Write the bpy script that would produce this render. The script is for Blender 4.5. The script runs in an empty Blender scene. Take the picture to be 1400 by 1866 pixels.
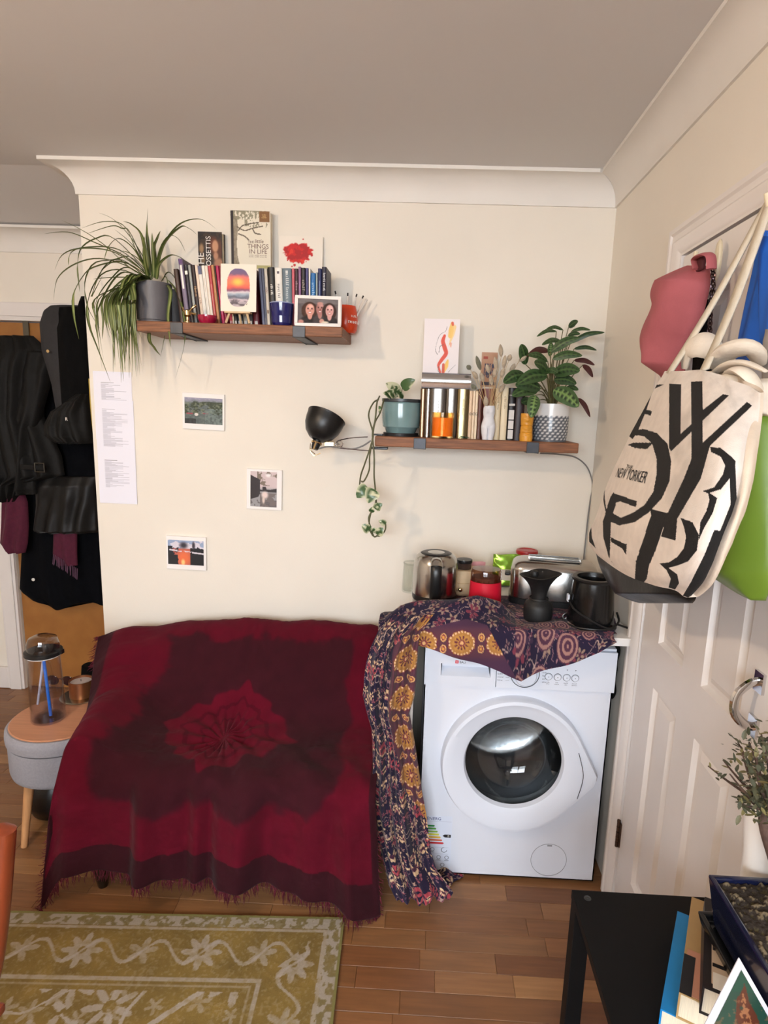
import bpy, bmesh, math, random
import numpy as np
from mathutils import Vector, Matrix, Euler

# ------------------------------------------------------------------ camera
scene = bpy.context.scene
col = scene.collection
FPX, CX, CY, CAMH = 1100.0, 742.73, 948.59, 1.562
def cam_axes(yaw, pitch, roll):
    cy, sy, cp, sp = math.cos(yaw), math.sin(yaw), math.cos(pitch), math.sin(pitch)
    f = np.array([-sy*cp, cy*cp, -sp]); r = np.array([cy, sy, 0.0]); d = np.cross(f, r)
    c, s = math.cos(roll), math.sin(roll)
    return np.array([c*r + s*d, -s*r + c*d, f])
CM = cam_axes(*[math.radians(a) for a in (1.607, 10.438, -1.979)])
CPOS = np.array([0.0, 0.0, CAMH])
camd = bpy.data.cameras.new('camera'); cam = bpy.data.objects.new('camera', camd); col.objects.link(cam)
camd.sensor_fit = 'HORIZONTAL'; camd.sensor_width = 36.0; camd.lens = FPX/1400*36
camd.shift_x = (700-CX)/1400; camd.shift_y = (CY-933)/1400; camd.clip_start = 0.02
cam.matrix_world = Matrix(((CM[0][0], -CM[1][0], -CM[2][0], 0), (CM[0][1], -CM[1][1], -CM[2][1], 0),
                           (CM[0][2], -CM[1][2], -CM[2][2], CAMH), (0, 0, 0, 1)))
scene.camera = cam
# measured points of the photograph -> points of the room (on a plane of known depth / side / height)
def _ray(u, v): return CM.T @ np.array([(u-CX)/FPX, (v-CY)/FPX, 1.0])
def at(u, v, Y): c = _ray(u, v); return CPOS + c*(Y/c[1])
def atx(u, v, X): c = _ray(u, v); return CPOS + c*(X/c[0])
def atz(u, v, Z): c = _ray(u, v); return CPOS + c*((Z-CAMH)/c[2])
def topx(P):
    q = (np.asarray(P, float)-CPOS) @ CM.T
    return CX+FPX*q[..., 0]/q[..., 2], CY+FPX*q[..., 1]/q[..., 2]

# ------------------------------------------------------------------ light
world = bpy.data.worlds.new('world'); scene.world = world; world.use_nodes = True
wb = world.node_tree.nodes['Background']; wb.inputs[0].default_value = (0.62, 0.75, 1.0, 1); wb.inputs[1].default_value = 0.6
def area_light(name, loc, aim, sx, sy, power, color, spread=180):
    d = bpy.data.lights.new(name, 'AREA'); d.shape = 'RECTANGLE'; d.size = sx; d.size_y = sy; d.energy = power; d.color = color
    d.spread = math.radians(spread)
    o = bpy.data.objects.new(name, d); col.objects.link(o); o.location = loc
    o.rotation_euler = (Vector(aim)-Vector(loc)).to_track_quat('-Z', 'Y').to_euler(); return o
# daylight falling through the two sash windows in the wall behind the photographer
area_light('daylight', (-0.95, -2.32, 1.62), (-0.85, 0.0, 0.3), 1.0, 1.4, 62, (0.86, 0.93, 1.0), 125)
area_light('daylight', (0.12, -2.32, 1.62), (0.0, 0.0, 0.3), 1.0, 1.4, 62, (0.86, 0.93, 1.0), 125)
LAMP_POS, LAMP_POWER = (-1.25, 0.45, 2.17), 34
vs = scene.view_settings
vs.view_transform = 'Standard'; vs.look = 'None'; vs.gamma = 1.0; vs.use_curve_mapping = False; vs.exposure = -0.1

# ------------------------------------------------------------------ helpers
rnd = random.Random(7); nr = np.random.RandomState(5)
def lin(c):
    c = np.asarray(c, float)/255.0
    return np.where(c <= 0.04045, c/12.92, ((c+0.055)/1.055)**2.4)
def C4(c): return (*[float(x) for x in lin(c)], 1.0)
_mats = {}
def mat(name, c=(200, 200, 200), rough=0.5, metal=0.0, var=0.0, vs_=18.0, bump=0.0, bs=120.0, coat=0.0, trans=0.0, ior=1.45,
        alpha=1.0, sheen=0.0, emit=0.0, ecol=None, spec=0.5, stretch=None, c2=None, attr=False, detail=3.0, rand=0.0):
    if name in _mats: return _mats[name]
    m = bpy.data.materials.new(name); m.use_nodes = True; nt = m.node_tree; N = nt.nodes; L = nt.links
    b = N['Principled BSDF']; b.inputs['Base Color'].default_value = C4(c); b.inputs['Roughness'].default_value = rough
    b.inputs['Metallic'].default_value = metal; b.inputs['Coat Weight'].default_value = coat; b.inputs['IOR'].default_value = ior
    b.inputs['Coat Roughness'].default_value = 0.08
    b.inputs['Transmission Weight'].default_value = trans; b.inputs['Alpha'].default_value = alpha; b.inputs['Sheen Weight'].default_value = sheen
    b.inputs['Specular IOR Level'].default_value = spec
    if emit: b.inputs['Emission Color'].default_value = C4(ecol or c); b.inputs['Emission Strength'].default_value = emit
    vec = None
    if var or bump:
        tc = N.new('ShaderNodeTexCoord'); mp = N.new('ShaderNodeMapping'); L.new(tc.outputs['Object'], mp.inputs[0])
        if stretch: mp.inputs['Scale'].default_value = stretch
        vec = mp.outputs[0]
        if rand:
            oi = N.new('ShaderNodeObjectInfo'); va = N.new('ShaderNodeVectorMath'); va.operation = 'MULTIPLY_ADD'
            va.inputs[1].default_value = (1, 1, 1); L.new(vec, va.inputs[0])
            cb = N.new('ShaderNodeCombineXYZ'); mu = N.new('ShaderNodeMath'); mu.operation = 'MULTIPLY'; mu.inputs[1].default_value = 40
            L.new(oi.outputs['Random'], mu.inputs[0]); L.new(mu.outputs[0], cb.inputs[0]); L.new(mu.outputs[0], cb.inputs[2])
            L.new(cb.outputs[0], va.inputs[2]); vec = va.outputs[0]
    src = None
    if attr:
        at_ = N.new('ShaderNodeAttribute'); at_.attribute_name = 'Col'; src = at_.outputs['Color']
    if var:
        nz = N.new('ShaderNodeTexNoise'); nz.inputs['Scale'].default_value = vs_; nz.inputs['Detail'].default_value = detail
        L.new(vec, nz.inputs['Vector'])
        mx = N.new('ShaderNodeMix'); mx.data_type = 'RGBA'
        rp = N.new('ShaderNodeMapRange'); rp.inputs[1].default_value = 0.32; rp.inputs[2].default_value = 0.68
        L.new(nz.outputs['Fac'], rp.inputs[0]); L.new(rp.outputs[0], mx.inputs[0])
        if attr:
            hs = N.new('ShaderNodeHueSaturation'); L.new(src, hs.inputs['Color']); 
            mr = N.new('ShaderNodeMapRange'); mr.inputs[3].default_value = 1-var; mr.inputs[4].default_value = 1+var
            L.new(rp.outputs[0], mr.inputs[0]); L.new(mr.outputs[0], hs.inputs['Value']); src = hs.outputs[0]
        else:
            k = lin(c); hi = lin(c2) if c2 is not None else np.clip(k*(1+var), 0, 1); lo = k if c2 is not None else k*(1-var)
            mx.inputs[6].default_value = (*lo, 1); mx.inputs[7].default_value = (*hi, 1); src = mx.outputs[2]
    if rand and src is not None:
        hs = N.new('ShaderNodeHueSaturation'); mr = N.new('ShaderNodeMapRange'); mr.inputs[3].default_value = 1-rand; mr.inputs[4].default_value = 1+rand
        L.new(oi.outputs['Random'], mr.inputs[0]); L.new(mr.outputs[0], hs.inputs['Value']); L.new(src, hs.inputs['Color']); src = hs.outputs[0]
    if src is not None: L.new(src, b.inputs['Base Color'])
    if bump:
        nb = N.new('ShaderNodeTexNoise'); nb.inputs['Scale'].default_value = bs; nb.inputs['Detail'].default_value = 4; L.new(vec, nb.inputs['Vector'])
        bp = N.new('ShaderNodeBump'); bp.inputs['Strength'].default_value = bump; bp.inputs['Distance'].default_value = 0.004
        L.new(nb.outputs['Fac'], bp.inputs['Height']); L.new(bp.outputs[0], b.inputs['Normal'])
    _mats[name] = m; return m

def thin_glass(name, tint=(250, 252, 252), rough=.02, refl=1.0):
    """thin clear wall: what lies behind shows through, reflections grow towards the rim"""
    if name in _mats: return _mats[name]
    m = bpy.data.materials.new(name); m.use_nodes = True; nt = m.node_tree; N = nt.nodes; L = nt.links; N.remove(N['Principled BSDF'])
    tr = N.new('ShaderNodeBsdfTransparent'); tr.inputs[0].default_value = C4(tint); gl = N.new('ShaderNodeBsdfGlossy'); gl.inputs['Roughness'].default_value = rough
    fr = N.new('ShaderNodeLayerWeight'); fr.inputs['Blend'].default_value = .5; pw = N.new('ShaderNodeMath'); pw.operation = 'POWER'; pw.inputs[1].default_value = 4.0; mu = N.new('ShaderNodeMath'); mu.operation = 'MULTIPLY_ADD'; mu.inputs[1].default_value = .9*refl; mu.inputs[2].default_value = .045*refl; mu.use_clamp = True; mx = N.new('ShaderNodeMixShader')
    L.new(fr.outputs['Facing'], pw.inputs[0]); L.new(pw.outputs[0], mu.inputs[0]); L.new(mu.outputs[0], mx.inputs[0]); L.new(tr.outputs[0], mx.inputs[1]); L.new(gl.outputs[0], mx.inputs[2]); L.new(mx.outputs[0], N['Material Output'].inputs[0]); _mats[name] = m; return m

class MB:
    """collects shapes for ONE mesh object"""
    def __init__(s): s.v = []; s.f = []; s.c = []; s.n = 0
    def add(s, V, F, colr=None):
        V = np.asarray(V, float).reshape(-1, 3); s.v.append(V)
        s.f += [tuple(i+s.n for i in f) for f in F]
        if colr is None: colr = np.ones((len(V), 3))*0.5
        colr = np.asarray(colr, float)
        if colr.ndim == 1: colr = np.tile(colr, (len(V), 1))
        s.c.append(colr); s.n += len(V); return s
    def box(s, x0, x1, y0, y1, z0, z1, M=None):
        V = np.array([[x, y, z] for x in (x0, x1) for y in (y0, y1) for z in (z0, z1)], float)
        if M is not None: V = V @ np.array(M.to_3x3()).T + np.array(M.translation)
        return s.add(V, [(0, 1, 3, 2), (4, 6, 7, 5), (0, 4, 5, 1), (2, 3, 7, 6), (0, 2, 6, 4), (1, 5, 7, 3)])
    def lathe(s, prof, seg=32, o=(0, 0, 0), M=None, sx=1.0, sy=1.0, cap=True, colr=None):
        V = []; n = len(prof)
        for r, z in prof:
            for k in range(seg):
                a = 2*math.pi*k/seg; V.append((r*math.cos(a)*sx, r*math.sin(a)*sy, z))
        F = [(i*seg+k, i*seg+(k+1) % seg, (i+1)*seg+(k+1) % seg, (i+1)*seg+k) for i in range(n-1) for k in range(seg)]
        if cap:
            if prof[0][0] > 1e-5: F.append(tuple(range(seg))[::-1])
            if prof[-1][0] > 1e-5: F.append(tuple((n-1)*seg+k for k in range(seg)))
        V = np.array(V)
        if M is not None: V = V @ np.array(M.to_3x3()).T + np.array(M.translation)
        return s.add(V+np.array(o), F, colr)
    def tube(s, pts, r, seg=8, closed=False, flat=1.0):
        P = np.asarray(pts, float); n = len(P)
        R = np.full(n, r, float) if np.isscalar(r) else np.asarray(r, float)
        T = np.gradient(P, axis=0)
        if closed: T = np.roll(P, -1, 0)-np.roll(P, 1, 0)
        T /= np.linalg.norm(T, axis=1)[:, None]+1e-9
        up = np.array([0, 0, 1.0]) if abs(T[0][2]) < .9 else np.array([1.0, 0, 0])
        a = np.cross(T[0], up); a /= np.linalg.norm(a); V = []
        for i in range(n):
            a = a-T[i]*(a@T[i]); a /= np.linalg.norm(a)+1e-9; b = np.cross(T[i], a)
            for k in range(seg):
                t = 2*math.pi*k/seg; V.append(P[i]+R[i]*(a*math.cos(t)+b*math.sin(t)*flat))
        m = n if closed else n-1
        F = [(i*seg+k, i*seg+(k+1) % seg, ((i+1) % n)*seg+(k+1) % seg, ((i+1) % n)*seg+k) for i in range(m) for k in range(seg)]
        if not closed: F += [tuple(range(seg))[::-1], tuple((n-1)*seg+k for k in range(seg))]
        return s.add(V, F)
    def grid(s, P, colr=None, wrap=False):
        P = np.asarray(P, float); ny, nx = P.shape[:2]
        F = []
        for j in range(ny-1):
            for i in range(nx-1 if not wrap else nx):
                i2 = (i+1) % nx
                F.append((j*nx+i, j*nx+i2, (j+1)*nx+i2, (j+1)*nx+i))
        return s.add(P.reshape(-1, 3), F, None if colr is None else np.asarray(colr).reshape(-1, 3))
    def prism(s, poly, y0, y1, M=None):
        n = len(poly); V = [(x, y0, z) for x, z in poly]+[(x, y1, z) for x, z in poly]
        F = [tuple(range(n)), tuple(range(2*n-1, n-1, -1))]+[(i, i+n, (i+1) % n+n, (i+1) % n) for i in range(n)]
        V = np.array(V, float)
        if M is not None: V = V @ np.array(M.to_3x3()).T + np.array(M.translation)
        return s.add(V, F)
    def build(s, name, m, parent=None, smooth=True, w=False, bevel=0.0, colour=False, angle=40, solid=0.0, seg=2, recalc=True):
        me = bpy.data.meshes.new(name); V = np.concatenate(s.v) if s.v else np.zeros((0, 3))
        if w and parent is not None:
            B = np.array(parent.matrix_basis.inverted()); V = V @ B[:3, :3].T + B[:3, 3]
        me.from_pydata(V.tolist(), [], s.f); me.update()
        if recalc and len(s.f) < 20000:
            bm = bmesh.new(); bm.from_mesh(me)
            if not colour: bmesh.ops.remove_doubles(bm, verts=bm.verts, dist=1e-6)
            bmesh.ops.recalc_face_normals(bm, faces=bm.faces); bm.to_mesh(me); bm.free()
        if colour:
            ca = me.color_attributes.new('Col', 'FLOAT_COLOR', 'POINT')
            cc = np.concatenate(s.c); ca.data.foreach_set('color', np.concatenate([cc, np.ones((len(cc), 1))], 1).astype(np.float32).ravel())
        me.materials.append(m)
        if smooth:
            me.shade_smooth(); me.set_sharp_from_angle(angle=math.radians(angle))
        o = bpy.data.objects.new(name, me); col.objects.link(o)
        if parent is not None: o.parent = parent
        if solid:
            md = o.modifiers.new('t', 'SOLIDIFY'); md.thickness = solid; md.offset = 0
        if bevel:
            md = o.modifiers.new('b', 'BEVEL'); md.width = bevel; md.segments = seg; md.limit_method = 'ANGLE'; md.angle_limit = math.radians(35)
        return o
def tag(o, label, cat, group=None):
    o['label'] = label; o['category'] = cat
    if group: o['group'] = group
    return o
def thing(name, label, cat, loc=(0, 0, 0), rot=(0, 0, 0), group=None):
    o = bpy.data.objects.new(name, None); col.objects.link(o); o.empty_display_size = 0.05
    o.location = [float(x) for x in loc]; o.rotation_euler = rot
    o.matrix_basis = Matrix.LocRotScale(Vector([float(x) for x in loc]), Euler(rot), None)
    return tag(o, label, cat, group)
def struct(name, mb, m, parent=None, **k):
    o = mb.build(name, m, parent, **k)
    if parent is None: o['kind'] = 'structure'
    return o
def copy_tree(root, loc, rot=None):
    r = root.copy(); col.objects.link(r); r.location = loc
    if rot is not None: r.rotation_euler = rot
    for ch in list(root.children):
        c = ch.copy(); col.objects.link(c); c.parent = r
    return r
def spline(pts, n):
    P = np.asarray(pts, float); m = len(P); t = np.linspace(0, m-1, n); i = np.clip(t.astype(int), 0, m-2); f = (t-i)[:, None]
    p0 = P[np.clip(i-1, 0, m-1)]; p1 = P[i]; p2 = P[i+1]; p3 = P[np.clip(i+2, 0, m-1)]
    return 0.5*((2*p1)+(-p0+p2)*f+(2*p0-5*p1+4*p2-p3)*f*f+(-p0+3*p1-3*p2+p3)*f**3)
def _h(ix, iy, s): 
    x = np.sin(ix*127.1+iy*311.7+s*74.7)*43758.5453; return x-np.floor(x)
def vnoise(x, y, s=0):
    ix = np.floor(x); iy = np.floor(y); fx = x-ix; fy = y-iy; fx = fx*fx*(3-2*fx); fy = fy*fy*(3-2*fy)
    return (_h(ix, iy, s)*(1-fx)+_h(ix+1, iy, s)*fx)*(1-fy)+(_h(ix, iy+1, s)*(1-fx)+_h(ix+1, iy+1, s)*fx)*fy
def fbm(x, y, s=0, o=4):
    r = 0; a = .5; t = 0
    for k in range(o): r = r+a*vnoise(x*2**k+k*17, y*2**k+k*9, s+k); t += a; a *= .5
    return r/t
def sm(a, b, x): t = np.clip((x-a)/(b-a), 0, 1); return t*t*(3-2*t)
def inpoly(x, y, poly):
    r = np.zeros(x.shape, bool); n = len(poly); j = n-1
    for i in range(n):
        xi, yi = poly[i]; xj, yj = poly[j]
        if yi != yj: r ^= ((yi > y) != (yj > y)) & (x < (xj-xi)*(y-yi)/(yj-yi)+xi)
        j = i
    return r
class Paint:
    """flat print: colours on a fine mesh; u 0..1 right, v 0..1 up"""
    def __init__(s, u, v, base): s.u = u; s.v = v; s.c = np.tile(np.array(base, float), u.shape+(1,))
    def mix(s, m, c): m = np.asarray(m, float)[..., None]; s.c = s.c*(1-m)+np.array(c, float)*m; return s
    def ell(s, cx, cy, rx, ry, c, soft=.12): d = np.hypot((s.u-cx)/rx, (s.v-cy)/ry); return s.mix(1-sm(1-soft, 1+soft, d), c)
    def rect(s, x0, x1, y0, y1, c): return s.mix((s.u > x0) & (s.u < x1) & (s.v > y0) & (s.v < y1), c)
    def poly(s, p, c): return s.mix(inpoly(s.u, s.v, p), c)
def picture(name, w, h, nx, ny, fn, parent, y=0.0, x0=None, z0=0.0, mname='print', rough=.55):
    """printed face in the local XZ plane looking to -Y, left bottom at (x0, z0)"""
    u, v = np.meshgrid(np.linspace(0, 1, nx), np.linspace(0, 1, ny)); x0 = -w/2 if x0 is None else x0
    p = fn(u, v); P = np.stack([x0+u*w, np.full(u.shape, y), z0+v*h], -1)
    return MB().grid(P, lin(np.clip(p, 0, 255))).build(name, mat(mname, attr=True, rough=rough), parent, smooth=False, colour=True, recalc=False)
_tc = {}
def text(name, s, size, m, parent, loc, rot=(math.pi/2, 0, 0), align='CENTER', ext=0.0003, sx=1.0, shear=0.0):
    cu = bpy.data.curves.new('t', 'FONT'); cu.body = s; cu.size = size; cu.align_x = align; cu.align_y = 'CENTER'; cu.extrude = ext; cu.shear = shear
    cu.resolution_u = 3
    o = bpy.data.objects.new('t', cu); col.objects.link(o); bpy.context.view_layer.update()
    me = bpy.data.meshes.new_from_object(o.evaluated_get(bpy.context.evaluated_depsgraph_get())); bpy.data.objects.remove(o)
    me.materials.clear(); me.materials.append(m); me.name = name
    if sx != 1: me.transform(Matrix.Diagonal((sx, 1, 1, 1)))
    q = bpy.data.objects.new(name, me); col.objects.link(q); q.location = [float(x) for x in loc]; q.rotation_euler = rot
    if parent is not None: q.parent = parent
    return q
def scrib(name, words, size, m, parent, loc, rot=(math.pi/2, 0, 0), align='CENTER', seed=1):
    """a line of print too small to read: strokes of letter height in word groups"""
    r = random.Random(seed+words*7); mb = MB(); x = 0.0
    for w in range(words):
        for k in range(r.randint(3, 8)):
            h = r.choice([.55, .55, .8]); mb.add([(x, -.28*size, 0), (x+.2*size, -.28*size, 0), (x+.2*size, (h-.28)*size, 0), (x, (h-.28)*size, 0)], [(0, 1, 2, 3)]); 
            if r.random() < .6: y0 = r.choice([-.28, 0, h-.4])*size; mb.add([(x+.2*size, y0, 0), (x+.42*size, y0, 0), (x+.42*size, y0+.12*size, 0), (x+.2*size, y0+.12*size, 0)], [(0, 1, 2, 3)])
            x += .52*size
        x += .35*size
    if align == 'CENTER':
        for v in mb.v: v[:, 0] -= x/2
    o = mb.build(name, m, parent, smooth=False, recalc=False); o.location = [float(q) for q in loc]; o.rotation_euler = rot; return o
def leaf_strip(pts, width, n=10, fold=0.25, side=None, prof=None, twist=0.0):
    """one leaf blade: centre line through pts, returns (n,3,3) grid and v coordinate"""
    P = spline(pts, n); T = np.gradient(P, axis=0); T /= np.linalg.norm(T, axis=1)[:, None]+1e-9
    if side is None: side = np.cross(T, np.array([0, 0, 1.0])); side = side/(np.linalg.norm(side, axis=1)[:, None]+1e-6)
    else:
        side = np.tile(np.asarray(side, float), (n, 1)); side = side-T*(side*T).sum(1)[:, None]; side /= np.linalg.norm(side, axis=1)[:, None]+1e-9
    nrm = np.cross(side, T); t = np.linspace(0, 1, n)
    wv = (np.sin(np.pi*t**.8)**.8 if prof is None else prof(t))*width/2
    k = [-1, -.5, 0, .5, 1]
    return np.stack([P+side*(wv*a)[:, None]+nrm*(wv*abs(a)*fold)[:, None] for a in k], 1), t
# ------------------------------------------------------------------ the room
YB, XR, XL, YF, YH = 2.42, 0.663, -2.75, -2.3, 3.0
XC = -1.353                      # outer corner of the back wall, the hall niche lies behind it
CE, CB, CP = 2.415, 2.316, 0.094  # ceiling, cornice bottom, cornice projection
M_wall = mat('wall_paint', (230, 223, 211), .75, var=.02, vs_=3, bump=.06, bs=220)
M_ceil = mat('ceiling_paint', (212, 210, 209), .85, bump=.04, bs=200)
M_corn = mat('cornice_plaster', (226, 222, 216), .6, var=.02, vs_=6)
M_gloss = mat('white_gloss_paint', (226, 220, 216), .32, var=.03, vs_=5, bump=.03, bs=30)
M_base = mat('floor_board_base', (150, 100, 56), .45, var=.25, vs_=6, stretch=(1, 14, 1))

def walls(): 
    w = MB().box(XC, XR+.12, YB, YH+.1, 0, CE); struct('wall_back', w, M_wall, smooth=False)
    D0, D1, DZ = 1.02, 1.712, 1.985
    w = MB().box(XR, XR+.12, D1, YB, 0, CE).box(XR, XR+.12, YF, D0, 0, CE).box(XR, XR+.12, D0, D1, DZ, CE); struct('wall_right', w, M_wall, smooth=False)
    struct('wall_left', MB().box(XL-.12, XL, YF-.1, YH+.1, 0, CE), M_wall, smooth=False)
    H0, H1, HZ = -2.127, -1.40, 1.92
    w = MB().box(XL, H0, YH, YH+.1, 0, CE).box(H1, XC, YH, YH+.1, 0, CE).box(H0, H1, YH, YH+.1, HZ, CE); struct('wall_hall', w, M_wall, smooth=False)
    xs = [XL, -1.44, -.44, -.38, .62, XR+.12]; w = MB()
    for i in (0, 2, 4): w.box(xs[i], xs[i+1], YF-.12, YF, 0, CE)
    for i in (1, 3): w.box(xs[i], xs[i+1], YF-.12, YF, 0, .9).box(xs[i], xs[i+1], YF-.12, YF, 2.3, CE)
    struct('wall_front', w, M_wall, smooth=False)
    c = MB().box(XL-.12, XR+.12, YF-.1, YB+.02, CE, CE+.1)
    c.add([(XL, YB, CE), (XC, YB, CE), (XC, YH+.02, 2.325), (XL, YH+.02, 2.325)], [(0, 1, 2, 3)])
    struct('ceiling', c, M_ceil, smooth=False)
    for n, x0 in ((1, -1.44), (2, -.38)):
        fr = MB(); y0, y1 = YF-.1, YF-.055
        for a, b, z0, z1 in ((0, .05, .9, 2.3), (.95, 1, .9, 2.3), (0.05, .95, .9, .96), (0.05, .95, 2.25, 2.3), (.05, .95, 1.57, 1.62), (.487, .513, .96, 2.25)): fr.box(x0+a, x0+b, y0, y1, z0, z1)
        o = struct('window_%d' % n, fr, M_gloss, smooth=False)
        for a, b in ((.05, .487), (.513, .95)):
            for z0, z1 in ((.96, 1.57), (1.62, 2.25)):
                MB().box(x0+a, x0+b, y0+.015, y0+.021, z0, z1).build('pane', mat('window_glass', (255, 255, 255), .02, trans=1.0), o, smooth=False)
        MB().box(x0-.04, x0+1.04, YF, YF+.12, .86, .9).build('window_sill', M_gloss, o, smooth=False, bevel=.004)
walls()
def sweep(path, dirs, prof):
    m = MB(); P = np.array([[(x+dx*o, y+dy*o, z) for o, z in prof] for (x, y), (dx, dy) in zip(path, dirs)])
    m.grid(P); n = len(prof); m.add(P[0], [tuple(range(n))]); m.add(P[-1], [tuple(range(n))[::-1]]); return m
def cove(zb, zt, p):
    h = zt-zb; pr = [(0, zb), (.008, zb), (.008, zb+.006)]
    for k in range(9):
        a = math.pi/2*k/8; pr.append((.008+(p-.016)*(1-math.cos(a)), zb+.006+(h-.018)*math.sin(a)))
    return pr+[(p, zt-.012), (p, zt), (0, zt)]
struct('trim_1', sweep([(XC, 2.55), (XC, YB), (XR, YB)], [(-1, 0), (-1, -1), (-1, -1)], cove(CB, CE, CP)), M_corn, angle=25)
struct('trim_2', sweep([(XR, YB), (XR, YF)], [(-1, -1), (-1, 0)], cove(CB, CE, .086)), M_corn, angle=25)
struct('trim_3', sweep([(XL, YH), (XC, YH)], [(0, -1), (0, -1)], cove(2.235, 2.335, CP)), M_corn, angle=25)
struct('baseboard_back', MB().box(XC, -.02, YB-.016, YB, 0, .12), M_gloss, smooth=False, bevel=.004)
struct('baseboard_right', MB().box(XR-.016, XR, YF, .93, 0, .12), M_gloss, smooth=False, bevel=.004)

# floor: three-strip boards, each strip a board of its own where the photograph shows them
flo = struct('floor', MB().box(XL-.12, XR+.12, YF-.1, YH+.1, -.06, -.004), M_base, smooth=False)
woods = [mat('oak_strip_%d' % i, c, .38, var=.14, vs_=5, stretch=(1.2, 16, 1), rand=.10, bump=.05, bs=14, detail=5) for i, c in enumerate([(132, 92, 58), (126, 85, 52), (150, 108, 69), (118, 77, 47), (138, 97, 62)])]
PW = .066; lens_ = [.22, .3, .36, .44]
pm = [[None]*4 for _ in woods]
for a, w in enumerate(woods):
    for b, L in enumerate(lens_):
        me_o = MB().box(.0004, L-.0004, .0004, PW-.0004, -.005, 0).build('plank', w, flo, smooth=False, bevel=.0008, seg=1); pm[a][b] = me_o.data; bpy.data.objects.remove(me_o)
y = 1.06; ri = 0; cnt = 0
while y < 3.0:
    x = -2.3+(.27*((ri*7) % 5)/2.1 % .4)-.3
    lo = -1.75 if y < 1.7 else -2.45
    while x < XR:
        b = rnd.choice([0, 1, 2, 2, 3]); L = lens_[b]
        if x+L > lo and (y > 1.2 or x > -.5) and not (y > 2.45 and x > XC) and cnt < 300:
            a = rnd.choice([0, 0, 1, 1, 2, 3, 4]); o = bpy.data.objects.new('plank', pm[a][b]); col.objects.link(o); o.parent = flo; o.location = (x, y, -.0 if True else 0); cnt += 1
            md = o.modifiers.new('b', 'BEVEL'); md.width = .0008; md.segments = 1
        x += L
    y += PW; ri += 1

# white six-panel door in the right wall
def door_right():
    D0, D1, DZ = 1.02, 1.712, 1.985; X0 = .655
    d = MB(); ys = [(D0+.006, 1.156), (1.328, 1.432), (1.59, D1-.006)]; zs = [(.006, .20), (.825, .955), (1.58, 1.68), (1.86, DZ-.006)]
    for a, b in ys: d.box(X0, X0+.035, a, b, .006, DZ-.006)
    for a, b in zs:
        d.box(X0, X0+.035, 1.156, 1.328, a, b).box(X0, X0+.035, 1.432, 1.59, a, b)
    o = struct('door_1', d, M_gloss, smooth=False)
    for y0, y1 in ((1.156, 1.328), (1.432, 1.59)):
        for z0, z1 in ((.20, .825), (.955, 1.58), (1.68, 1.86)):
            p = MB(); R = [(0, 0), (.008, .011), (.02, .012), (.038, .003)]
            L = [[(X0+dx, y0+i, z0+i), (X0+dx, y1-i, z0+i), (X0+dx, y1-i, z1-i), (X0+dx, y0+i, z1-i)] for i, dx in R]
            for k in range(3): 
                V = L[k]+L[k+1]; p.add(V, [(j, (j+1) % 4, (j+1) % 4+4, j+4) for j in range(4)])
            p.add(L[3], [(0, 1, 2, 3)]); p.build('panel', M_gloss, o, smooth=False)
    M_chrome = mat('chrome', (215, 215, 218), .08, 1.0)
    h = spline([(X0, 1.1, 1.075), (X0-.02, 1.1, 1.07), (X0-.04, 1.1, 1.05), (X0-.045, 1.1, 1.028), (X0-.04, 1.1, 1.005), (X0-.02, 1.1, .985), (X0, 1.1, .98)], 20)
    hd = MB().tube(h, .0065, 8, flat=1.4); 
    for z in (1.073, .982): hd.box(X0-.006, X0, 1.085, 1.115, z-.02, z+.02)
    hd.build('handle', M_chrome, o)
    M_hin = mat('aged_brass_hinge', (92, 72, 62), .45, .7, var=.3, vs_=80)
    for zc in (.27, 1.7):
        hg = MB().box(X0-.004, X0, 1.703, 1.722, zc-.04, zc+.04)
        for k in range(5): hg.lathe([(.0055, -.0075), (.0055, .0075)], 10, (X0-.007, 1.714, zc-.036+k*.018))
        hg.lathe([(.002, 0), (.0062, .002), (.0055, .007)], 10, (X0-.007, 1.714, zc+.042)).build('hinge', M_hin, o)
    # architrave
    pr = [(0, 0), (.022, .0), (.022, .012), (.017, .018), (.017, .032), (.024, .04), (.02, .058), (.012, .072), (.012, .078), (0, .078)]
    def frame(yin0, yin1, zin):
        m = MB(); path = [(yin1, 0, 1, 0), (yin1, zin, 1, 1), (yin0, zin, -1, 1), (yin0, 0, -1, 0)]
        P = np.array([[(XR-t, yy+dy*(.078-q), zz+dz*(.078-q)) for t, q in pr] for yy, zz, dy, dz in path]); m.grid(P); return m
    struct('trim_4', frame(D0-.0, D1+.004, DZ), M_gloss, angle=25)
door_right()
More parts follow.
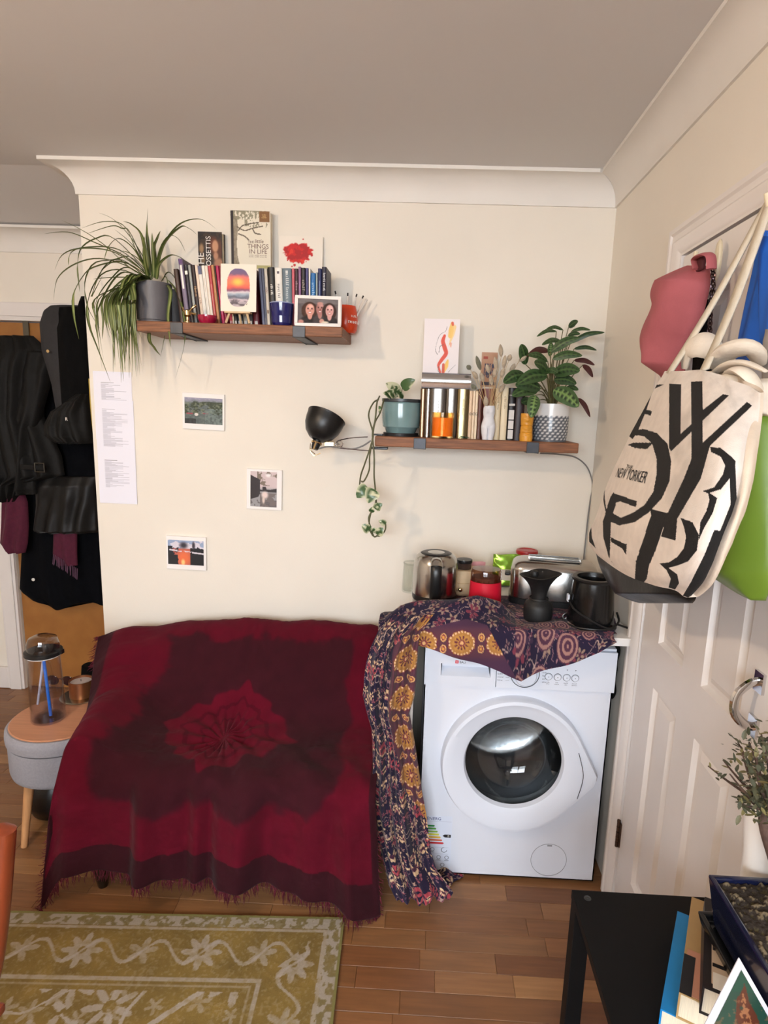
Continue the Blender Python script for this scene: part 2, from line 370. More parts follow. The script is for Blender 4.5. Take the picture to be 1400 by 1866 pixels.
# honey coloured flush door in the hall niche, with its white architrave
def door_hall():
    M_d = mat('honey_door_varnish', (160, 108, 54), .42, var=.09, vs_=9, bump=.03, bs=40, c2=(146, 96, 46))
    o = struct('door_2', MB().box(-2.123, -1.404, YH+.012, YH+.05, .006, 1.915), M_d, smooth=False, bevel=.002)
    MB().lathe([(.0, 0), (.022, .0), (.024, .014), (.012, .02), (.011, .04), (.026, .05), (.028, .062), (.02, .072), (0, .074)], 20, (-1.47, YH+.012, 1.0), None).build('knob', mat('brushed_brass', (190, 150, 80), .3, 1.0), o).rotation_euler = (0, 0, 0)
    t = MB()
    for a, b, c, d in ((-2.212, -2.127, 0, 2.005), (-1.40, -1.36, 0, 2.005)): t.box(a, b, YH-.018, YH, c, d)
    t.box(-2.127, -1.40, YH-.018, YH, 1.92, 2.005); t.box(-2.2, -2.14, YH-.026, YH-.018, 0, 1.985).box(-2.2, -1.37, YH-.026, YH-.018, 1.94, 1.985)
    struct('trim_5', t, M_gloss, smooth=False, bevel=.003)
    struct('baseboard_hall', MB().box(XL, -2.212, YH-.016, YH, 0, .12), M_gloss, smooth=False, bevel=.004)
door_hall()
# ceiling lamp out of the picture, left above the photographer
def ceiling_lamp():
    x, y, z = LAMP_POS
    t = thing('ceiling_lamp', 'small white ceiling lamp with a shallow dish shade above the rug', 'lamp', (x, y, CE))
    MB().lathe([(0, 0), (.05, 0), (.048, -.02), (.012, -.03), (0, -.03)], 24).build('ceiling_rose', M_gloss, t)
    MB().tube([(0, 0, -.02), (0, 0, -.12)], .004, 8).build('cord', M_gloss, t)
    MB().lathe([(.0, -.12), (.016, -.12), (.019, -.18), (0.019, -.19), (0, -.19)], 16).build('socket', M_gloss, t)
    zz = z-CE; MB().lathe([(.02, zz+.075), (.07, zz+.068), (.12, zz+.04), (.121, zz+.038), (.07, zz+.063), (.02, zz+.07)], 36, cap=False).build('shade', M_gloss, t)
    b = MB().lathe([(0.001, .052), (.014, .048), (.018, .035), (.036, .012), (.038, -.004), (.03, -.026), (.015, -.036), (.001, -.038)], 20, (0, 0, zz), cap=False)
    b.build('bulb', mat('warm_bulb', (255, 255, 255), .5, emit=LAMP_POWER*25, ecol=(255, 224, 188)), t)
ceiling_lamp()
# ------------------------------------------------------------------ wall shelves
M_shelf = mat('reclaimed_pine', (102, 64, 42), .55, var=.35, vs_=7, stretch=(1.5, 14, 22), bump=.25, bs=26, c2=(144, 94, 62), detail=6)
M_iron = mat('raw_steel', (74, 76, 80), .5, .75, var=.2, vs_=20, bump=.05)
def shelf(label, x0, x1, yf, zb, zt, bxs):
    t = thing('wall_shelf', label, 'shelf', ((x0+x1)/2, YB, zb), group='reclaimed wood wall shelves')
    MB().box(x0, x1, yf, YB, zb, zt).build('board', M_shelf, t, w=True, smooth=False, bevel=.004)
    for bx in bxs:
        b = MB().box(bx-.022, bx+.022, yf-.004, yf, zb-.004, zt-.002).box(bx-.022, bx+.022, yf, YB, zb-.004, zb-.0005)
        b.box(bx-.022, bx+.022, YB-.004, YB, zb-.004, zb).build('bracket', M_iron, t, w=True, smooth=False, bevel=.0015)
S1T, S2T = 1.836, 1.463
shelf('upper left reclaimed wood shelf carrying the long row of books', -1.04, -.31, 2.176, 1.80, S1T, [at(322, 598, 2.176)[0], at(545, 606, 2.176)[0]])
shelf('lower right reclaimed wood shelf with teal pot, silver books and plants', -.19, .545, 2.2, 1.426, S2T, [at(765, 812, 2.2)[0], at(971, 816, 2.2)[0]])

# ------------------------------------------------------------------ books
M_page = mat('paper_pages', (226, 214, 190), .8, var=.1, vs_=160, stretch=(8, .2, .2))
def bmat(c, metal=0, rough=.45, var=.05): return mat('book_cover_%d_%d_%d_%d' % (*c, int(metal*10)), c, rough, metal, var=var, vs_=30)
def book(label, x, y, z, wd, ht, dp, c, lean=0.0, group='books on the upper shelf', marks=(), metal=0, rough=.45, title=None, name='book', glyph=None):
    """upright book, spine to -Y, origin at its lower left front corner"""
    t = thing(name, label, 'book', (x, y, z), (0, -lean, 0), group)
    th = min(.0025, wd*.2)
    k = MB(); n = 5; prof = []
    for i in range(n+1):
        a = math.pi*i/n; prof.append((wd/2-wd/2*math.cos(a), -min(.004, wd*.2)*math.sin(a)))
    V = [(px_, py_, zz) for zz in (0, ht) for px_, py_ in prof]; m = n+1
    F = [(i, i+1, m+i+1, m+i) for i in range(n)]+[tuple(range(m))[::-1], tuple(m+i for i in range(m))]+[(m-1, 0, m, 2*m-1)]
    k.add(V, F); cv = k.box(0, th, 0, dp, 0, ht).box(wd-th, wd, 0, dp, 0, ht).build('cover', bmat(c, metal, rough), t, angle=50)
    MB().box(th, wd-th, .002, dp-.004, .003, ht-.004).build('pages', M_page, t, smooth=False)
    yf = -min(.004, wd*.2)-.0004
    for (z0, z1, f, mc) in marks:
        MB().box(wd*(.5-f/2), wd*(.5+f/2), yf, yf+.002, z0*ht, z1*ht).build('spine_print', mat('spine_print_%d_%d_%d' % mc, mc, .5), cv, smooth=False)
    if title:
        s, sz, tc, zc = title
        scrib('spine_lettering', s, sz, mat('ink_%d_%d_%d' % tc, tc, .5), cv, (wd/2, yf-.0002, ht*zc), (math.pi/2, math.pi/2, 0), seed=int(wd*1e5))
    if glyph: text('spine_lettering', glyph, .014, mat('ink_black', (30, 30, 34), .5), cv, (wd/2, yf-.0003, ht*.52))
    return t
YS = 2.262
def px_book(label, xl, ytop, xr, c, lean_deg, base, ys, scale, ox, oy, dp=.105, **k):
    u0, u1, v = ox+xl/scale, ox+xr/scale, oy+ytop/scale
    P = at(u0, v, ys); Q = at(u1, v, ys); a = math.radians(lean_deg)
    ht = (P[2]-base)/math.cos(a); wd = (Q[0]-P[0])*math.cos(a)-.0006
    return book(label, P[0]+ht*math.sin(a), ys, base, wd, ht, dp, c, a, **k)
WH = (235, 230, 222)
L1 = [("dark brown paperback at the left end of the upper row of books", 190, 240, 285, (66, 48, 42), {}),
      ("purple and silver striped tall book, second in the upper row", 287, 20, 384, (120, 108, 130), dict(marks=[(.55, .9, .4, WH), (.92, .99, .8, (88, 60, 110))])),
      ("black book with a small white spine emblem near the plant pot", 406, 150, 490, (32, 28, 36), dict(marks=[(.84, .9, .7, WH), (.1, .7, .2, (70, 66, 80))])),
      ("silver grey slim book between two black ones", 492, 155, 556, (140, 144, 142), dict(metal=.3)),
      ("black book with gold edge beside the silver grey one", 558, 155, 640, (40, 26, 30), dict(title=(1, .01, (190, 150, 110), .55))),
      ("cream slim paperback right of the black gold-edged book", 642, 155, 704, (222, 202, 184), dict(title=(1, .008, (120, 90, 80), .4))),
      ("white slim book with a blue top band", 706, 175, 782, (226, 222, 214), dict(marks=[(.86, .999, .98, (86, 92, 122))])),
      ("first of two plain white slim books over the red bowl", 785, 165, 848, WH, dict(marks=[(.1, .8, .12, (190, 176, 160))])),
      ("second of two plain white slim books, beside the red spine", 850, 165, 915, (224, 214, 200), {}),
      ("coral red slim book right of the white ones", 920, 168, 982, (178, 64, 70), dict(marks=[(.2, .7, .15, (220, 170, 160))])),
      ("tan orange book between the coral and the black spine", 985, 152, 1046, (182, 128, 84), {}),
      ("very thin black book between tan and magenta spines", 1049, 170, 1080, (44, 26, 22), {}),
      ("bright magenta slim book left of the sunset card", 1084, 165, 1146, (172, 34, 82), dict(marks=[(.2, .75, .12, (230, 160, 190))])),
      ("dark crimson slim book half behind the sunset card", 1150, 170, 1212, (120, 22, 48), {})]
for l, x0, yt, x1, c, k in L1: px_book(l, x0, yt, x1, c, 5.6, S1T, YS, 11.667, 300, 470, **k)
# thin books whose feet show under the sunset card (crop 380,460 scale 10)
x = 300
for i, (w, c, l) in enumerate([(26, (170, 36, 60), 'red slim booklet, foot showing left of the easel'), (22, (180, 44, 66), 'second red slim booklet by the easel foot'), (30, (214, 196, 168), 'cream slim booklet behind the left easel leg'),
        (60, (30, 28, 30), 'black thin book behind the easel, leftmost of three'), (46, (36, 40, 42), 'black thin book behind the easel, middle of three'), (52, (26, 30, 36), 'black thin book behind the easel, rightmost of three'), (90, (150, 144, 130), 'grey slim book behind the easel'), (90, (44, 34, 34), 'dark brown book behind the easel'), (110, (96, 22, 36), 'maroon book right behind the easel')]):
    px_book(l, x, 300, x+w, c, 4.5, S1T, YS, 10, 380, 460, marks=[(.03, .1, .5, (190, 190, 190))]); x += w+3
L2 = [("blue grey thin book right of the sunset card", 664, 502, 683, (112, 116, 140), 4, {}), ("slate thin book leaning right of the sunset card", 684, 502, 702, (98, 98, 112), 4, {}),
      ("cream book with a round emblem at its foot", 704, 505, 727, (200, 190, 176), 3.5, dict(title=(1, .008, (120, 80, 90), .62), marks=[(.24, .3, .5, (110, 84, 70))])),
      ("black paperback with white spine lettering above the blue pot", 729, 495, 778, (30, 28, 28), 2.5, dict(title=(2, .0105, (225, 222, 215), .62))),
      ("white paperback above the blue pot", 780, 498, 832, (228, 224, 216), 1.8, dict(title=(2, .011, (90, 80, 80), .6), marks=[(.9, .94, .3, (90, 80, 90))])),
      ("thick slate blue paperback left of the framed photo", 835, 502, 900, (102, 118, 128), 1.2, dict(title=(3, .013, (190, 196, 196), .62), marks=[(.91, .96, .25, (200, 204, 204))])),
      ("pink thin paperback above the photo frame", 903, 502, 921, (198, 96, 108), .6, {}), ("dark maroon book beside the pink spine", 923, 504, 947, (58, 30, 40), .5, dict(title=(1, .01, (170, 130, 140), .7))),
      ("lilac thin book standing tallest above the photo frame", 949, 490, 967, (140, 100, 138), .5, {}), ("black book right of the lilac spine", 969, 498, 998, (36, 30, 36), .5, dict(title=(1, .012, (150, 140, 130), .7))),
      ("indigo thin book between the black and the white spine", 1000, 500, 1020, (68, 64, 112), .4, {}), ("very thin white book above the photo frame", 1022, 503, 1034, (226, 222, 216), .4, {}),
      ("bright blue shorter book above the photo frame", 1037, 535, 1071, (32, 102, 164), .3, dict(title=(1, .012, (150, 190, 220), .7))), ("pale teal thin book right of the bright blue one", 1073, 531, 1086, (150, 162, 160), .3, {}),
      ("navy book second from the right end of the upper row", 1088, 503, 1114, (36, 44, 88), .2, dict(marks=[(.3, .8, .2, (110, 130, 170))])),
      ("dark navy book with a brown foot at the right end of the upper row", 1116, 492, 1149, (34, 32, 52), 0, dict(marks=[(.3, .48, .97, (96, 42, 40)), (.48, .51, .97, (220, 215, 210))], title=(2, .01, (210, 210, 215), .75)))]
for l, x0, yt, x1, c, le, k in L2: px_book(l, x0, yt, x1, c, le, S1T, YS, 3.889, 300, 360, **k)

def flat_book(label, xl, yt, xr, yb_, c, fn, y, thick, base, nx=60, ny=80):
    P = at(300+xl/3.889, 360+yt/3.889, y); Q = at(300+xr/3.889, 360+yt/3.889, y); w = Q[0]-P[0]; h = P[2]-base
    t = thing('display_book', label, 'book', ((P[0]+Q[0])/2, y, base), group='large books shown face-on behind the row')
    MB().box(-w/2, w/2, 0, .002, 0, h).box(-w/2, w/2, thick-.002, thick, 0, h).box(-w/2, -w/2+.002, 0, thick, 0, h).build('cover', bmat(c), t, smooth=False)
    MB().box(-w/2+.002, w/2-.003, .002, thick-.002, .003, h-.003).build('pages', M_page, t, smooth=False)
    z0 = at(300+xl/3.889, 360+yb_/3.889, y)[2]-base
    if fn: picture('cover_print', w-.001, h-z0-.001, nx, ny, fn, t, -.0006, z0=z0)
    return t, w, h, z0
def cov_ros(u, v):
    p = Paint(u, v, (30, 26, 26)); n = fbm(u*6, v*8, 3)
    p.mix((n > .55)*.6, (70, 50, 36)); p.ell(.66, .62, .2, .26, (96, 50, 34), .4); p.ell(.9, .5, .1, .3, (84, 44, 30), .4)
    p.ell(.72, .6, .13, .17, (190, 140, 108), .3); p.ell(.74, .32, .1, .12, (176, 126, 98), .4); p.ell(.86, .1, .22, .16, (160, 112, 86), .4)
    p.ell(.14, .52, .09, .14, (150, 118, 84), .5); p.ell(.2, .2, .08, .12, (120, 96, 70), .5); return p.c
t, w, h, z0 = flat_book('dark art book with white vertical lettering standing behind the book row', 235, 240, 405, 490, (28, 24, 26), cov_ros, 2.378, .034, S1T)
ink_w = mat('ink_white', (236, 230, 224), .5)
text('lettering', 'THE', .034, ink_w, t, (-w*.38, -.0012, h-.105), (math.pi/2, -math.pi/2, 0))
text('lettering', 'ROSSETTIS', .0265, ink_w, t, (-w*.06, -.0012, h-.076), (math.pi/2, -math.pi/2, 0), sx=.96)
def cov_lit(u, v):
    p = Paint(u, v, (224, 216, 198)); n = fbm(u*9, v*10, 1); n2 = fbm(u*22, v*24, 8)
    p.mix(inpoly(u, v, [(.05, 0), (.3, 0), (.22, .06), (.17, .2), (.15, .45), (.19, .7), (.16, .9), (.06, .9)])*(.45+.5*n2), (104, 92, 74))
    fol = ((v+.12*n > .92) & (u < .9) & (n2 > .45)) | ((v+.1*n > .78) & (u > .35) & (u < .95) & (n2 > .6)); p.mix(fol*.8, (120, 116, 92))
    for pts in ([(.17, .72), (.35, .66), (.55, .7), (.8, .74)], [(.2, .6), (.35, .56), (.45, .5)], [(.55, .7), (.62, .62), (.75, .6)], [(.2, .66), (.3, .74), (.5, .78), (.7, .8)]):
        P = spline(pts, 30); d = np.min(np.hypot(u[..., None]-P[:, 0], (v[..., None]-P[:, 1])*1.35), -1); p.mix(d < .016, (96, 86, 70))
    p.mix((v < .05+.03*n) & (u > .1), (170, 164, 110)); p.rect(0, .075, 0, 1, (38, 32, 36)); p.mix(inpoly(u, v, [(.72, .81), (.985, .81), (.985, .995), (.72, .995)]), (128, 88, 48))
    return p.c
t, w, h, z0 = flat_book('tall white book with a drawn tree and brown lettering behind the row', 465, 88, 750, 500, (226, 218, 204), cov_lit, 2.37, .036, S1T, 90, 120)
ink_b = mat('ink_brown_grey', (112, 86, 76), .5); hh = h-z0
text('lettering', 'THE', .012, ink_b, t, (w*.01, -.0012, z0+hh*.46)); text('lettering', 'little', .019, ink_b, t, (w*.21, -.0012, z0+hh*.475), shear=.2)
text('lettering', 'THINGS', .0225, ink_b, t, (w*.185, -.0012, z0+hh*.385)); text('lettering', 'IN LIFE', .0225, ink_b, t, (w*.19, -.0012, z0+hh*.295))
for k_, z_ in enumerate((.235, .205)): scrib('lettering', 4, .0052, ink_b, t, (w*.19, -.0012, z0+hh*z_))
for k_, z_ in enumerate((.93, .905, .88)): scrib('lettering', 1, .006, mat('ink_gold', (206, 170, 110), .5), t, (w*.355, -.0013, z0+hh*z_), seed=k_)

# cards on the shelves
M_card = mat('white_card', (236, 230, 220), .7)
def card(name, label, cat, w, h, loc, tilt, fn, nx=60, ny=60, roll=0.0, mat_=None, th=.0015, group=None, m=0.0):
    t = thing(name, label, cat, loc, (tilt, roll, 0), group)
    cd = MB().box(-w/2, w/2, 0, th, 0, h).build('card', mat_ or M_card, t, smooth=False)
    picture('print', w-2*m-.0004, h-2*m-.0004, nx, ny, fn, cd, -.0005, z0=m+.0002); return t
def splash(u, v):
    p = Paint(u, v, (232, 224, 212)); a = np.arctan2(v-.55, u-.42); r = np.hypot((u-.42)/1.0, (v-.55)/.85)
    edge = .24+.07*vnoise(a*3+9, r*0, 3)+.09*vnoise(a*9+4, r*0+2, 4); n = fbm(u*7, v*7, 2)
    p.mix(1-sm(edge-.02, edge+.02, r), (196, 30, 30)); p.mix((1-sm(edge-.03, edge, r))*(n > .52)*.7, (222, 60, 40)); p.mix((1-sm(edge-.03, edge, r))*(n < .4)*.6, (150, 20, 28))
    for x, y, s in ((.3, .18, .02), (.36, .22, .03), (.2, .34, .015), (.14, .5, .016), (.62, .32, .012), (.55, .92, .014), (.75, .5, .03)): p.ell(x, y, s, s*1.2, (186, 30, 34))
    return p.c
P = at(300+805/3.889, 360+268/3.889, 2.39); Q = at(300+1118/3.889, 360+262/3.889, 2.39)
card('art_card', 'white card with a red paint splash standing behind the books', 'card', Q[0]-P[0], Q[2]-S1T-.003, ((P[0]+Q[0])/2, 2.385, S1T), -.06, lambda u, v: splash(u, (v-.62)/.38), 90, 150, group='painted cards')
def sunset(u, v):
    p = Paint(u, v, (232, 224, 210)); n = fbm(u*8, v*16, 5); n2 = fbm(u*5, v*22, 9)
    m = 1-sm(.97, 1.02, np.abs((u-.5)/(.32+.04*(n-.5)))**2.6+np.abs((v-.5)/(.395+.02*n2))**2.6); c = np.zeros(u.shape+(3,))
    st = [(.1, (150, 140, 140)), (.16, (92, 84, 92)), (.24, (176, 160, 170)), (.3, (96, 102, 118)), (.36, (150, 164, 182)), (.41, (214, 204, 208)), (.45, (128, 78, 106)), (.5, (214, 90, 82)), (.6, (236, 124, 84)), (.68, (232, 120, 100)), (.74, (214, 112, 112)), (.79, (120, 92, 124)), (.9, (104, 92, 132))]
    vv = v+(n-.5)*.06
    for k in range(3): c[..., k] = np.interp(vv, [s[0] for s in st], [s[1][k] for s in st])
    q = Paint(u, v, (0, 0, 0)); q.c = c; q.ell(.48, .625, .13, .07, (240, 196, 84), .9); q.mix((v < .3)*(n2 > .55)*.7, (84, 76, 84)); q.mix((v < .26)*(n2 < .45)*.6, (214, 198, 206))
    p.c = p.c*(1-m[..., None])+q.c*m[..., None]; p.mix((np.abs(u-.735-(v-.155)*.4) < .008) & (np.abs(v-.16) < .02), (60, 50, 50)); return p.c
P = at(401, 479, 2.205); Q = at(469, 570, 2.215)
t = card('art_card', 'white card with a sunset sea painting standing on the mini easel', 'card', Q[0]-P[0], P[2]-Q[2], ((P[0]+Q[0])/2, 2.2, Q[2]), -.08, sunset, 80, 110, group='painted cards')
ez = thing('mini_easel', 'tiny pale wooden easel under the sunset card', 'easel', ((P[0]+Q[0])/2, 2.2, S1T)); MW = mat('pale_beech', (206, 178, 140), .6, var=.08, vs_=30)
hz = Q[2]-S1T-.001; MB().box(-.046, .046, -.014, .012, hz-.006, hz).build('ledge', MW, ez, smooth=False, bevel=.001)
for sgn in (-1, 1): MB().tube([(sgn*.042, -.008, .003), (sgn*.031, .0, hz-.004)], .0042, 6).build('leg', MW, ez)
MB().tube([(0, .03, .003), (0, .014, hz-.004)], .004, 6).build('leg', MW, ez)

# framed photo, blue pot, red bowl, brass figure, orange mug with pens
def people(u, v):
    p = Paint(u, v, (96, 90, 92)); n = fbm(u*10, v*8, 4); p.mix((v > .8)*.5, (134, 128, 128))
    for (cx, cy, rx, ry, hr, hair, skin, tilt) in ((.3, .55, .12, .25, 1.5, (70, 48, 40), (204, 148, 134), 0), (.55, .6, .105, .27, 1.06, (120, 96, 92), (168, 118, 112), 0), (.79, .53, .11, .25, 1.45, (56, 40, 36), (206, 156, 150), 0)):
        if hr > 1.2: p.ell(cx-.01, cy-.04, rx*hr*1.12, ry*1.42, hair, .1); p.ell(cx, cy-.45, rx*1.9, ry*.9, (44, 40, 42), .2)
        else: p.ell(cx, cy-.5, rx*1.6, ry*1.0, (70, 64, 66), .2)
        p.ell(cx, cy-.22, rx*.5, ry*.7, skin, .2); p.ell(cx, cy, rx*.92, ry, skin, .12); p.ell(cx+.02, cy+.12, rx*.5, ry*.3, tuple(min(255, x+26) for x in skin), .6)
        for s in (-1, 1): p.ell(cx+s*rx*.4, cy+ry*.16, rx*.17, ry*.08, (58, 40, 40), .4); p.ell(cx+s*rx*.4, cy+ry*.3, rx*.22, ry*.04, (84, 60, 54), .4)
        p.ell(cx+.005, cy-ry*.12, rx*.14, ry*.12, tuple(x-34 for x in skin), .6); p.ell(cx, cy-ry*.45, rx*.42, ry*.13, (150, 84, 86), .3); p.ell(cx, cy-ry*.43, rx*.32, ry*.07, (232, 222, 216), .3)
        if hr < 1.2: p.ell(cx, cy+ry*.8, rx*.7, ry*.22, (188, 140, 132), .5)
    p.ell(.6, .1, .06, .1, (200, 150, 136), .3); p.ell(.68, .06, .09, .04, (214, 204, 186), .4); p.ell(.08, .06, .07, .08, (186, 134, 124), .4); return p.c+(n[..., None]-.5)*24
P = at(536, 538, 2.185); Q = at(622, 592, 2.19); fw, fh = Q[0]-P[0]-.004, P[2]-S1T+.004
t = thing('framed_photo', 'white framed landscape photo of three smiling people on the upper shelf', 'photo frame', ((P[0]+Q[0])/2, 2.184, S1T), (-.12, 0, math.radians(2)))
fr = MB(); b = .0105
for x0, x1, z0, z1 in ((-fw/2, fw/2, 0, b), (-fw/2, fw/2, fh-b, fh), (-fw/2, -fw/2+b, b, fh-b), (fw/2-b, fw/2, b, fh-b)): fr.box(x0, x1, 0, .014, z0, z1)
fr.build('frame', mat('white_lacquer', (236, 232, 228), .3), t, smooth=False, bevel=.0015)
picture('photo', fw-2*b, fh-2*b, 130, 90, people, t, .004, z0=b, mname='glossy_print', rough=.2)
MB().box(-.02, .02, .012, .05, 0, .004).build('stand', mat('black_card', (25, 25, 25), .6), t, smooth=False)
P = at(512, 590, 2.2)
t = thing('blue_pot', 'glossy cobalt blue ceramic pot in front of the books', 'pot', (P[0], 2.215, S1T)); hb = at(512, 553, 2.215)[2]-S1T
MB().lathe([(0, 0), (.031, 0), (.034, .004), (.0415, hb-.003), (.0415, hb), (.039, hb), (.036, .01), (0, .008)], 36).build('body', mat('cobalt_glaze', (20, 26, 92), .08, coat=.6), t)
MB().lathe([(.0417, hb-.0025), (.0421, hb), (.0402, hb+.0014), (.0388, hb)], 36, cap=False).build('rim', mat('pale_rim_glaze', (150, 160, 190), .2), t)
P = at(377, 580, 2.2)
t = thing('red_bowl', 'small glossy magenta red bowl on the upper shelf', 'bowl', (P[0], 2.205, S1T))
MB().lathe([(0, 0), (.024, 0), (.027, .004), (.033, .016), (.0335, .027), (.031, .0275), (.028, .014), (0, .008)], 36).build('body', mat('magenta_glass', (150, 14, 54), .06, coat=.6), t)
P = at(338, 582, 2.19); M_brass = mat('polished_brass', (196, 172, 128), .18, 1.0)
t = thing('brass_figure', 'little polished brass figurine between plant pot and red bowl', 'figurine', (P[0]+.004, 2.2, S1T))
MB().lathe([(0, 0), (.014, 0), (.014, .003), (.006, .007), (.006, .02), (.012, .026), (.012, .04), (.004, .046), (0, .047)], 20).build('body', M_brass, t)
for a in ((.008, 0, .04, .032, 0, .06), (-.008, 0, .034, -.018, 0, .05), (.006, 0, .035, .03, 0, .03)): MB().tube([a[:3], [(a[0]+a[3])/2, -.006, (a[2]+a[5])/2], a[3:]], [.004, .0035, .005], 8).build('arm', M_brass, t)
xo = -.312
t = thing('orange_mug', 'orange ceramic mug full of pens at the end of the upper shelf', 'mug', (xo-.012, 2.362, S1T))
hm = .098; MB().lathe([(0, 0), (.034, 0), (.042, .012), (.0455, .04), (.043, .07), (.036, hm), (.033, hm), (.04, .06), (.03, .01), (0, .008)], 36).build('body', mat('orange_glaze', (206, 66, 32), .28), t)
scrib('lettering', 1, .013, ink_w, t, (.036, -.0315, .058), (math.pi/2, 0, .85)); scrib('lettering', 1, .016, ink_w, t, (.0375, -.0335, .036), (math.pi/2, 0, .85), seed=3)
for i, (dx, dy, tx) in enumerate([(-.014, .004, -.02), (.0, .01, .004), (.012, .0, .02), (.018, .006, .034), (.022, -.004, .048)]):
    pz = S1T+hm; x0 = xo-.012
    q = thing('pen', ['white pen with black tip, leftmost in the orange mug', 'white pen with black tip, second in the orange mug', 'white pen with black tip, third in the orange mug', 'white pen leaning right in the orange mug', 'pale brush handle leaning far right in the orange mug'][i], 'pen', (x0+dx*.4, 2.362+dy, S1T+.012), group='pens in the orange mug')
    e = np.array([tx+dx, 0, .128-.004*i]); MB().tube([(0, 0, 0), e], .0036, 8).build('barrel', mat('pen_white', (214, 208, 200), .4), q)
    if i < 4: MB().tube([e, e*1.09], .0028, 8).build('tip', mat('pen_black', (24, 22, 24), .4), q)
# ------------------------------------------------------------------ lower shelf
def c4(x, y): return 740+x/3.684, 560+y/3.684
YS2 = 2.245
G2 = 'books on the lower shelf'
def b4(label, x0, yt, x1, c, dp=.14, ys=YS2, **k): px_book(label, x0, yt, x1, c, 0, S2T, ys, 3.684, 740, 560, dp=dp, group=G2, **k)
sil = dict(metal=.9, rough=.22)
b4('silver foil book at the left end of the silver set', 100, 547, 137, (112, 88, 68), **sil)
b4('narrow silver foil book, second of the silver set', 139, 547, 169, (130, 124, 120), **sil)
b4('dark mirror silver book behind the orange candle', 172, 545, 272, (104, 100, 96), title=(2, .008, (60, 54, 50), .62), **sil)
b4('mirror silver book, fourth of the silver set', 275, 545, 348, (112, 108, 104), title=(2, .008, (60, 54, 50), .62), **sil)
b4('gold tinted silver book at the right end of the silver set', 351, 545, 427, (124, 110, 80), title=(2, .008, (60, 54, 50), .62), **sil)
b4('cream paperback with a round mark, first of three', 429, 560, 452, (214, 184, 152), glyph='0')
b4('cream paperback with a round mark, second of three', 453, 560, 471, (222, 198, 168), glyph='C')
b4('cream paperback with a round mark, third of three', 472, 560, 489, (226, 206, 176), glyph='G')
b4('brown leather book left behind the white body vase', 491, 548, 518, (96, 58, 48)); b4('rust red book behind the white body vase', 520, 545, 597, (112, 44, 34), ys=2.27)
b4('ivory slim book with small spine lettering right of the body vase', 605, 545, 645, (216, 196, 160), title=(2, .007, (130, 110, 80), .7))
b4('ivory thicker book with small spine lettering beside the black patterned book', 648, 535, 693, (218, 202, 170), title=(2, .009, (150, 130, 96), .7))
b4('black book with white scroll pattern on its spine', 697, 540, 742, (28, 24, 26), marks=[(.03, .2, .8, (206, 202, 198)), (.22, .38, .8, (206, 202, 198)), (.4, .58, .8, (206, 202, 198)), (.66, .7, .9, (190, 186, 180)), (.85, .87, .9, (150, 146, 140))])
b4('very dark maroon book beside the yellow tiki candle', 745, 540, 806, (34, 16, 22))
# silver book lying on the set, card on top
P = at(*c4(104, 540), 2.24); Q = at(*c4(438, 448), 2.24)
t = thing('silver_book', 'silver foil book lying flat on the silver set', 'book', (P[0], 2.238, P[2]), group=G2); w, h = Q[0]-P[0], Q[2]-P[2]
MB().box(0, w, 0, .15, 0, .004).box(0, w, 0, .15, h-.004, h).build('cover', bmat((60, 36, 30), .0, .4), t, smooth=False)
MB().grid([[(a, -.006*math.sin(math.pi*k/8), .004+(h-.008)*k/8) for a in (0, w)] for k in range(9)]).build('spine', bmat((190, 188, 186), .9, .16), t)
MB().box(.002, w-.003, .003, .147, .004, h-.004).build('pages', M_page, t, smooth=False)
topz = P[2]+h
def figure_art(u, v):
    p = Paint(u, v, (236, 228, 230)); n = fbm(u*8, v*10, 3)
    def stroke(pts, w0, c, a=1.0):
        P = spline(pts, 40); d = np.hypot((u[..., None]-P[:, 0])*.7, v[..., None]-P[:, 1]); k = d.argmin(-1); d = d.min(-1); ww = np.interp(np.linspace(0, 1, 40), np.linspace(0, 1, len(w0)), w0)[k]
        p.mix((1-sm(ww*.7, ww, d))*a, c)
    stroke([(.78, .93), (.76, .8), (.74, .7)], [.03, .06, .05], (236, 192, 96), .9); stroke([(.84, .86), (.8, .72), (.7, .5)], [.05, .04, .0], (240, 200, 120), .7)
    stroke([(.79, .93), (.8, .9)], [.03, .025], (216, 96, 72)); stroke([(.76, .56), (.77, .5)], [.03, .01], (226, 150, 120), .7)
    stroke([(.58, .7), (.54, .6), (.6, .48), (.64, .38), (.52, .26), (.44, .16), (.5, .04)], [.03, .045, .05, .045, .04, .03, .02], (214, 76, 56), .95)
    stroke([(.7, .26), (.66, .16), (.6, .06)], [.02, .05, .03], (240, 190, 90), .9); stroke([(.58, .18), (.58, .04)], [.03, .035], (206, 70, 50), .8)
    stroke([(.64, .86), (.6, .78), (.46, .72), (.38, .6), (.34, .44), (.4, .36)], [.006, .007], (90, 86, 88)); stroke([(.56, .54), (.46, .5), (.44, .4)], [.006, .006], (90, 86, 88)); stroke([(.44, .14), (.44, .06), (.52, .01)], [.006, .006], (90, 86, 88)); stroke([(.72, .04), (.8, .1), (.92, .18)], [.004, .004], (120, 116, 116)); return p.c
P = at(*c4(112, 440), 2.33); Q = at(*c4(366, 78), 2.33)
card('art_card', 'white card with a red and yellow brushed figure on the lying silver book', 'card', Q[0]-P[0], Q[2]-topz, ((P[0]+Q[0])/2, 2.33, topz), -.05, figure_art, 100, 140, group='painted cards')
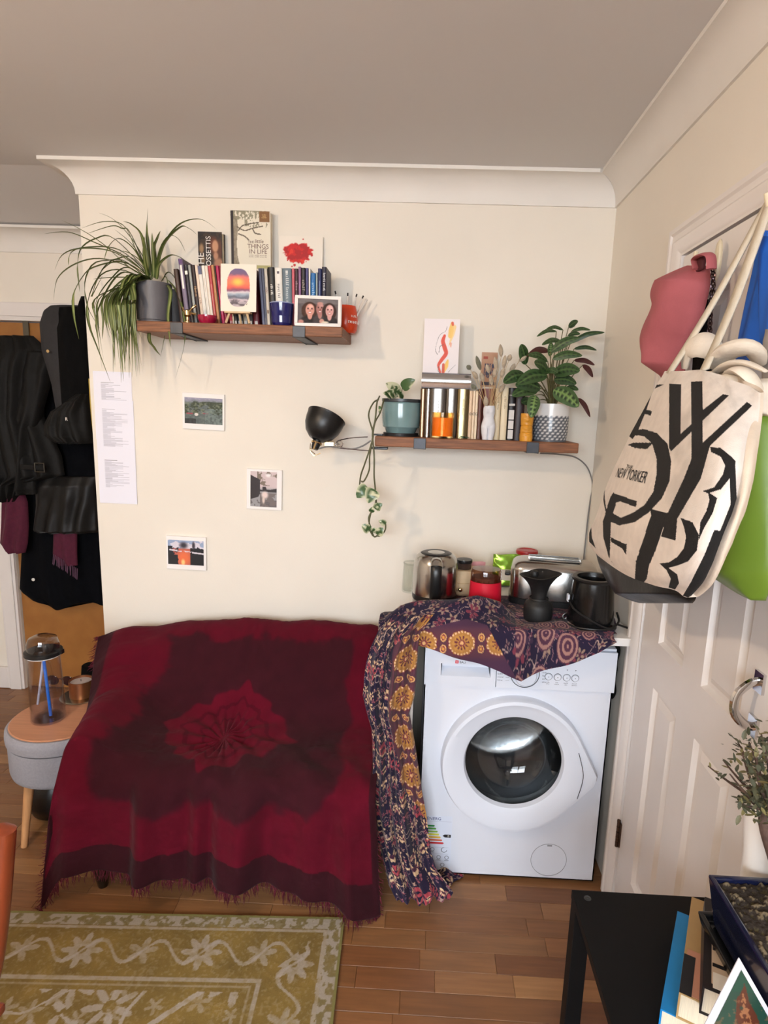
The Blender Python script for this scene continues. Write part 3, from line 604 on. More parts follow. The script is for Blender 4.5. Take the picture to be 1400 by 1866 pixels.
def stamp_card(u, v):
    p = Paint(u, v, (176, 134, 106)); n = fbm(u*20, v*26, 2); p.rect(.1, .95, .62, .66, (60, 54, 66)); p.mix((u > .18) & (u < .8) & (v > .7) & (v < .87) & (n > .44), (58, 60, 84)); p.rect(.12, .4, .92, .95, (150, 60, 40)); p.rect(.15, .8, .56, .6, (220, 210, 196)); return p.c
P = at(*c4(511, 300), 2.395); Q = at(*c4(618, 300), 2.395)
card('postcard', 'brown printed postcard standing behind the dried grass', 'card', Q[0]-P[0], P[2]-S2T, ((P[0]+Q[0])/2, 2.39, S2T), -.02, stamp_card, 50, 160, mat_=M_card)
# orange candle in a glass
P = at(*c4(242, 885), 2.222); w = at(*c4(318, 800), 2.222)[0]-at(*c4(166, 800), 2.222)[0]; hc = at(*c4(242, 706), 2.222)[2]-S2T
t = thing('candle', 'orange wax candle in a clear glass on the lower shelf', 'candle', (P[0], 2.225, S2T))
MB().lathe([(0, 0), (w/2-.002, 0), (w/2, .003), (w/2, hc), (w/2-.0025, hc), (w/2-.003, .008), (0, .007)], 40).build('glass', thin_glass('amber_glass', (255, 232, 190)), t)
MB().lathe([(0, .0075), (w/2-.0035, .0075), (w/2-.0035, hc*.8), (w/2-.006, hc*.78), (0, hc*.77)], 40).build('wax', mat('orange_wax', (238, 164, 60), .45, var=.06), t)
MB().tube([(0, 0, hc*.76), (.001, 0, hc*.86)], .0012, 6).build('wick', mat('soot', (30, 26, 24), .8), t)
# small green leaf charm
P = at(*c4(392, 880), 2.215); t = MB()
for k in range(6):
    a = k*1.05; g, _ = leaf_strip([(0, 0, .002), (.01*math.cos(a), .008*math.sin(a), .006), (.019*math.cos(a), .012*math.sin(a), .002)], .011, 6); t.grid(g)
o = t.build('leaf_charm', mat('dark_green_glass', (24, 78, 58), .2), solid=.001); o.location = (P[0], 2.218, S2T+.001); tag(o, 'small dark green leaf shaped trinket by the silver books', 'trinket')
# white body-shaped vase
P = at(*c4(548, 890), 2.22)
t = thing('body_vase', 'white matt vase shaped like a female torso with dried grass', 'vase', (P[0], 2.222, S2T)); M_cer = mat('matt_white_ceramic', (214, 214, 218), .6)
hv = at(*c4(548, 660), 2.222)[2]-S2T; rows = 26; R = np.zeros((rows, 28, 3)); zz = np.linspace(0, 1, rows)
for j, s in enumerate(zz):
    hw = np.interp(s, [0, .2, .38, .5, .65, .8, .92, 1], [.019, .024, .0265, .0235, .0185, .0215, .021, .018]); dpt = np.interp(s, [0, .38, .65, .82, 1], [.014, .018, .013, .016, .013])
    for k in range(28):
        a = 2*math.pi*k/28; x, y = hw*math.cos(a), dpt*math.sin(a)
        if y < 0:
            cleft = math.exp(-(x/.0035)**2)*(1-sm(.3, .42, s))*.011
            brst = sum(math.exp(-((x-q)/.0055)**2-((s-.83)/.05)**2) for q in (-.009, .009))*.007
            hip = math.exp(-((s-(.36+abs(x)*6))/.02)**2)*.003*(1 if abs(x) < .02 else 0)
            y += cleft+hip-brst
        R[j, k] = (x, y, s*hv)
m = MB().grid(R, wrap=True); m.add(R[0], [tuple(range(28))]); inn = R[-1]*np.array([.86, .86, 1]); m.add(np.concatenate([R[-1], inn, inn-np.array([0, 0, .03])]), [(k, (k+1) % 28, 28+(k+1) % 28, 28+k) for k in range(28)]+[(28+k, 28+(k+1) % 28, 56+(k+1) % 28, 56+k) for k in range(28)]+[tuple(56+k for k in range(28))]); m.build('body', M_cer, t, angle=60)
M_tail = mat('bunny_tail_fluff', (176, 160, 138), .95, var=.15, vs_=120, bump=.6, bs=400, sheen=.3); M_tg = mat('bunny_tail_green', (112, 112, 94), .95, var=.15, vs_=120, bump=.6, bs=400, sheen=.3); M_stem = mat('dry_straw', (196, 168, 124), .8)
tails = [(433, 415, 415, 395, 1), (500, 420, 478, 345, 1), (640, 330, 635, 265, 0), (690, 360, 700, 325, 0), (760, 360, 800, 335, 0), (470, 550, 445, 525, 1), (610, 420, 600, 350, 0), (655, 410, 665, 340, 0), (560, 440, 545, 395, 0), (590, 470, 600, 420, 0), (640, 470, 655, 420, 0), (700, 440, 725, 390, 0), (630, 570, 655, 525, 0), (480, 480, 455, 440, 0), (540, 660, 535, 610, 0), (520, 500, 505, 450, 0), (575, 520, 570, 470, 0)]
vz = S2T+hv
BT = {0: 'grey-green dried bunny tail leaning furthest left', 1: 'grey-green dried bunny tail standing tall, second from left', 2: 'tallest beige dried bunny tail, in front of the postcard', 4: 'beige dried bunny tail leaning furthest right over the prayer plant', 5: 'grey-green dried bunny tail low over the silver books', 12: 'beige dried bunny tail low right above the ivory books', 14: 'shortest beige dried bunny tail at the vase mouth'}
for i, (bx, by, tx, ty, g) in enumerate(tails):
    yy = 2.205+.05*((i*5) % 7)/7
    B = at(*c4(bx, by), yy); T = at(*c4(tx, ty), yy-.008); D = (T-B); T = B+D*1.25; S = np.array([P[0]+(B[0]-P[0])*.12, 2.222+(i % 3-1)*.004, vz-.026])
    q = thing('bunny_tail', BT.get(i, 'beige dried bunny tail in the middle of the vase bunch'), 'dried flower', S, group='dried bunny tails in the body vase')
    MB().tube(spline([S, (S+B)/2+np.array([0, -.004, .01]), B], 8), .0009, 5).build('stem', M_stem, q, w=True)
    n = 9; L = spline([B, (B+T)/2, T], n); rr = np.sin(np.linspace(.25, math.pi-.12, n))*.0085+.0004; MB().tube(L, rr, 10).build('seed_head', M_tg if g else M_tail, q, w=True)
# yellow tiki candle
P = at(*c4(806, 898), 2.215); ht = at(*c4(806, 712), 2.215)[2]-S2T
t = thing('tiki_candle', 'mustard yellow carved tiki shaped candle on the lower shelf', 'candle', (P[0], 2.224, S2T)); nz, na = 44, 40; R = np.zeros((nz, na, 3))
for j in range(nz):
    s = j/(nz-1)
    for k in range(na):
        a = 2*math.pi*k/na; f = a-1.5*math.pi; f = (f+math.pi) % (2*math.pi)-math.pi
        r = .0225+.001*math.sin(s*9); r -= .003*math.exp(-((s-.55)/.012)**2)+.002*math.exp(-((s-.3)/.01)**2)
        for s0, f0, dr, ss, fs in ((.44, .0, .004, .05, .25), (.4, .55, -.002, .03, .2), (.4, -.55, -.002, .03, .2), (.24, 0, -.003, .03, .5), (.86, .4, -.002, .04, .25), (.86, -.4, -.002, .04, .25), (.68, 0, -.002, .02, .5), (.76, 0, .003, .05, .2)): r += dr*math.exp(-((s-s0)/ss)**2-((f-f0)/fs)**2)
        R[j, k] = (r*math.cos(a), r*math.sin(a), s*ht)
m = MB().grid(R, wrap=True); m.add(R[0], [tuple(range(na))]); m.add(R[-1], [tuple(range(na))]); m.build('body', mat('mustard_wax', (206, 142, 44), .35, var=.08), t, angle=60)
MB().tube([(0, 0, ht), (0, 0, ht+.006)], .001, 6).build('wick', mat('soot'), t)

# ------------------------------------------------------------------ teal pot with trailing pothos
P = at(730, 798, 2.28); t = thing('pothos_plant', 'variegated trailing pothos in a ribbed teal pot on the lower shelf', 'potted plant', (P[0], 2.285, S2T)); hp = at(730, 727, 2.285)[2]-S2T
k_ = 2.285/1100*1.0
R0 = 34.5*k_
prof = [(0, 0), (R0*.62, 0), (R0*.72, .006), (R0*.86, .03)]+[(R0*(.93+.07*math.sin(min(1, s*1.4)*math.pi*.62))+(.0016 if i % 2 else 0), .03+(hp-.045)*s) for i, s in enumerate(np.linspace(.03, 1, 30))]
MB().lathe(prof+[(R0*.985, hp-.012)], 48, cap=False).build('pot', mat('teal_glaze', (112, 140, 142), .18, var=.12, vs_=10, coat=.4), t, angle=60)
MB().lathe([(R0*.98, hp-.013), (R0*1.02, hp-.01), (R0*1.02, hp), (R0*.95, hp), (R0*.92, hp-.02), (0, hp-.022)], 48, cap=False).build('rim', mat('dark_rim_glaze', (48, 52, 56), .35), t)
MB().lathe([(0, 0), (R0*.9, 0), (R0*.92, .012), (R0*.8, .012), (0, .004)], 40).build('saucer', mat('black_saucer', (30, 30, 32), .4), t)
vcol = mat('variegated_leaf', attr=True, rough=.4, coat=.15)
def heart(t_): return np.clip(np.sin(np.pi*np.clip(t_, 0, 1)**.62), 0, 1)**.9
def pothos_leaf(b, e, wpx, y0, y1, face=(1, 0, .2), seed=0, parent=t, white=.5):
    B = at(*b, y0); E = at(*e, y1); mid = (B+E)/2+np.array([0, -.006, .004])
    nx = 14; g, tt = leaf_strip([B, mid, E], wpx*.0027, nx, .18, side=np.cross(E-B, (0.15, -1, .2)), prof=heart)
    a = np.abs(np.array([-1, -.5, 0, .5, 1]))[None, :]*np.ones((nx, 1)); n = vnoise(tt[:, None]*4+seed*3.1+a*0, np.array([-1, -.5, 0, .5, 1])[None]*1.5+seed, seed)
    c = np.where((n+.35*(a > .8) > 1-white)[..., None], lin((206, 206, 172)), lin((64, 92, 52))); m = MB().grid(g, c); return m.build('leaf', vcol, parent, w=True, colour=True, recalc=False)
M_vine = mat('olive_vine', (84, 84, 56), .55)
for pts, yy in (([(690, 728), (680, 735), (672, 757), (680, 790), (676, 812), (665, 845), (657, 870), (655, 903)], (2.26, 2.2, 2.17, 2.17, 2.17, 2.18, 2.2, 2.25)), ([(692, 722), (687, 735), (684, 765), (679, 790), (682, 830), (682, 868), (684, 890), (684, 905), (685, 915), (680, 928), (672, 944), (676, 962), (682, 978), (690, 974)], (2.26, 2.2, 2.17, 2.17, 2.17, 2.18, 2.2, 2.2, 2.2, 2.2, 2.2, 2.2, 2.2, 2.19)),
        ([(700, 727), (693, 752), (683, 772), (678, 806), (674, 830), (673, 856), (664, 876), (658, 877)], (2.24, 2.2, 2.17, 2.17, 2.17, 2.19, 2.2, 2.2)), ([(683, 900), (686, 915), (680, 925), (676, 935), (673, 952), (674, 965), (680, 977)], (2.19,)*7), ([(686, 976), (694, 976), (702, 966), (703, 955)], (2.18,)*4)):
    MB().tube(spline([at(u, v, yy[i]) for i, (u, v) in enumerate(pts)], 60), .003, 6).build('vine', M_vine, t, w=True)
for b, e, w_ in (((732, 728), (733, 706), 3),): MB().tube(spline([at(732, 730, 2.28), at(732, 715, 2.27), at(734, 705, 2.26)], 8), .0016, 6).build('stem', M_vine, t, w=True)
for i, (b, e, w_, y0, y1, wh) in enumerate([((733, 708), (757, 692), 15, 2.26, 2.24, .05), ((728, 718), (703, 698), 17, 2.26, 2.22, .75), ((727, 722), (717, 703), 12, 2.25, 2.21, .3), ((714, 724), (698, 716), 10, 2.24, 2.2, .2), ((722, 724), (705, 712), 12, 2.24, 2.2, .35), ((735, 726), (722, 716), 9, 2.26, 2.22, .3),
        ((671, 889), (650, 907), 20, 2.2, 2.19, .35), ((683, 892), (671, 917), 21, 2.19, 2.18, .45), ((684, 928), (697, 918), 12, 2.19, 2.18, .35), ((677, 934), (680, 924), 8, 2.19, 2.18, .3), ((674, 968), (659, 957), 13, 2.19, 2.18, .4), ((681, 971), (685, 962), 9, 2.19, 2.18, .4), ((688, 975), (699, 962), 13, 2.18, 2.17, .45), ((703, 956), (690, 949), 9, 2.18, 2.17, .5), ((693, 740), (691, 753), 4, 2.19, 2.19, .3)]):
    pothos_leaf(b, e, w_, y0, y1, seed=i, white=wh)

# ------------------------------------------------------------------ prayer plant
P = at(1002, 802, 2.285); t = thing('prayer_plant', 'prayer plant with patterned leaves in a grey dotted white pot', 'potted plant', (P[0], 2.29, S2T)); hp = at(1002, 736, 2.29)[2]-S2T; rp = 31*2.29/1100
nz, na = 28, 84; u, v = np.meshgrid(np.arange(na), np.arange(nz)); A = u*2*math.pi/na; Z = v/(nz-1)*hp; RR = rp*(.94+.06*sm(0, .3, v/(nz-1)))
Pp = np.stack([RR*np.cos(A), RR*np.sin(A), Z], -1); white = (v/(nz-1) > .68) | (((u+((v//2) % 2)*2) % 4 < 2) & (v % 2 == 0) & (v > 1))
m = MB().grid(Pp, np.where(white[..., None], lin((222, 222, 222)), lin((92, 98, 106))), wrap=True); m.add(Pp[0], [tuple(range(na))], lin((92, 98, 106))); m.build('pot', mat('dotted_glaze', attr=True, rough=.25, coat=.2), t, colour=True, angle=60)
MB().lathe([(rp, hp), (rp*.95, hp), (rp*.94, hp-.015), (0, hp-.016)], 48, cap=False).build('soil', mat('dark_soil', (44, 34, 28), .95, bump=.8, bs=200), t)
mlm = mat('prayer_leaf', attr=True, rough=.42)
def mleaf(b, e, wpx, yb_, ye, tone=0, face=(.1, -1, .35)):
    B = at(*c4(*b), yb_); E = at(*c4(*e), ye); D = E-B; L = np.linalg.norm(D)
    nx = 22; P_ = spline([B, B+D*.5+np.array([0, -.004, .10*L]), E], nx); T = np.gradient(P_, axis=0); T /= np.linalg.norm(T, axis=1)[:, None]
    sd = np.cross(T, np.array(face)); sd /= np.linalg.norm(sd, axis=1)[:, None]; nn = np.cross(sd, T); tt = np.linspace(0, 1, nx); wv = np.clip(np.sin(np.pi*tt**.85), 0, 1)**.72*wpx*.00208/3.684/2
    ks = np.linspace(-1, 1, 11); g = np.stack([P_+sd*(wv*a)[:, None]-nn*(wv*abs(a)**1.3*.16)[:, None] for a in ks], 1)
    a = np.abs(ks)[None, :]*np.ones((nx, 1)); tv = tt[:, None]*np.ones((1, 11)); base = lin([(56, 82, 44), (74, 34, 34), (66, 92, 54), (48, 72, 42)][tone])
    c = np.tile(base, (nx, 11, 1))
    if tone != 1:
        ph = (tv*7-a*.8) % 1; blot = (np.abs(a-.38) < .2) & (ph > .3) & (ph < .75) & (tv > .08) & (tv < .92); c[blot] = lin((26, 44, 26)); c[a < .06] = lin((120, 150, 84) if tone == 2 else (78, 104, 56))
        if tone == 2: c[(np.abs(a-.3) < .12) & (ph < .3)] = lin((122, 150, 92))
    MB().grid(g, c).build('leaf', mlm, t, w=True, colour=True, recalc=False)
    S = np.array([P[0]+.012*math.sin(b[0]), 2.285+.012*math.cos(b[1]), S2T+hp-.012]); MB().tube(spline([S, S*.5+B*.5+np.array([0, 0, .02]), B], 10), [.0022]*6+[.0016]*4, 6).build('stalk', mat('plant_stalk', (92, 86, 52), .5), t, w=True)
for a in [((1055, 150), (942, 146), 26, 2.3, 2.26, 0), ((1010, 160), (878, 197), 26, 2.28, 2.22, 0), ((1092, 135), (1156, 94), 42, 2.3, 2.27, 3), ((1112, 160), (1240, 153), 26, 2.3, 2.28, 0), ((1088, 188), (1170, 180), 34, 2.29, 2.26, 3), ((1105, 240), (1335, 168), 34, 2.3, 2.28, 3), ((1045, 228), (912, 252), 36, 2.28, 2.22, 0), ((972, 300), (1165, 205), 60, 2.26, 2.22, 0), ((962, 290), (812, 330), 48, 2.27, 2.2, 1), ((805, 385), (772, 248), 68, 2.25, 2.22, 0),
          ((952, 362), (818, 322), 48, 2.25, 2.19, 0), ((960, 440), (862, 372), 78, 2.24, 2.18, 0), ((985, 345), (1185, 325), 56, 2.25, 2.22, 0), ((1130, 278), (1282, 288), 30, 2.3, 2.28, 3), ((1130, 355), (1268, 388), 36, 2.28, 2.26, 1), ((1190, 385), (1255, 470), 40, 2.28, 2.26, 1), ((990, 440), (1168, 428), 92, 2.24, 2.18, 0), ((935, 425), (1020, 440), 56, 2.23, 2.18, 0), ((800, 452), (655, 508), 84, 2.25, 2.2, 0), ((948, 455), (748, 515), 92, 2.23, 2.17, 0), ((905, 545), (735, 525), 92, 2.22, 2.17, 3),
          ((885, 560), (712, 595), 76, 2.22, 2.16, 0), ((870, 590), (842, 742), 84, 2.2, 2.165, 2), ((990, 555), (1160, 668), 118, 2.21, 2.17, 2), ((1160, 610), (1237, 738), 34, 2.26, 2.24, 1), ((995, 485), (1145, 515), 74, 2.25, 2.21, 3), ((1070, 540), (1158, 556), 42, 2.24, 2.2, 3), ((850, 640), (775, 640), 60, 2.24, 2.2, 3), ((968, 330), (975, 235), 40, 2.27, 2.25, 2)]: mleaf(*a)

# ------------------------------------------------------------------ clip lamp on the shelf end
t = thing('clip_lamp', 'black dome clip-on lamp with brass fittings clamped to the lower shelf', 'lamp', (-.17, 2.28, 1.426)); Yl = 2.27
M_blk = mat('satin_black_metal', (20, 20, 21), .38); c0 = at(590, 772, Yl); kk = Yl/1100
axis = Vector((-.0, -.0, 1)); Mx = Matrix.Translation(Vector(c0)) @ Euler((math.radians(-24), math.radians(20), 0)).to_matrix().to_4x4()
r0 = 35*kk; pr = [(r0*.22, -r0*.95), (r0*.45, -r0*.88), (r0*.74, -r0*.62), (r0*.92, -r0*.25), (r0*.98, .05*r0), (r0*1.0, r0*.3), (r0*1.03, r0*.42), (r0*1.0, r0*.44), (r0*.95, r0*.3), (r0*.93, .05*r0), (r0*.86, -r0*.25), (r0*.68, -r0*.58), (r0*.3, -r0*.86), (.001, -r0*.88)]
MB().lathe(pr, 48, M=Mx, cap=False).build('shade', M_blk, t, w=True, angle=50)
bp = at(577, 808, Yl); Ms = Matrix.Translation(Vector(bp)) @ Euler((math.radians(-18), math.radians(16), 0)).to_matrix().to_4x4()
MB().lathe([(0, -.024), (.012, -.024), (.015, -.016), (.017, .012), (0, .014)], 20, M=Ms).build('socket', M_blk, t, w=True)
MB().lathe([(.019, -.002), (.021, 0), (.021, .004), (.019, .005)], 28, M=Ms, cap=False).box(-.003, .003, -.022, -.018, -.028, .004, M=Ms).build('brass_ring', M_brass, t, w=True)
M_chr = mat('chrome', (215, 215, 218), .08, 1.0)
MB().tube([at(577, 817, Yl-.02), at(566, 818, Yl), at(566, 823, Yl), at(572, 831, Yl), at(584, 826, Yl)], .0016, 6).tube([at(566, 808, Yl), at(565, 820, Yl), at(575, 828, Yl)], .0016, 6).build('wire_guard', M_brass, t, w=True)
MB().box(*(lambda a, b: (a[0], b[0], Yl-.008, Yl+.008, b[2], a[2]))(at(592, 805, Yl), at(609, 813, Yl))).build('knuckle', M_brass, t, w=True, bevel=.001)
a = at(619, 809, Yl); MB().tube([a+np.array([.0115*math.cos(q), -.004, .0115*math.sin(q)]) for q in np.linspace(0, 6.28, 25)[:-1]], .0028, 8, closed=True).build('spring', M_chr, t, w=True)
MB().tube([at(611, 811, Yl), a], .004, 8).build('spring_pin', M_chr, t, w=True)
MB().tube(spline([at(616, 803, Yl-.004), at(640, 798, Yl-.01), at(670, 796, Yl-.02)], 12), .0022, 6).build('clip_arm', M_chr, t, w=True); MB().tube(spline([at(619, 816, Yl-.004), at(645, 819, Yl-.01), at(672, 821, Yl-.02)], 12), .0022, 6).build('clip_arm', M_chr, t, w=True)
MB().tube(spline([at(580, 818, Yl), at(600, 814, Yl), at(640, 818, Yl), at(660, 813, Yl), at(676, 803, Yl)], 30), .003, 8).build('flex', mat('grey_flex', (120, 118, 116), .5), t, w=True)
MB().box(-.2, -.165, 2.235, 2.265, S2T+.0005, S2T+.006).build('clip_pad', M_blk, t, w=True, smooth=False, bevel=.001); MB().box(-.205, -.145, 2.235, 2.262, 1.412, 1.4215).build('clip_pad', M_blk, t, w=True, smooth=False, bevel=.002)
cb = MB().tube(spline([at(985, 826, 2.34), at(1020, 828, 2.38), at(1048, 833, 2.405), at(1068, 848, 2.412), at(1078, 870, 2.413), at(1080, 890, 2.413), at(1076, 912, 2.413), at(1071, 950, 2.413), at(1067, 990, 2.413), at(1064, 1020, 2.41), at(1063, 1060, 2.4)], 60), .0028, 8).build('lamp_cable', mat('grey_flex')); tag(cb, 'grey cable running from the lower shelf down the wall corner', 'cable')

# ------------------------------------------------------------------ spider plant
P = at(282, 584, 2.285); t = thing('spider_plant', 'large spider plant with arching striped leaves in a grey pot', 'potted plant', (P[0], 2.285, S1T)); hp = at(282, 517, 2.285)[2]-S1T; rp = 31*2.285/1100
MB().lathe([(0, 0), (rp*.84, 0), (rp*.86, .012), (rp*.92, .014), (rp, hp), (rp*.95, hp), (rp*.93, hp-.02), (0, hp-.021)], 44).build('pot', mat('grey_plastic_pot', (96, 94, 98), .5), t)
P2 = at(318, 584, 2.33); q = thing('empty_pot', 'dark grey plant pot half behind the spider plant', 'pot', (P2[0]-.008, 2.345, S1T)); MB().lathe([(0, 0), (.042, 0), (.05, .13), (.047, .13), (.04, .006), (0, .005)], 36).build('body', mat('charcoal_pot', (52, 54, 58), .5), q)
slm = mat('striped_grass_leaf', attr=True, rough=.42)
def c1(x, y): return 80+x/4.375, 360+y/4.375
def sleaf(pts, w, ys):
    Q = [at(*c1(*p), yy) for p, yy in zip(pts, ys)]; n = 22
    g, tt = leaf_strip(Q, w, n, .35, prof=lambda s: np.clip(np.minimum(1, s*4+.55)*(1-s**3.2), .03, 1))
    tone = rnd.uniform(.75, 1.15); c = np.tile(lin((66, 82, 36))*tone, (n, 5, 1)); c[:, 2] = lin((148, 152, 96))*tone; c[:, (1, 3)] = lin((92, 106, 52))*tone
    MB().grid(g, c).build('leaf', slm, t, w=True, colour=True, recalc=False)
main = [[(850, 660), (800, 500), (690, 320), (560, 180), (435, 120)], [(840, 640), (740, 440), (640, 230), (480, 195), (300, 245)], [(860, 650), (830, 400), (825, 230), (830, 85)], [(880, 640), (870, 450), (862, 280)], [(830, 650), (800, 480), (803, 310)], [(890, 640), (950, 400), (1080, 220), (1250, 175), (1385, 260)], [(890, 640), (960, 380), (1090, 240), (1160, 250), (1225, 300)], [(885, 640), (930, 420), (1000, 310), (1070, 330), (1130, 435)],
        [(900, 650), (920, 540), (1010, 465), (1090, 480), (1160, 540)], [(820, 640), (680, 560), (480, 380), (300, 260), (140, 180)], [(820, 620), (640, 470), (400, 360), (200, 280), (0, 290)], [(810, 640), (640, 540), (430, 490), (240, 540), (110, 650), (78, 820)], [(820, 600), (600, 420), (350, 400), (220, 440), (195, 540)], [(820, 610), (560, 440), (300, 410), (150, 460), (85, 580)], [(830, 600), (560, 330), (420, 330), (300, 410), (270, 560), (285, 750)],
        [(830, 620), (720, 420), (600, 330), (520, 390), (480, 500)], [(830, 640), (700, 480), (560, 500), (400, 530), (330, 680), (350, 880), (460, 1060)], [(820, 650), (640, 520), (400, 560), (300, 650), (240, 780), (240, 950), (280, 1130)], [(830, 650), (660, 560), (540, 650), (440, 780), (400, 900)], [(820, 660), (620, 580), (460, 620), (360, 800), (355, 1000), (430, 1210), (530, 1470)], [(850, 640), (760, 500), (640, 430), (590, 460)], [(950, 660), (990, 600), (1040, 640), (1130, 800), (1230, 980)], [(940, 670), (975, 640), (990, 800), (985, 1000), (930, 1270)], [(960, 680), (1010, 760), (990, 960), (1010, 1190)], [(990, 660), (1060, 760), (1110, 930), (1125, 1150), (1050, 1440)],
        [(930, 690), (840, 1090), (880, 1200), (930, 1260)], [(820, 640), (620, 500), (480, 560), (380, 790), (470, 620)], [(815, 620), (690, 540), (570, 510), (450, 600), (400, 730)], [(840, 640), (690, 290), (620, 250), (540, 230), (340, 290)], [(840, 640), (720, 400), (560, 250), (690, 600), (600, 300)][:3], [(840, 620), (780, 320), (700, 220), (630, 190)], [(895, 640), (880, 420), (905, 330), (930, 265)], [(800, 650), (600, 640), (390, 650)], [(800, 660), (640, 600), (520, 720), (420, 960), (440, 1180)]]
for i, p in enumerate(main):
    n = len(p); sp = rnd.uniform(-.12, .02) if i not in (5, 6, 7, 8) else rnd.uniform(-.05, .02)
    sleaf(p, rnd.uniform(.0115, .017), [2.28+sp*(k/(n-1))**.8 for k in range(n)])
for i in range(64):       # the hanging mass left of the pot
    x1 = rnd.gauss(640, 75); y1 = 1180+rnd.uniform(-160, 330)*(1-.35*abs(x1-620)/200); sx = rnd.uniform(-60, 50); dpt = rnd.uniform(-.1, .03)
    mid = min(725, x1+rnd.uniform(-45, 30)); sleaf([(rnd.uniform(780, 860), 655), (min(760, 720+sx), 640+rnd.uniform(-20, 40)), (mid, 800), (min(735, mid+rnd.uniform(-25, 15)), 1000), (min(790, x1), y1)], rnd.uniform(.009, .014), [2.27, 2.25+dpt*.6, 2.25+dpt, 2.26+dpt, 2.27+dpt])

# ------------------------------------------------------------------ sheets and little canvases on the wall
def sheet_print(seed, blocks):
    def f(u, v):
        p = Paint(u, v, (232, 232, 244)); r = random.Random(seed)
        for (v0, v1, x0) in blocks:
            y = v1
            while y > v0: p.mix((u > x0) & (u < x0+r.choice([.12, .2, .3, .34, .5, .66])) & (v > y-.006) & (v < y)*1, (176, 176, 190)); y -= .0125
        for (v0, v1, x0) in blocks[:1]: p.mix((u > x0) & (u < x0+.34) & (v > v1+.018) & (v < v1+.026), (120, 120, 130))
        return p.c
    return f
for l, (x0, y0), (x1, y1), (bx, by), sd, blk, dy in (('printed white sheet taped top left beside the spider plant', (168, 676), (238, 676), (172, 800), 1, [(.3, .82, .2)], .0006), ('printed white sheet, middle one of the three at the wall edge', (172, 728), (242, 728), (178, 820), 2, [(.08, .8, .18)], .0016), ('printed white sheet, lowest of the three at the wall edge', (177, 818), (246, 821), (181, 916), 3, [(.3, .78, .17)], .0026)):
    A = at(x0, y0, YB-.002); B = at(x1, y1, YB-.002); C_ = at(bx, by, YB-.002); w = B[0]-A[0]; h = A[2]-C_[2]
    t = thing('paper_sheet', l, 'paper', ((A[0]+B[0])/2, YB-dy-.0012, C_[2]), (0, math.radians(.4), 0), 'printed sheets at the wall edge'); sh = MB().box(-w/2, w/2, 0, .0006, 0, h).build('sheet', mat('copy_paper', (234, 234, 246), .8), t, smooth=False); picture('print', w-.001, h-.001, 60, 170, sheet_print(sd, blk), sh, -.0003, z0=.0005)
def pic_trees(u, v):
    p = Paint(u, v, (90, 100, 98)); n = fbm(u*7, v*9, 2); n2 = fbm(u*20, v*20, 5); p.mix(sm(.72, .9, v-.12*n), (150, 148, 168)); p.mix((v < .86) & (v > .35) & (n > .42), (56, 66, 48)); p.mix((n2 > .58)*.5*(v < .8), (124, 130, 104)); p.mix((v < .38)*.7, (84, 94, 92)); p.rect(.05, .22, .36, .41, (150, 60, 74)); p.rect(.48, .62, .38, .42, (140, 66, 76)); p.ell(.31, .36, .05, .06, (220, 214, 210), .3); p.ell(.15, .08, .03, .05, (210, 206, 206), .3); p.mix((u < .3) & (v < .2)*1, (44, 48, 48)); p.mix(((u > .55) & (v < .6) & (n2 > .4))*.6, (110, 126, 122)); return p.c+(n2[..., None]-.5)*40
def pic_canal(u, v):
    p = Paint(u, v, (150, 148, 150)); n = fbm(u*6, v*9, 7); p.mix(sm(.45, .6, v)*.9, (212, 192, 192)); p.mix((v > .6)*sm(.5, .6, n)*(u > .25), (120, 106, 92)); p.ell(.68, .9, .1, .05, (236, 230, 230), .6)
    p.poly([(0, .2), (.3, .28), (.36, .36), (.36, .78), (.16, .84), (0, .9)], (44, 36, 38)); p.poly([(.34, .44), (1, .42), (1, .54), (.75, .5), (.62, .5), (.58, .58), (.46, .57), (.45, .48), (.34, .5)], (40, 34, 36)); p.mix((v < .4) & (u > .36)*(n > .45), (110, 100, 98)); p.ell(.55, .34, .12, .1, (226, 206, 200), .5); p.ell(.5, .2, .05, .1, (214, 196, 186), .5); p.mix((v < .2)*(n < .5)*.8, (86, 78, 80)); return p.c
def pic_sunset2(u, v):
    p = Paint(u, v, (150, 166, 196)); n = fbm(u*6, v*6, 11); p.mix((v > .6)*(n > .48)*.9, (222, 214, 222)); p.mix((v < .66)*sm(.3, .7, 1-np.abs(u-.45)), (176, 92, 84)); p.ell(.45, .28, .2, .3, (226, 110, 66), .7); p.ell(.42, .1, .05, .12, (246, 200, 130), .6); p.mix((v < .75) & (u < .3) & (n+u < .78), (40, 42, 48)); p.mix((u > .62) & (v < .5+.3*n), (26, 26, 30)); p.mix((v < .4) & (u < .28), (34, 34, 38)); p.mix((np.abs(v-.6+.12*u) < .03)*(n > .4), (214, 206, 214)); p.ell(.44, .8, .1, .12, (54, 50, 60), .7); p.ell(.72, .8, .04, .15, (60, 54, 62), .6); return p.c
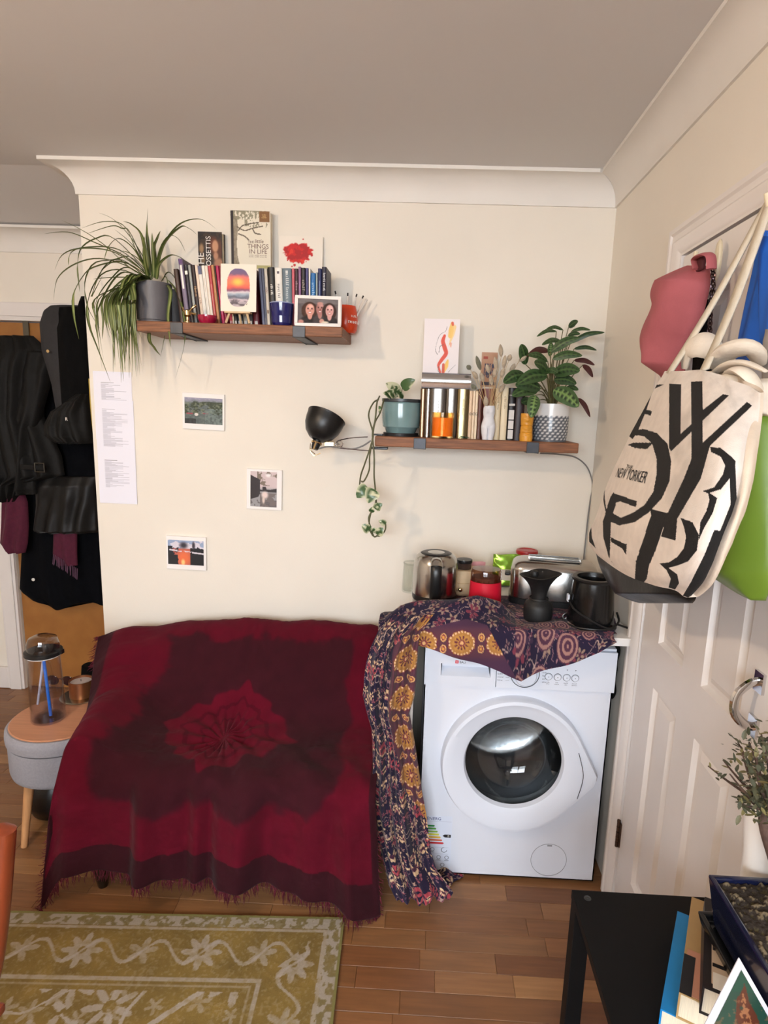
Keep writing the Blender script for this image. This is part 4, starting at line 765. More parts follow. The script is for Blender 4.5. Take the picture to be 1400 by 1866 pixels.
for l, c, (w, h), fn, (ml, mr, mb_, mt), roll in (('small white-edged painting of a dark park with trees', (370, 750), (76, 66), pic_trees, (4, 3, 10, 8), 1.2), ('small white-edged painting of a canal at dusk', (481, 892), (64, 73), pic_canal, (7, 9, 5, 4), 1.0), ('small white-edged painting of an orange sunset under dark clouds', (339, 1008), (72, 60), pic_sunset2, (3, 4, 9, 7), .8)):
    A = at(c[0]-w/2, c[1], YB-.012); B = at(c[0]+w/2, c[1], YB-.012); Cb = at(c[0], c[1]+h/2, YB-.012); Ct = at(c[0], c[1]-h/2, YB-.012); W = B[0]-A[0]; H = Ct[2]-Cb[2]; s = W/w
    t = thing('mini_canvas', l, 'picture', ((A[0]+B[0])/2, YB-.0125, Cb[2]), (0, math.radians(roll), 0), 'small paintings on the wall'); cv = MB().box(-W/2, W/2, 0, .012, 0, H).build('canvas', mat('canvas_white', (240, 236, 234), .7), t, smooth=False, bevel=.001)
    picture('painting', W-(ml+mr)*s, H-(mb_+mt)*s, 90, 80, fn, cv, -.0004, x0=-W/2+ml*s, z0=mb_*s)
# ------------------------------------------------------------------ washing machine under its worktop
M_enam = mat('white_enamel', (214, 218, 228), .3, coat=.1); M_plas = mat('white_plastic', (212, 217, 228), .35)
MX0, MX1, MY, MZ0, MZ1, MD = .0215, .619, 1.81, .014, .842, .54
def washing_machine():
    t = thing('washing_machine', 'white front-loading washing machine half covered by a patterned throw', 'washing machine', ((MX0+MX1)/2, MY, 0))
    zp = .703; cz = at(936, 1398, MY-.03)[2]; cx = at(936, 1398, MY-.03)[0]; HR = .172
    b = MB(); n = 64; ang = [2*math.pi*k/n for k in range(n)]
    hole = [(cx+HR*math.cos(a), MY, cz+HR*math.sin(a)) for a in ang]; rect = []
    for a in ang:
        c, s = math.cos(a), math.sin(a); tx = ((MX1-cx) if c > 0 else (MX0-cx))/(c if abs(c) > 1e-6 else 1e-6); tz = ((zp-cz) if s > 0 else (MZ0-cz))/(s if abs(s) > 1e-6 else 1e-6); q = min(abs(tx), abs(tz)); rect.append((cx+c*q, MY, cz+s*q))
    b.add(hole+rect, [(k, (k+1) % n, n+(k+1) % n, n+k) for k in range(n)])
    for X, Z in ((MX0, MZ0), (MX0, zp), (MX1, MZ0), (MX1, zp)):
        d = [math.hypot(r[0]-X, r[2]-Z) for r in rect]; o = sorted(range(n), key=lambda i: d[i])[:2]; b.add([rect[o[0]], rect[o[1]], (X, MY, Z)], [(0, 1, 2)])
    b.box(MX0, MX0+.004, MY, MY+MD, MZ0, MZ1).box(MX1-.004, MX1, MY, MY+MD, MZ0, MZ1).box(MX0, MX1, MY, MY+MD, MZ0, MZ0+.004).box(MX0, MX1, MY+MD-.004, MY+MD, MZ0, MZ1).box(MX0, MX1, MY, MY+MD, zp-.004, zp)
    b.build('body', M_enam, t, smooth=False, w=True)
    MB().box(MX0-.001, MX1+.001, MY-.004, MY+MD, MZ1-.004, MZ1+.004).build('top_lid', M_plas, t, smooth=False, w=True, bevel=.003)
    dx1 = at(903, 1230, MY)[0]; hx0, hx1, hz0, hz1 = at(803, 1230, MY)[0], at(893, 1230, MY)[0], .737, .778
    p = MB().box(dx1+.002, MX1+.001, MY-.014, MY+.03, zp+.001, MZ1-.005); p.prism([(dx1+.002, zp), (MX1, zp), (MX1, zp+.001), (dx1+.002, zp+.001)], MY-.006, MY); p.build('control_panel', M_plas, t, smooth=False, w=True, bevel=.004)
    d = MB(); X0, X1, Z0, Z1 = MX0-.001, dx1, zp+.001, MZ1-.005
    for a, b_, c, e in ((X0, X1, Z0, hz0), (X0, X1, hz1, Z1), (X0, hx0, hz0, hz1), (hx1, X1, hz0, hz1)): d.box(a, b_, MY-.0145, MY+.02, c, e)
    dr = d.build('detergent_drawer', M_plas, t, smooth=False, w=True)
    hp_ = MB(); hp_.add([(hx0, MY-.0145, hz0), (hx1, MY-.0145, hz0), (hx1-.004, MY+.016, hz0+.02), (hx0+.004, MY+.016, hz0+.02), (hx0+.004, MY+.016, hz1), (hx1-.004, MY+.016, hz1)], [(0, 1, 2, 3), (3, 2, 5, 4)]).build('grip', M_plas, dr, smooth=False, recalc=False)
    dr.children[0].data.transform(Matrix.Translation(-Vector(t.location)))
    yf = MY-.0142
    q = at(833, 1206, yf); MB().box(q[0]-.005, q[0]+.005, yf-.0006, yf+.001, q[2]-.005, q[2]+.005).build('logo_badge', mat('logo_red', (206, 30, 60), .4), t, smooth=False, w=True)
    Lo = np.array(t.location); ink = mat('ink_charcoal', (64, 64, 70), .5)
    text('logo_letter', 'B', .008, mat('ink_white'), t, np.array([q[0], yf-.0008, q[2]])-Lo); text('logo_lettering', 'BAU', .0105, mat('ink_black', (30, 30, 34), .5), t, np.array([q[0]+.008, yf-.0003, q[2]-.001])-Lo, align='LEFT')
    kd = at(957, 1228, yf); MB().lathe([(.046, 0), (.046, -.0015), (.044, -.002), (.044, 0)], 48, M=Matrix.Translation(Vector(kd)) @ Matrix.Rotation(-math.pi/2, 4, 'X'), cap=False).build('dial_ring', mat('dial_ring_grey', (60, 62, 66), .4), t, w=True)
    MB().lathe([(.036, 0), (.035, .016), (.031, .021), (0, .022)], 40, M=Matrix.Translation(Vector(kd)) @ Matrix.Rotation(math.pi/2, 4, 'X')).build('dial', M_plas, t, w=True)
    for i in range(5):
        for s_ in (0, 1):
            pz = .772-i*.0105; scrib('program_lettering', 1, .0052, ink, t, np.array([(kd[0]-.085) if s_ == 0 else (kd[0]+.055), yf-.0003, pz])-Lo, align='LEFT', seed=i+5*s_); 
        MB().box(kd[0]-.06, kd[0]-.048, yf-.0002, yf, pz-.0003, pz+.0003).build('program_line', ink, t, smooth=False, w=True)
    for i, u in enumerate((1000, 1016.5, 1033, 1048.5)):
        q = at(u, 1233+i, yf); Mb = Matrix.Translation(Vector(q)) @ Matrix.Rotation(math.pi/2, 4, 'X')
        bt = MB().lathe([(.0105, 0), (.0105, .002), (.0092, .0032), (0, .0032)], 28, M=Mb).build('button', M_plas, t, w=True); bp_ = MB().lathe([(.0108, 0), (.0116, .0004), (.0122, 0)], 28, M=Mb, cap=False).lathe([(.0014, .0032), (.0012, .0036), (0, .0036)], 10, M=Mb, cap=False).build('button_print', ink, bt); bp_.data.transform(Matrix.Translation(-Vector(t.location)))
        scrib('button_lettering', 1, .0042, ink, t, np.array([q[0], yf-.0003, q[2]-.019])-Lo, seed=i); scrib('button_lettering', 1, .0042, ink, t, np.array([q[0], yf-.0003, q[2]-.0245])-Lo, seed=i+9)
        if i > 1: MB().prism([(q[0]-.002, q[2]+.027), (q[0]+.002, q[2]+.027), (q[0], q[2]+.023)], yf-.0003, yf).build('indicator', ink, t, smooth=False, w=True)
    # porthole door
    m = 96; th0 = math.radians(-7); phit = math.acos(.234/.284); rg = []
    prof = [(1.0, .0, 0), (.995, -.026, 0), (.975, -.036, 0), (.93, -.0385, 0), (None, -.030, .196), (None, -.027, .178), (None, -.02, .162), (None, -.006, .156)]
    for fr, y, r_ in prof:
        row = []
        for k in range(m):
            a = 2*math.pi*k/m; ph = abs((a-th0+math.pi) % (2*math.pi)-math.pi); ro = .234 if ph > phit else min(.274, .234/math.cos(phit-ph)); r = ro*fr if fr else r_
            cc = 0 if fr else .012*(1 if r_ < .19 else .6); row.append((cx+r*math.cos(a)+(.002 if not fr else 0), MY+y, cz+cc*.6+r*math.sin(a)))
        rg.append(row)
    dm = MB().grid(np.array(rg), wrap=True).build('door', M_plas, t, w=True, angle=35); cc = .0072
    q0, q1, q2 = at(1055, 1372, MY-.037), at(1063, 1415, MY-.037), at(1052, 1455, MY-.037); 
    for q in (q0, q1, q2): q[1] = MY-.0388
    sl = MB().tube(spline([q0, q1, q2], 16), .0011, 6).build('handle_slit', mat('gap_black', (18, 18, 20), .7), dm); sl.data.transform(Matrix.Translation(-Vector(t.location)))
    Mr = Matrix.Translation(Vector((cx+.002, MY, cz+cc))) @ Matrix.Rotation(-math.pi/2, 4, 'X')     # local z -> +Y (into the machine)
    MB().lathe([(.157, -.008), (.15, .012), (.134, .05), (.11, .075), (.07, .092), (.0, .098)], 64, M=Mr, cap=False).build('glass_bowl', thin_glass('porthole_glass', (236, 240, 240), .015, 1.2), t, w=True, angle=80)
    MB().lathe([(.171, -.002), (.169, .03), (.18, .06), (.2, .065)], 48, M=Mr, cap=False).build('seal', mat('grey_rubber', (44, 46, 50), .55), t, w=True)
    MB().lathe([(.2, .065), (.235, .09), (.24, .2), (.24, .38), (.2, .41), (.09, .42), (0, .425)], 64, M=Mr, cap=False).build('drum', mat('drum_steel', (186, 188, 192), .22, 1.0, bump=.15, bs=30), t, w=True, angle=60)
    for k in range(3):
        a = 2*math.pi*k/3+.6; R_ = Matrix.Rotation(a, 4, 'Z'); V = [(.235, -.03, .1), (.235, .03, .1), (.19, 0, .12), (.235, -.03, .38), (.235, .03, .38), (.19, 0, .36)]
        MB().add([Mr @ R_ @ Vector(v) for v in V], [(0, 1, 2), (3, 5, 4), (0, 2, 5, 3), (1, 4, 5, 2), (0, 3, 4, 1)]).build('paddle', mat('drum_steel'), t, w=True)
    q = at(1000, 1567, MY); rr = 33.5*.00177; MB().tube([(q[0]+rr*math.cos(a), MY-.0003, q[2]+rr*1.02*math.sin(a)) for a in np.linspace(0, 2*math.pi, 65)[:-1]], .0009, 5, closed=True).build('filter_cover', mat('seam_grey', (140, 142, 148), .5), t, w=True)
    q = at(1002, 1541, MY); MB().box(q[0]-.008, q[0]+.008, MY-.0006, MY+.001, q[2]-.003, q[2]+.003).build('filter_slot', mat('seam_grey'), t, smooth=False, w=True)
    for sx in (MX0+.05, MX1-.05):
        for sy in (MY+.05, MY+MD-.05): MB().lathe([(.018, 0), (.018, .006), (.008, .008), (.008, .016)], 16, (sx, sy, 0)).build('foot', mat('black_rubber', (20, 20, 22), .6), t, w=True)
    # energy label
    a, b_ = at(775, 1478, MY), at(824, 1592, MY); w, h = .09, .205; x1 = at(823, 1530, MY)[0]; z0 = b_[2]+.012
    def lab(u, v):
        p = Paint(u, v, (212, 218, 232)); cols = [(30, 120, 60), (70, 140, 60), (130, 170, 60), (206, 206, 70), (214, 170, 60), (196, 90, 50), (190, 40, 46)]
        for i, c in enumerate(cols): zc = .815-i*.052; p.mix((u > .05) & (u < .36+.06*i-np.abs(v-zc)*2.2) & (np.abs(v-zc) < .0165), c)
        p.poly([(.66, .64), (.74, .668), (.97, .668), (.97, .612), (.74, .612)], (24, 24, 26)); p.rect(.05, .97, .895, .9, (170, 174, 190))
        for zc in (.42, .3, .17): p.rect(.05, .9, zc, zc+.003, (170, 174, 190))
        for x, y in ((.3, .38), (.25, .24), (.55, .24), (.85, .24), (.3, .1), (.7, .1)): p.mix(np.abs(np.hypot((u-x)/.07, (v-y)/.031)-1) < .16, (110, 114, 124)); p.rect(x-.08, x+.08, y-.055, y-.045, (100, 104, 116))
        p.mix((np.abs(np.hypot((u-.74)/.1, (v-.38)/.044)-1) < .12) & ~((u > .74) & (v > .38)), (90, 92, 100)); p.rect(.14, .24, .37, .39, (60, 62, 70)); return p.c
    picture('energy_label', w, h, 110, 200, lab, t, -.0006, x0=x1-w-Lo[0], z0=z0)
    text('label_lettering', 'ENERG', .0155, mat('ink_navy', (40, 48, 110), .5), t, np.array([x1-.062, MY-.0009, z0+h*.945])-Lo); text('label_lettering', 'D', .0085, mat('ink_white'), t, np.array([x1-.0105, MY-.0009, z0+h*.64])-Lo)
washing_machine()
t = thing('worktop', 'white laminate worktop with a side panel over the washing machine', 'worktop', (.3, 2.1, 0)); M_lam = mat('white_laminate', (230, 226, 222), .35); WT = .897
MB().box(-.032, XR-.002, 1.768, YB-.002, WT-.026, WT).build('top', M_lam, t, w=True, smooth=False, bevel=.003); MB().box(-.032, -.012, 1.772, YB-.02, 0, WT-.0265).build('side_panel', M_lam, t, w=True, smooth=False, bevel=.0015)

# ------------------------------------------------------------------ patterned cotton throw over the worktop
def flowers(x, y, cell, seed, R, petals=5):
    ix, iy = np.floor(x/cell), np.floor(y/cell); best = np.full(x.shape, 9.); ang = np.zeros(x.shape); idv = np.zeros(x.shape)
    for dx in (-1, 0, 1):
        for dy in (-1, 0, 1):
            cx = (ix+dx+.5+.6*(_h(ix+dx, iy+dy, seed)-.5))*cell; cy = (iy+dy+.5+.6*(_h(ix+dx, iy+dy, seed+5)-.5))*cell
            d = np.hypot(x-cx, y-cy); m = d < best; best = np.where(m, d, best); ang = np.where(m, np.arctan2(y-cy, x-cx), ang); idv = np.where(m, _h(ix+dx, iy+dy, seed+9), idv)
    r = best/(R*(.75+.5*idv)); pet = r < .62+.38*np.cos(petals*ang+idv*6); return pet, r, idv
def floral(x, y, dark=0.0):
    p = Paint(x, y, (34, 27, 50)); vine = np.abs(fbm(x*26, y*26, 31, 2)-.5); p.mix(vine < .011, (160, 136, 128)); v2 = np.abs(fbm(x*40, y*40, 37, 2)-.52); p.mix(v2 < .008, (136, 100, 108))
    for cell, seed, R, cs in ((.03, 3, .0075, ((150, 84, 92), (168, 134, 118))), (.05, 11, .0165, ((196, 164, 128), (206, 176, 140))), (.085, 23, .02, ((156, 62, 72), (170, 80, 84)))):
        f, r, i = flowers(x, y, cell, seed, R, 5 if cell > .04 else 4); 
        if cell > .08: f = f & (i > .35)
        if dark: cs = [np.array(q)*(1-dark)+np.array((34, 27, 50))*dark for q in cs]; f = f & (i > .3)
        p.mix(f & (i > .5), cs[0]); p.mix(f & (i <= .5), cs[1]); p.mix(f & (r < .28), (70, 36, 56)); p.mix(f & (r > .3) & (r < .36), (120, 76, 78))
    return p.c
def medal(x, y, sp=.115, ph=0.0):
    """band of mustard medallions running along y, centred at x = 0"""
    p = Paint(x, y, (84, 50, 62)); p.mix(sm(.035, .06, np.abs(x))*.7, (62, 40, 66)); yy = (y+ph) % sp-sp/2; r = np.hypot(x/.9, yy); a = np.arctan2(yy, x)
    p.mix(r < .046, (96, 44, 58)); p.mix((r < .041+.003*np.cos(a*10)), (158, 110, 58)); p.mix((r < .041) & (r > .036) & (np.cos(a*22) > 0), (214, 178, 140)); p.mix(r < .028+.003*np.cos(a*8), (172, 124, 64)); p.mix((r < .024) & (np.cos(a*11) > .1) & (r > .012), (92, 40, 52)); p.mix(r < .011, (120, 56, 60)); p.mix(r < .006, (206, 160, 110))
    y2 = (y+ph+sp/2) % sp-sp/2
    for s in (-1, 1):
        q = np.hypot((x-s*.018)/.013, (y2-s*0-.002)/.01); p.mix(q < 1, (206, 160, 104)); p.mix(q < .72, (120, 50, 60)); p.mix(q < .42, (196, 140, 70))
    return p.c
sc = mat('printed_cotton', attr=True, rough=.85, sheen=.08, spec=.2)
throw = thing('patterned_throw', 'navy and plum floral cotton throw hanging over worktop and washing machine', 'throw', (-.06, 1.72, 0))
def scol(P, fn): return lin(np.clip(fn, 0, 255))
def cloth_column():
    rows = [(1120, 716, 790), (1150, 690, 766), (1180, 676, 762), (1210, 667, 760), (1240, 663, 759), (1270, 661, 755), (1300, 668, 746), (1330, 677, 752), (1360, 679, 757), (1400, 680, 763), (1440, 677, 769), (1480, 678, 777), (1520, 685, 782), (1550, 691, 786), (1580, 698, 796), (1600, 703, 812), (1622, 708, 826), (1636, 716, 818)]
    nv, nu = 420, 170; r = np.array(rows, float); vv = np.linspace(r[0, 0], r[-1, 0], nv); xl = np.interp(vv, r[:, 0], r[:, 1]); xr = np.interp(vv, r[:, 0], r[:, 2]); s = np.linspace(0, 1, nu)
    yb = np.interp(vv, [1120, 1150, 1180, 1560, 1600, 1636], [1.775, 1.745, 1.735, 1.72, 1.69, 1.665]); P = np.zeros((nv, nu, 3))
    for j in range(nv):
        A = at(xl[j], vv[j], yb[j]); B = at(xr[j], vv[j], yb[j]); P[j] = A+(B-A)*s[:, None]
        tt = j/nv; f = .011*np.sin(s*17+tt*2.2+.6*np.sin(tt*5))+.007*np.sin(s*33-tt*4)+.004*np.sin(s*61+tt*7)+.01*(s-.5)**2; bulge = -.03*np.sin(np.pi*s)*(1-.3*tt)
        P[j, :, 1] += (f+bulge)*(.5+.5*min(1, j/30)); P[j, :, 2] = np.maximum(P[j, :, 2], .004)
    x = (P[..., 0]+.1)*1.0+.03*np.sin(s*17)[None]; y = P[..., 2]*1.02+.0*x; m = floral(x, y); S, T = np.meshgrid(s, np.linspace(0, 1, nv)); band = (S > np.interp(T, [0, .1, .3, .55, .62, .75], [.75, .5, .52, .6, .7, 1.1])+.02*np.sin(T*40))
    md = medal((S-np.interp(T, [0, .1, .3, .6], [.9, .78, .78, .85]))*.16, y, .13, .01); c = np.where(band[..., None], md, m); MB().grid(P, lin(np.clip(c, 0, 255))).build('hanging_end', sc, throw, w=True, colour=True, solid=.0012)
cloth_column()
def cloth_swag():
    xs = [690, 700, 730, 760, 800, 840, 870, 910, 950, 1000, 1050, 1090, 1121]; yt = [1160, 1130, 1108, 1099, 1093, 1088, 1086, 1100, 1134, 1150, 1150, 1148, 1146]; yb_ = [1175, 1172, 1170, 1175, 1186, 1199, 1208, 1222, 1242, 1221, 1203, 1187, 1166]
    nu, nv = 420, 150; U = np.linspace(690, 1121, nu); T = np.interp(U, xs, yt); Bm = np.interp(U, xs, yb_); P = np.zeros((nv, nu, 3))
    for i, u in enumerate(U):
        yc = np.interp(u, [690, 860, 930, 1000, 1121], [1.80, 1.86, 1.88, 1.885, 1.885]); p1 = at(u, T[i], yc); p1[2] = max(p1[2], WT+.012)
        p0 = np.array([p1[0]+.01, p1[1]+.1, WT+.006]); p00 = np.array([p1[0], p1[1]+.05, (p1[2]+WT)/2+.008]); p3 = at(u, Bm[i], 1.748 if u > 775 else 1.752); p2 = np.array([at(u, Bm[i]-22, 1.756)[0], 1.757, WT+.007 if u > 770 else min(WT+.008, p1[2]-.03)]); q = spline([p0, p00, p1, (p1+p2)/2+np.array([0, -.012, .006]), p2, p3], nv); P[:, i] = q
    jj, ii = np.meshgrid(np.linspace(0, 1, nv), np.arange(nu)/nu, indexing='ij'); P[..., 1] += -.008*np.sin(jj*12+ii*9)*sm(.25, .6, jj)-.007*np.sin(ii*26+jj*6)*sm(.2, .7, jj)-.01*sm(.5, 1, jj)*(.5+.5*np.sin(ii*14+1)); P[..., 2] += .006*np.sin(jj*16+ii*16)*sm(.1, .3, jj)*(1-sm(.55, .75, jj))
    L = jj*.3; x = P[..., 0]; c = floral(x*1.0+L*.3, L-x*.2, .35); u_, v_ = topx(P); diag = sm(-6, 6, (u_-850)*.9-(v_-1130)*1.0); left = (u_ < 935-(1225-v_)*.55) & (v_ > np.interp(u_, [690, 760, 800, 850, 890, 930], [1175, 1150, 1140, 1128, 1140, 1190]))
    md = medal((v_-1178)*.0017+.01, x*1.05, .12, .045); c = np.where(left[..., None], md, c); dk = Paint(x, x, (32, 26, 54)); plum = (u_ > 955) & (v_ < 1175) & (fbm(x*22, L*30, 4) > .5); c = np.where(plum[..., None], c*.7+np.array([70, 48, 56])*.5, c); f, r, i_ = flowers(x, L, .07, 51, .03, 12); g = (u_ > 940) & (r < .9) & (i_ > .3); c = np.where((g & (np.cos(r*18) > .2))[..., None], np.array([150, 112, 104]), np.where((g & (r < .85))[..., None], np.array([74, 44, 62]), c))
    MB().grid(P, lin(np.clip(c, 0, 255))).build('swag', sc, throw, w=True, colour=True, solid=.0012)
    nx, ny = 240, 130; X, Y = np.meshgrid(np.linspace(.02, .61, nx), np.linspace(1.79, 2.14, ny)); Z = WT+.0035+.0016*fbm(X*14, Y*14, 3)+.001*np.sin(X*30+Y*40); c = floral(X, Y)*.8+np.array([20, 8, 10]); f, r, i_ = flowers(X, Y, .08, 57, .036, 12); c = np.where(((r < 1) & (np.cos(r*18) > .2))[..., None], np.array([120, 84, 84]), np.where((r < 1)[..., None], np.array([66, 38, 54]), c)); MB().grid(np.stack([X, Y, Z], -1), lin(np.clip(c, 0, 255))).build('flat_end', sc, throw, w=True, colour=True)
    # heap on the floor and the tail behind the washing machine foot
    nr_, na = 60, 150; A_, R_ = np.meshgrid(np.linspace(0, 2*np.pi, na), np.linspace(0, 1, nr_)); rim = 1+.16*np.sin(A_*3+1)+.09*np.sin(A_*7); cx_, cy_ = atz(770, 1618, 0)[:2]
    xx = cx_+.115*R_*rim*np.cos(A_); yy = cy_+.045+.07*R_*rim*np.sin(A_); Z = .005+.05*(1-R_**2)**.7*(.7+.3*np.sin(xx*90+yy*40))*(.6+.4*fbm(xx*30, yy*30, 2))
    MB().grid(np.stack([xx, yy, Z], -1), lin(np.clip(floral(xx+.3, yy), 0, 255))).build('floor_heap', sc, throw, w=True, colour=True, solid=.0012)
cloth_swag()

# ------------------------------------------------------------------ kitchen things on the worktop
ZC = WT+.0065
M_st = mat('brushed_steel', (188, 186, 182), .2, 1.0, var=.05, vs_=40, stretch=(1, 1, 30)); M_bp = mat('black_plastic', (22, 22, 23), .35); M_bm = mat('matt_black', (24, 24, 25), .55)
def kettle():
    Yk = 2.08; P = at(792, 1085, Yk); t = thing('kettle', 'brushed steel electric kettle with a black handle on the worktop', 'kettle', (P[0], Yk, ZC)); h = at(794, 1006, Yk)[2]-ZC; r = 41.5*Yk*1.03/1100
    MB().lathe([(0, .02), (r*.99, .02), (r, .03), (r, h*.6), (r*.97, h*.75), (r*.88, h*.9), (r*.72, h*.975), (r*.66, h*.985), (0, h*.985)], 48).build('body', M_st, t)
    MB().lathe([(0, 0), (r*.98, 0), (r, .006), (r*.99, .0195), (0, .0195)], 48).build('base', M_bp, t)
    MB().lathe([(r*.68, h*.983), (r*.62, h*.998), (r*.4, h*1.008), (r*.38, h*1.003), (0, h*1.003)], 40, cap=False).build('lid_ring', M_bp, t); MB().lathe([(r*.37, h*1.0035), (r*.3, h*1.012), (0, h*1.014)], 32, cap=False).build('lid', M_st, t)
    hd = [(.0, -r*.7, h*.93), (0.0, -r*1.0, h*.9), (0, -r*1.3, h*.78), (0, -r*1.34, h*.5), (0, -r*1.2, h*.2), (0, -r*.97, h*.1)]; MB().tube(spline(hd, 24), .019, 12, flat=.5).build('handle', M_bp, t)
    MB().tube(spline([(0, -r*.86, h*.93), (0, -r*1.12, h*.915), (0, -r*1.3, h*.84)], 10), .02, 12, flat=.5).build('handle_cap', M_st, t); return t
kettle()
M_gl = thin_glass('clear_glass', (246, 248, 246))
P = at(749, 1080, 2.15); t = thing('glass_jar', 'clear glass carafe half hidden left behind the kettle', 'jar', (P[0], 2.16, ZC-.0045)); hj = at(749, 1023, 2.16)[2]-ZC; MB().lathe([(0, 0), (.034, 0), (.035, .004), (.032, hj*.7), (.03, hj), (.028, hj), (.03, hj*.7), (.032, .006), (0, .005)], 32).build('body', M_gl, t); MB().lathe([(.0305, hj-.004), (.033, hj-.001), (.0305, hj+.003), (.028, hj)], 32, cap=False).build('rim', M_gl, t)
def grinder():
    Yg = 1.99; P = at(884, 1085, Yg); t = thing('coffee_grinder', 'red electric coffee grinder with a smoked clear lid', 'coffee grinder', (P[0], Yg, ZC)); r = 29*Yg*1.03/1100; h = at(884, 1036, Yg)[2]-ZC; hr = h*.70
    MB().lathe([(0, 0), (r*1.03, 0), (r*1.04, .01), (r*.98, hr), (0, hr)], 40, sy=.86).build('body', mat('grinder_red', (196, 18, 44), .4), t); MB().lathe([(r*.97, hr+.0004), (r*.96, h*.92), (r*.88, h), (0, h*1.01)], 40, sy=.86, cap=False).build('lid', thin_glass('smoked_lid', (206, 180, 166), .03), t); MB().lathe([(r*.9, hr+.0004), (r*.88, h*.8), (0, h*.82)], 32, sy=.86, cap=False).build('grounds', mat('coffee_brown', (110, 62, 44), .6), t)
grinder()
Yw = 2.1; P = at(850, 1086, Yw); A = at(830, 1042, Yw); B = at(868, 1086, Yw); t = thing('spice_drawer', 'small pale wooden drawer box with a round brass knob behind the grinder', 'box', (P[0]+.004, Yw, ZC)); w = .1; h = A[2]-ZC
MB().box(-w/2, w/2, .01, .1, 0, h).build('body', MW, t, smooth=False, bevel=.002); MB().box(-w/2+.005, w/2-.005, .004, .0098, .006, h*.52).build('drawer', MW, t, smooth=False, bevel=.0015); MB().lathe([(.003, 0), (.004, .008), (.008, .012), (.006, .018), (0, .02)], 16, M=Matrix.Translation((-.027, .004, h*.3)) @ Matrix.Rotation(math.pi/2, 4, 'X')).build('knob', mat('polished_brass'), t)
q = thing('black_lid_jar', 'dark jar with a black lid on the wooden drawer box', 'jar', (P[0]-.01, Yw+.052, ZC+h+.001)); MB().lathe([(0, 0), (.026, 0), (.027, .003), (.027, .022), (0, .022)], 28).build('body', mat('dark_jar', (60, 46, 40), .2), q); MB().lathe([(0, .0225), (.029, .0225), (.03, .026), (.029, .034), (0, .035)], 28).build('lid', M_bp, q)
q = thing('pink_pouch', 'small pink paper pouch between the drawer box and the green bag', 'pouch', (P[0]+.046, Yw+.128, ZC)); g = MB(); rows = []
for s in np.linspace(0, 1, 9): d = .018*(1-s)+.0012; rows.append([(-.03, 0, s*.1), (-.016, -d, s*.1), (.016, -d, s*.102), (.03, 0, s*.1), (.016, d, s*.102), (-.016, d, s*.1)])
g.grid(np.array(rows), wrap=True).build('bag', mat('pink_paper', (206, 150, 156), .6, var=.1, vs_=40), q)
def foil_bag():
    Yb = 2.3; P = at(921, 1060, Yb); t = thing('green_foil_bag', 'shiny lime green foil bag behind the toaster', 'bag', (P[0], Yb, ZC)); h = at(921, 1010, Yb)[2]-ZC; w = .105; R = []
    for s in np.linspace(0, 1, 22):
        row = []
        for k in range(24):
            a = 2*math.pi*k/24; d = .032*(1-s**1.5)+.0015; x = w/2*math.copysign(abs(math.cos(a))**.5, math.cos(a)); y = d*math.sin(a); row.append((x, y+.004*math.sin(x*90+s*21)*(1-s*.6), s*h+.003*math.sin(x*60)*s))
        R.append(row)
    MB().grid(np.array(R), wrap=True).build('bag', mat('lime_foil', (134, 176, 58), .22, .55, var=.15, vs_=30), t); MB().box(-w*.3, w*.3, -.034, -.032, h*.18, h*.55).build('paper_label', mat('white_card'), t, smooth=False)
foil_bag()
P = at(959, 1030, 2.34); t = thing('red_lid_jar', 'glass jar with a red metal lid at the back of the worktop', 'jar', (P[0], 2.34, ZC-.005)); hj = at(959, 1003, 2.34)[2]-ZC
MB().lathe([(0, 0), (.036, 0), (.038, .004), (.038, hj-.02), (.034, hj-.008), (0, hj-.008)], 32).build('body', mat('milky_glass', (190, 196, 186), .1, trans=.3), t); MB().lathe([(0, hj-.0075), (.042, hj-.0075), (.0435, hj), (.041, hj+.007), (.033, hj+.0085), (.031, hj+.006), (0, hj+.006)], 36).build('lid', mat('lid_red', (168, 30, 36), .3), t)
P = at(1066, 1033, 2.36); t = thing('red_paper_pack', 'white and dark red packet peeking out behind the toaster', 'packet', (P[0]-.012, 2.36, ZC-.005)); hj = at(1066, 1024, 2.36)[2]-ZC; MB().box(-.04, .04, -.02, .02, 0, hj).build('pack', mat('pack_white', (214, 206, 198), .5), t, smooth=False, bevel=.004); MB().box(-.0402, .0402, -.0204, .0204, hj*.82, hj*.97).build('band', mat('pack_red', (130, 24, 34), .5), t, smooth=False, bevel=.004)
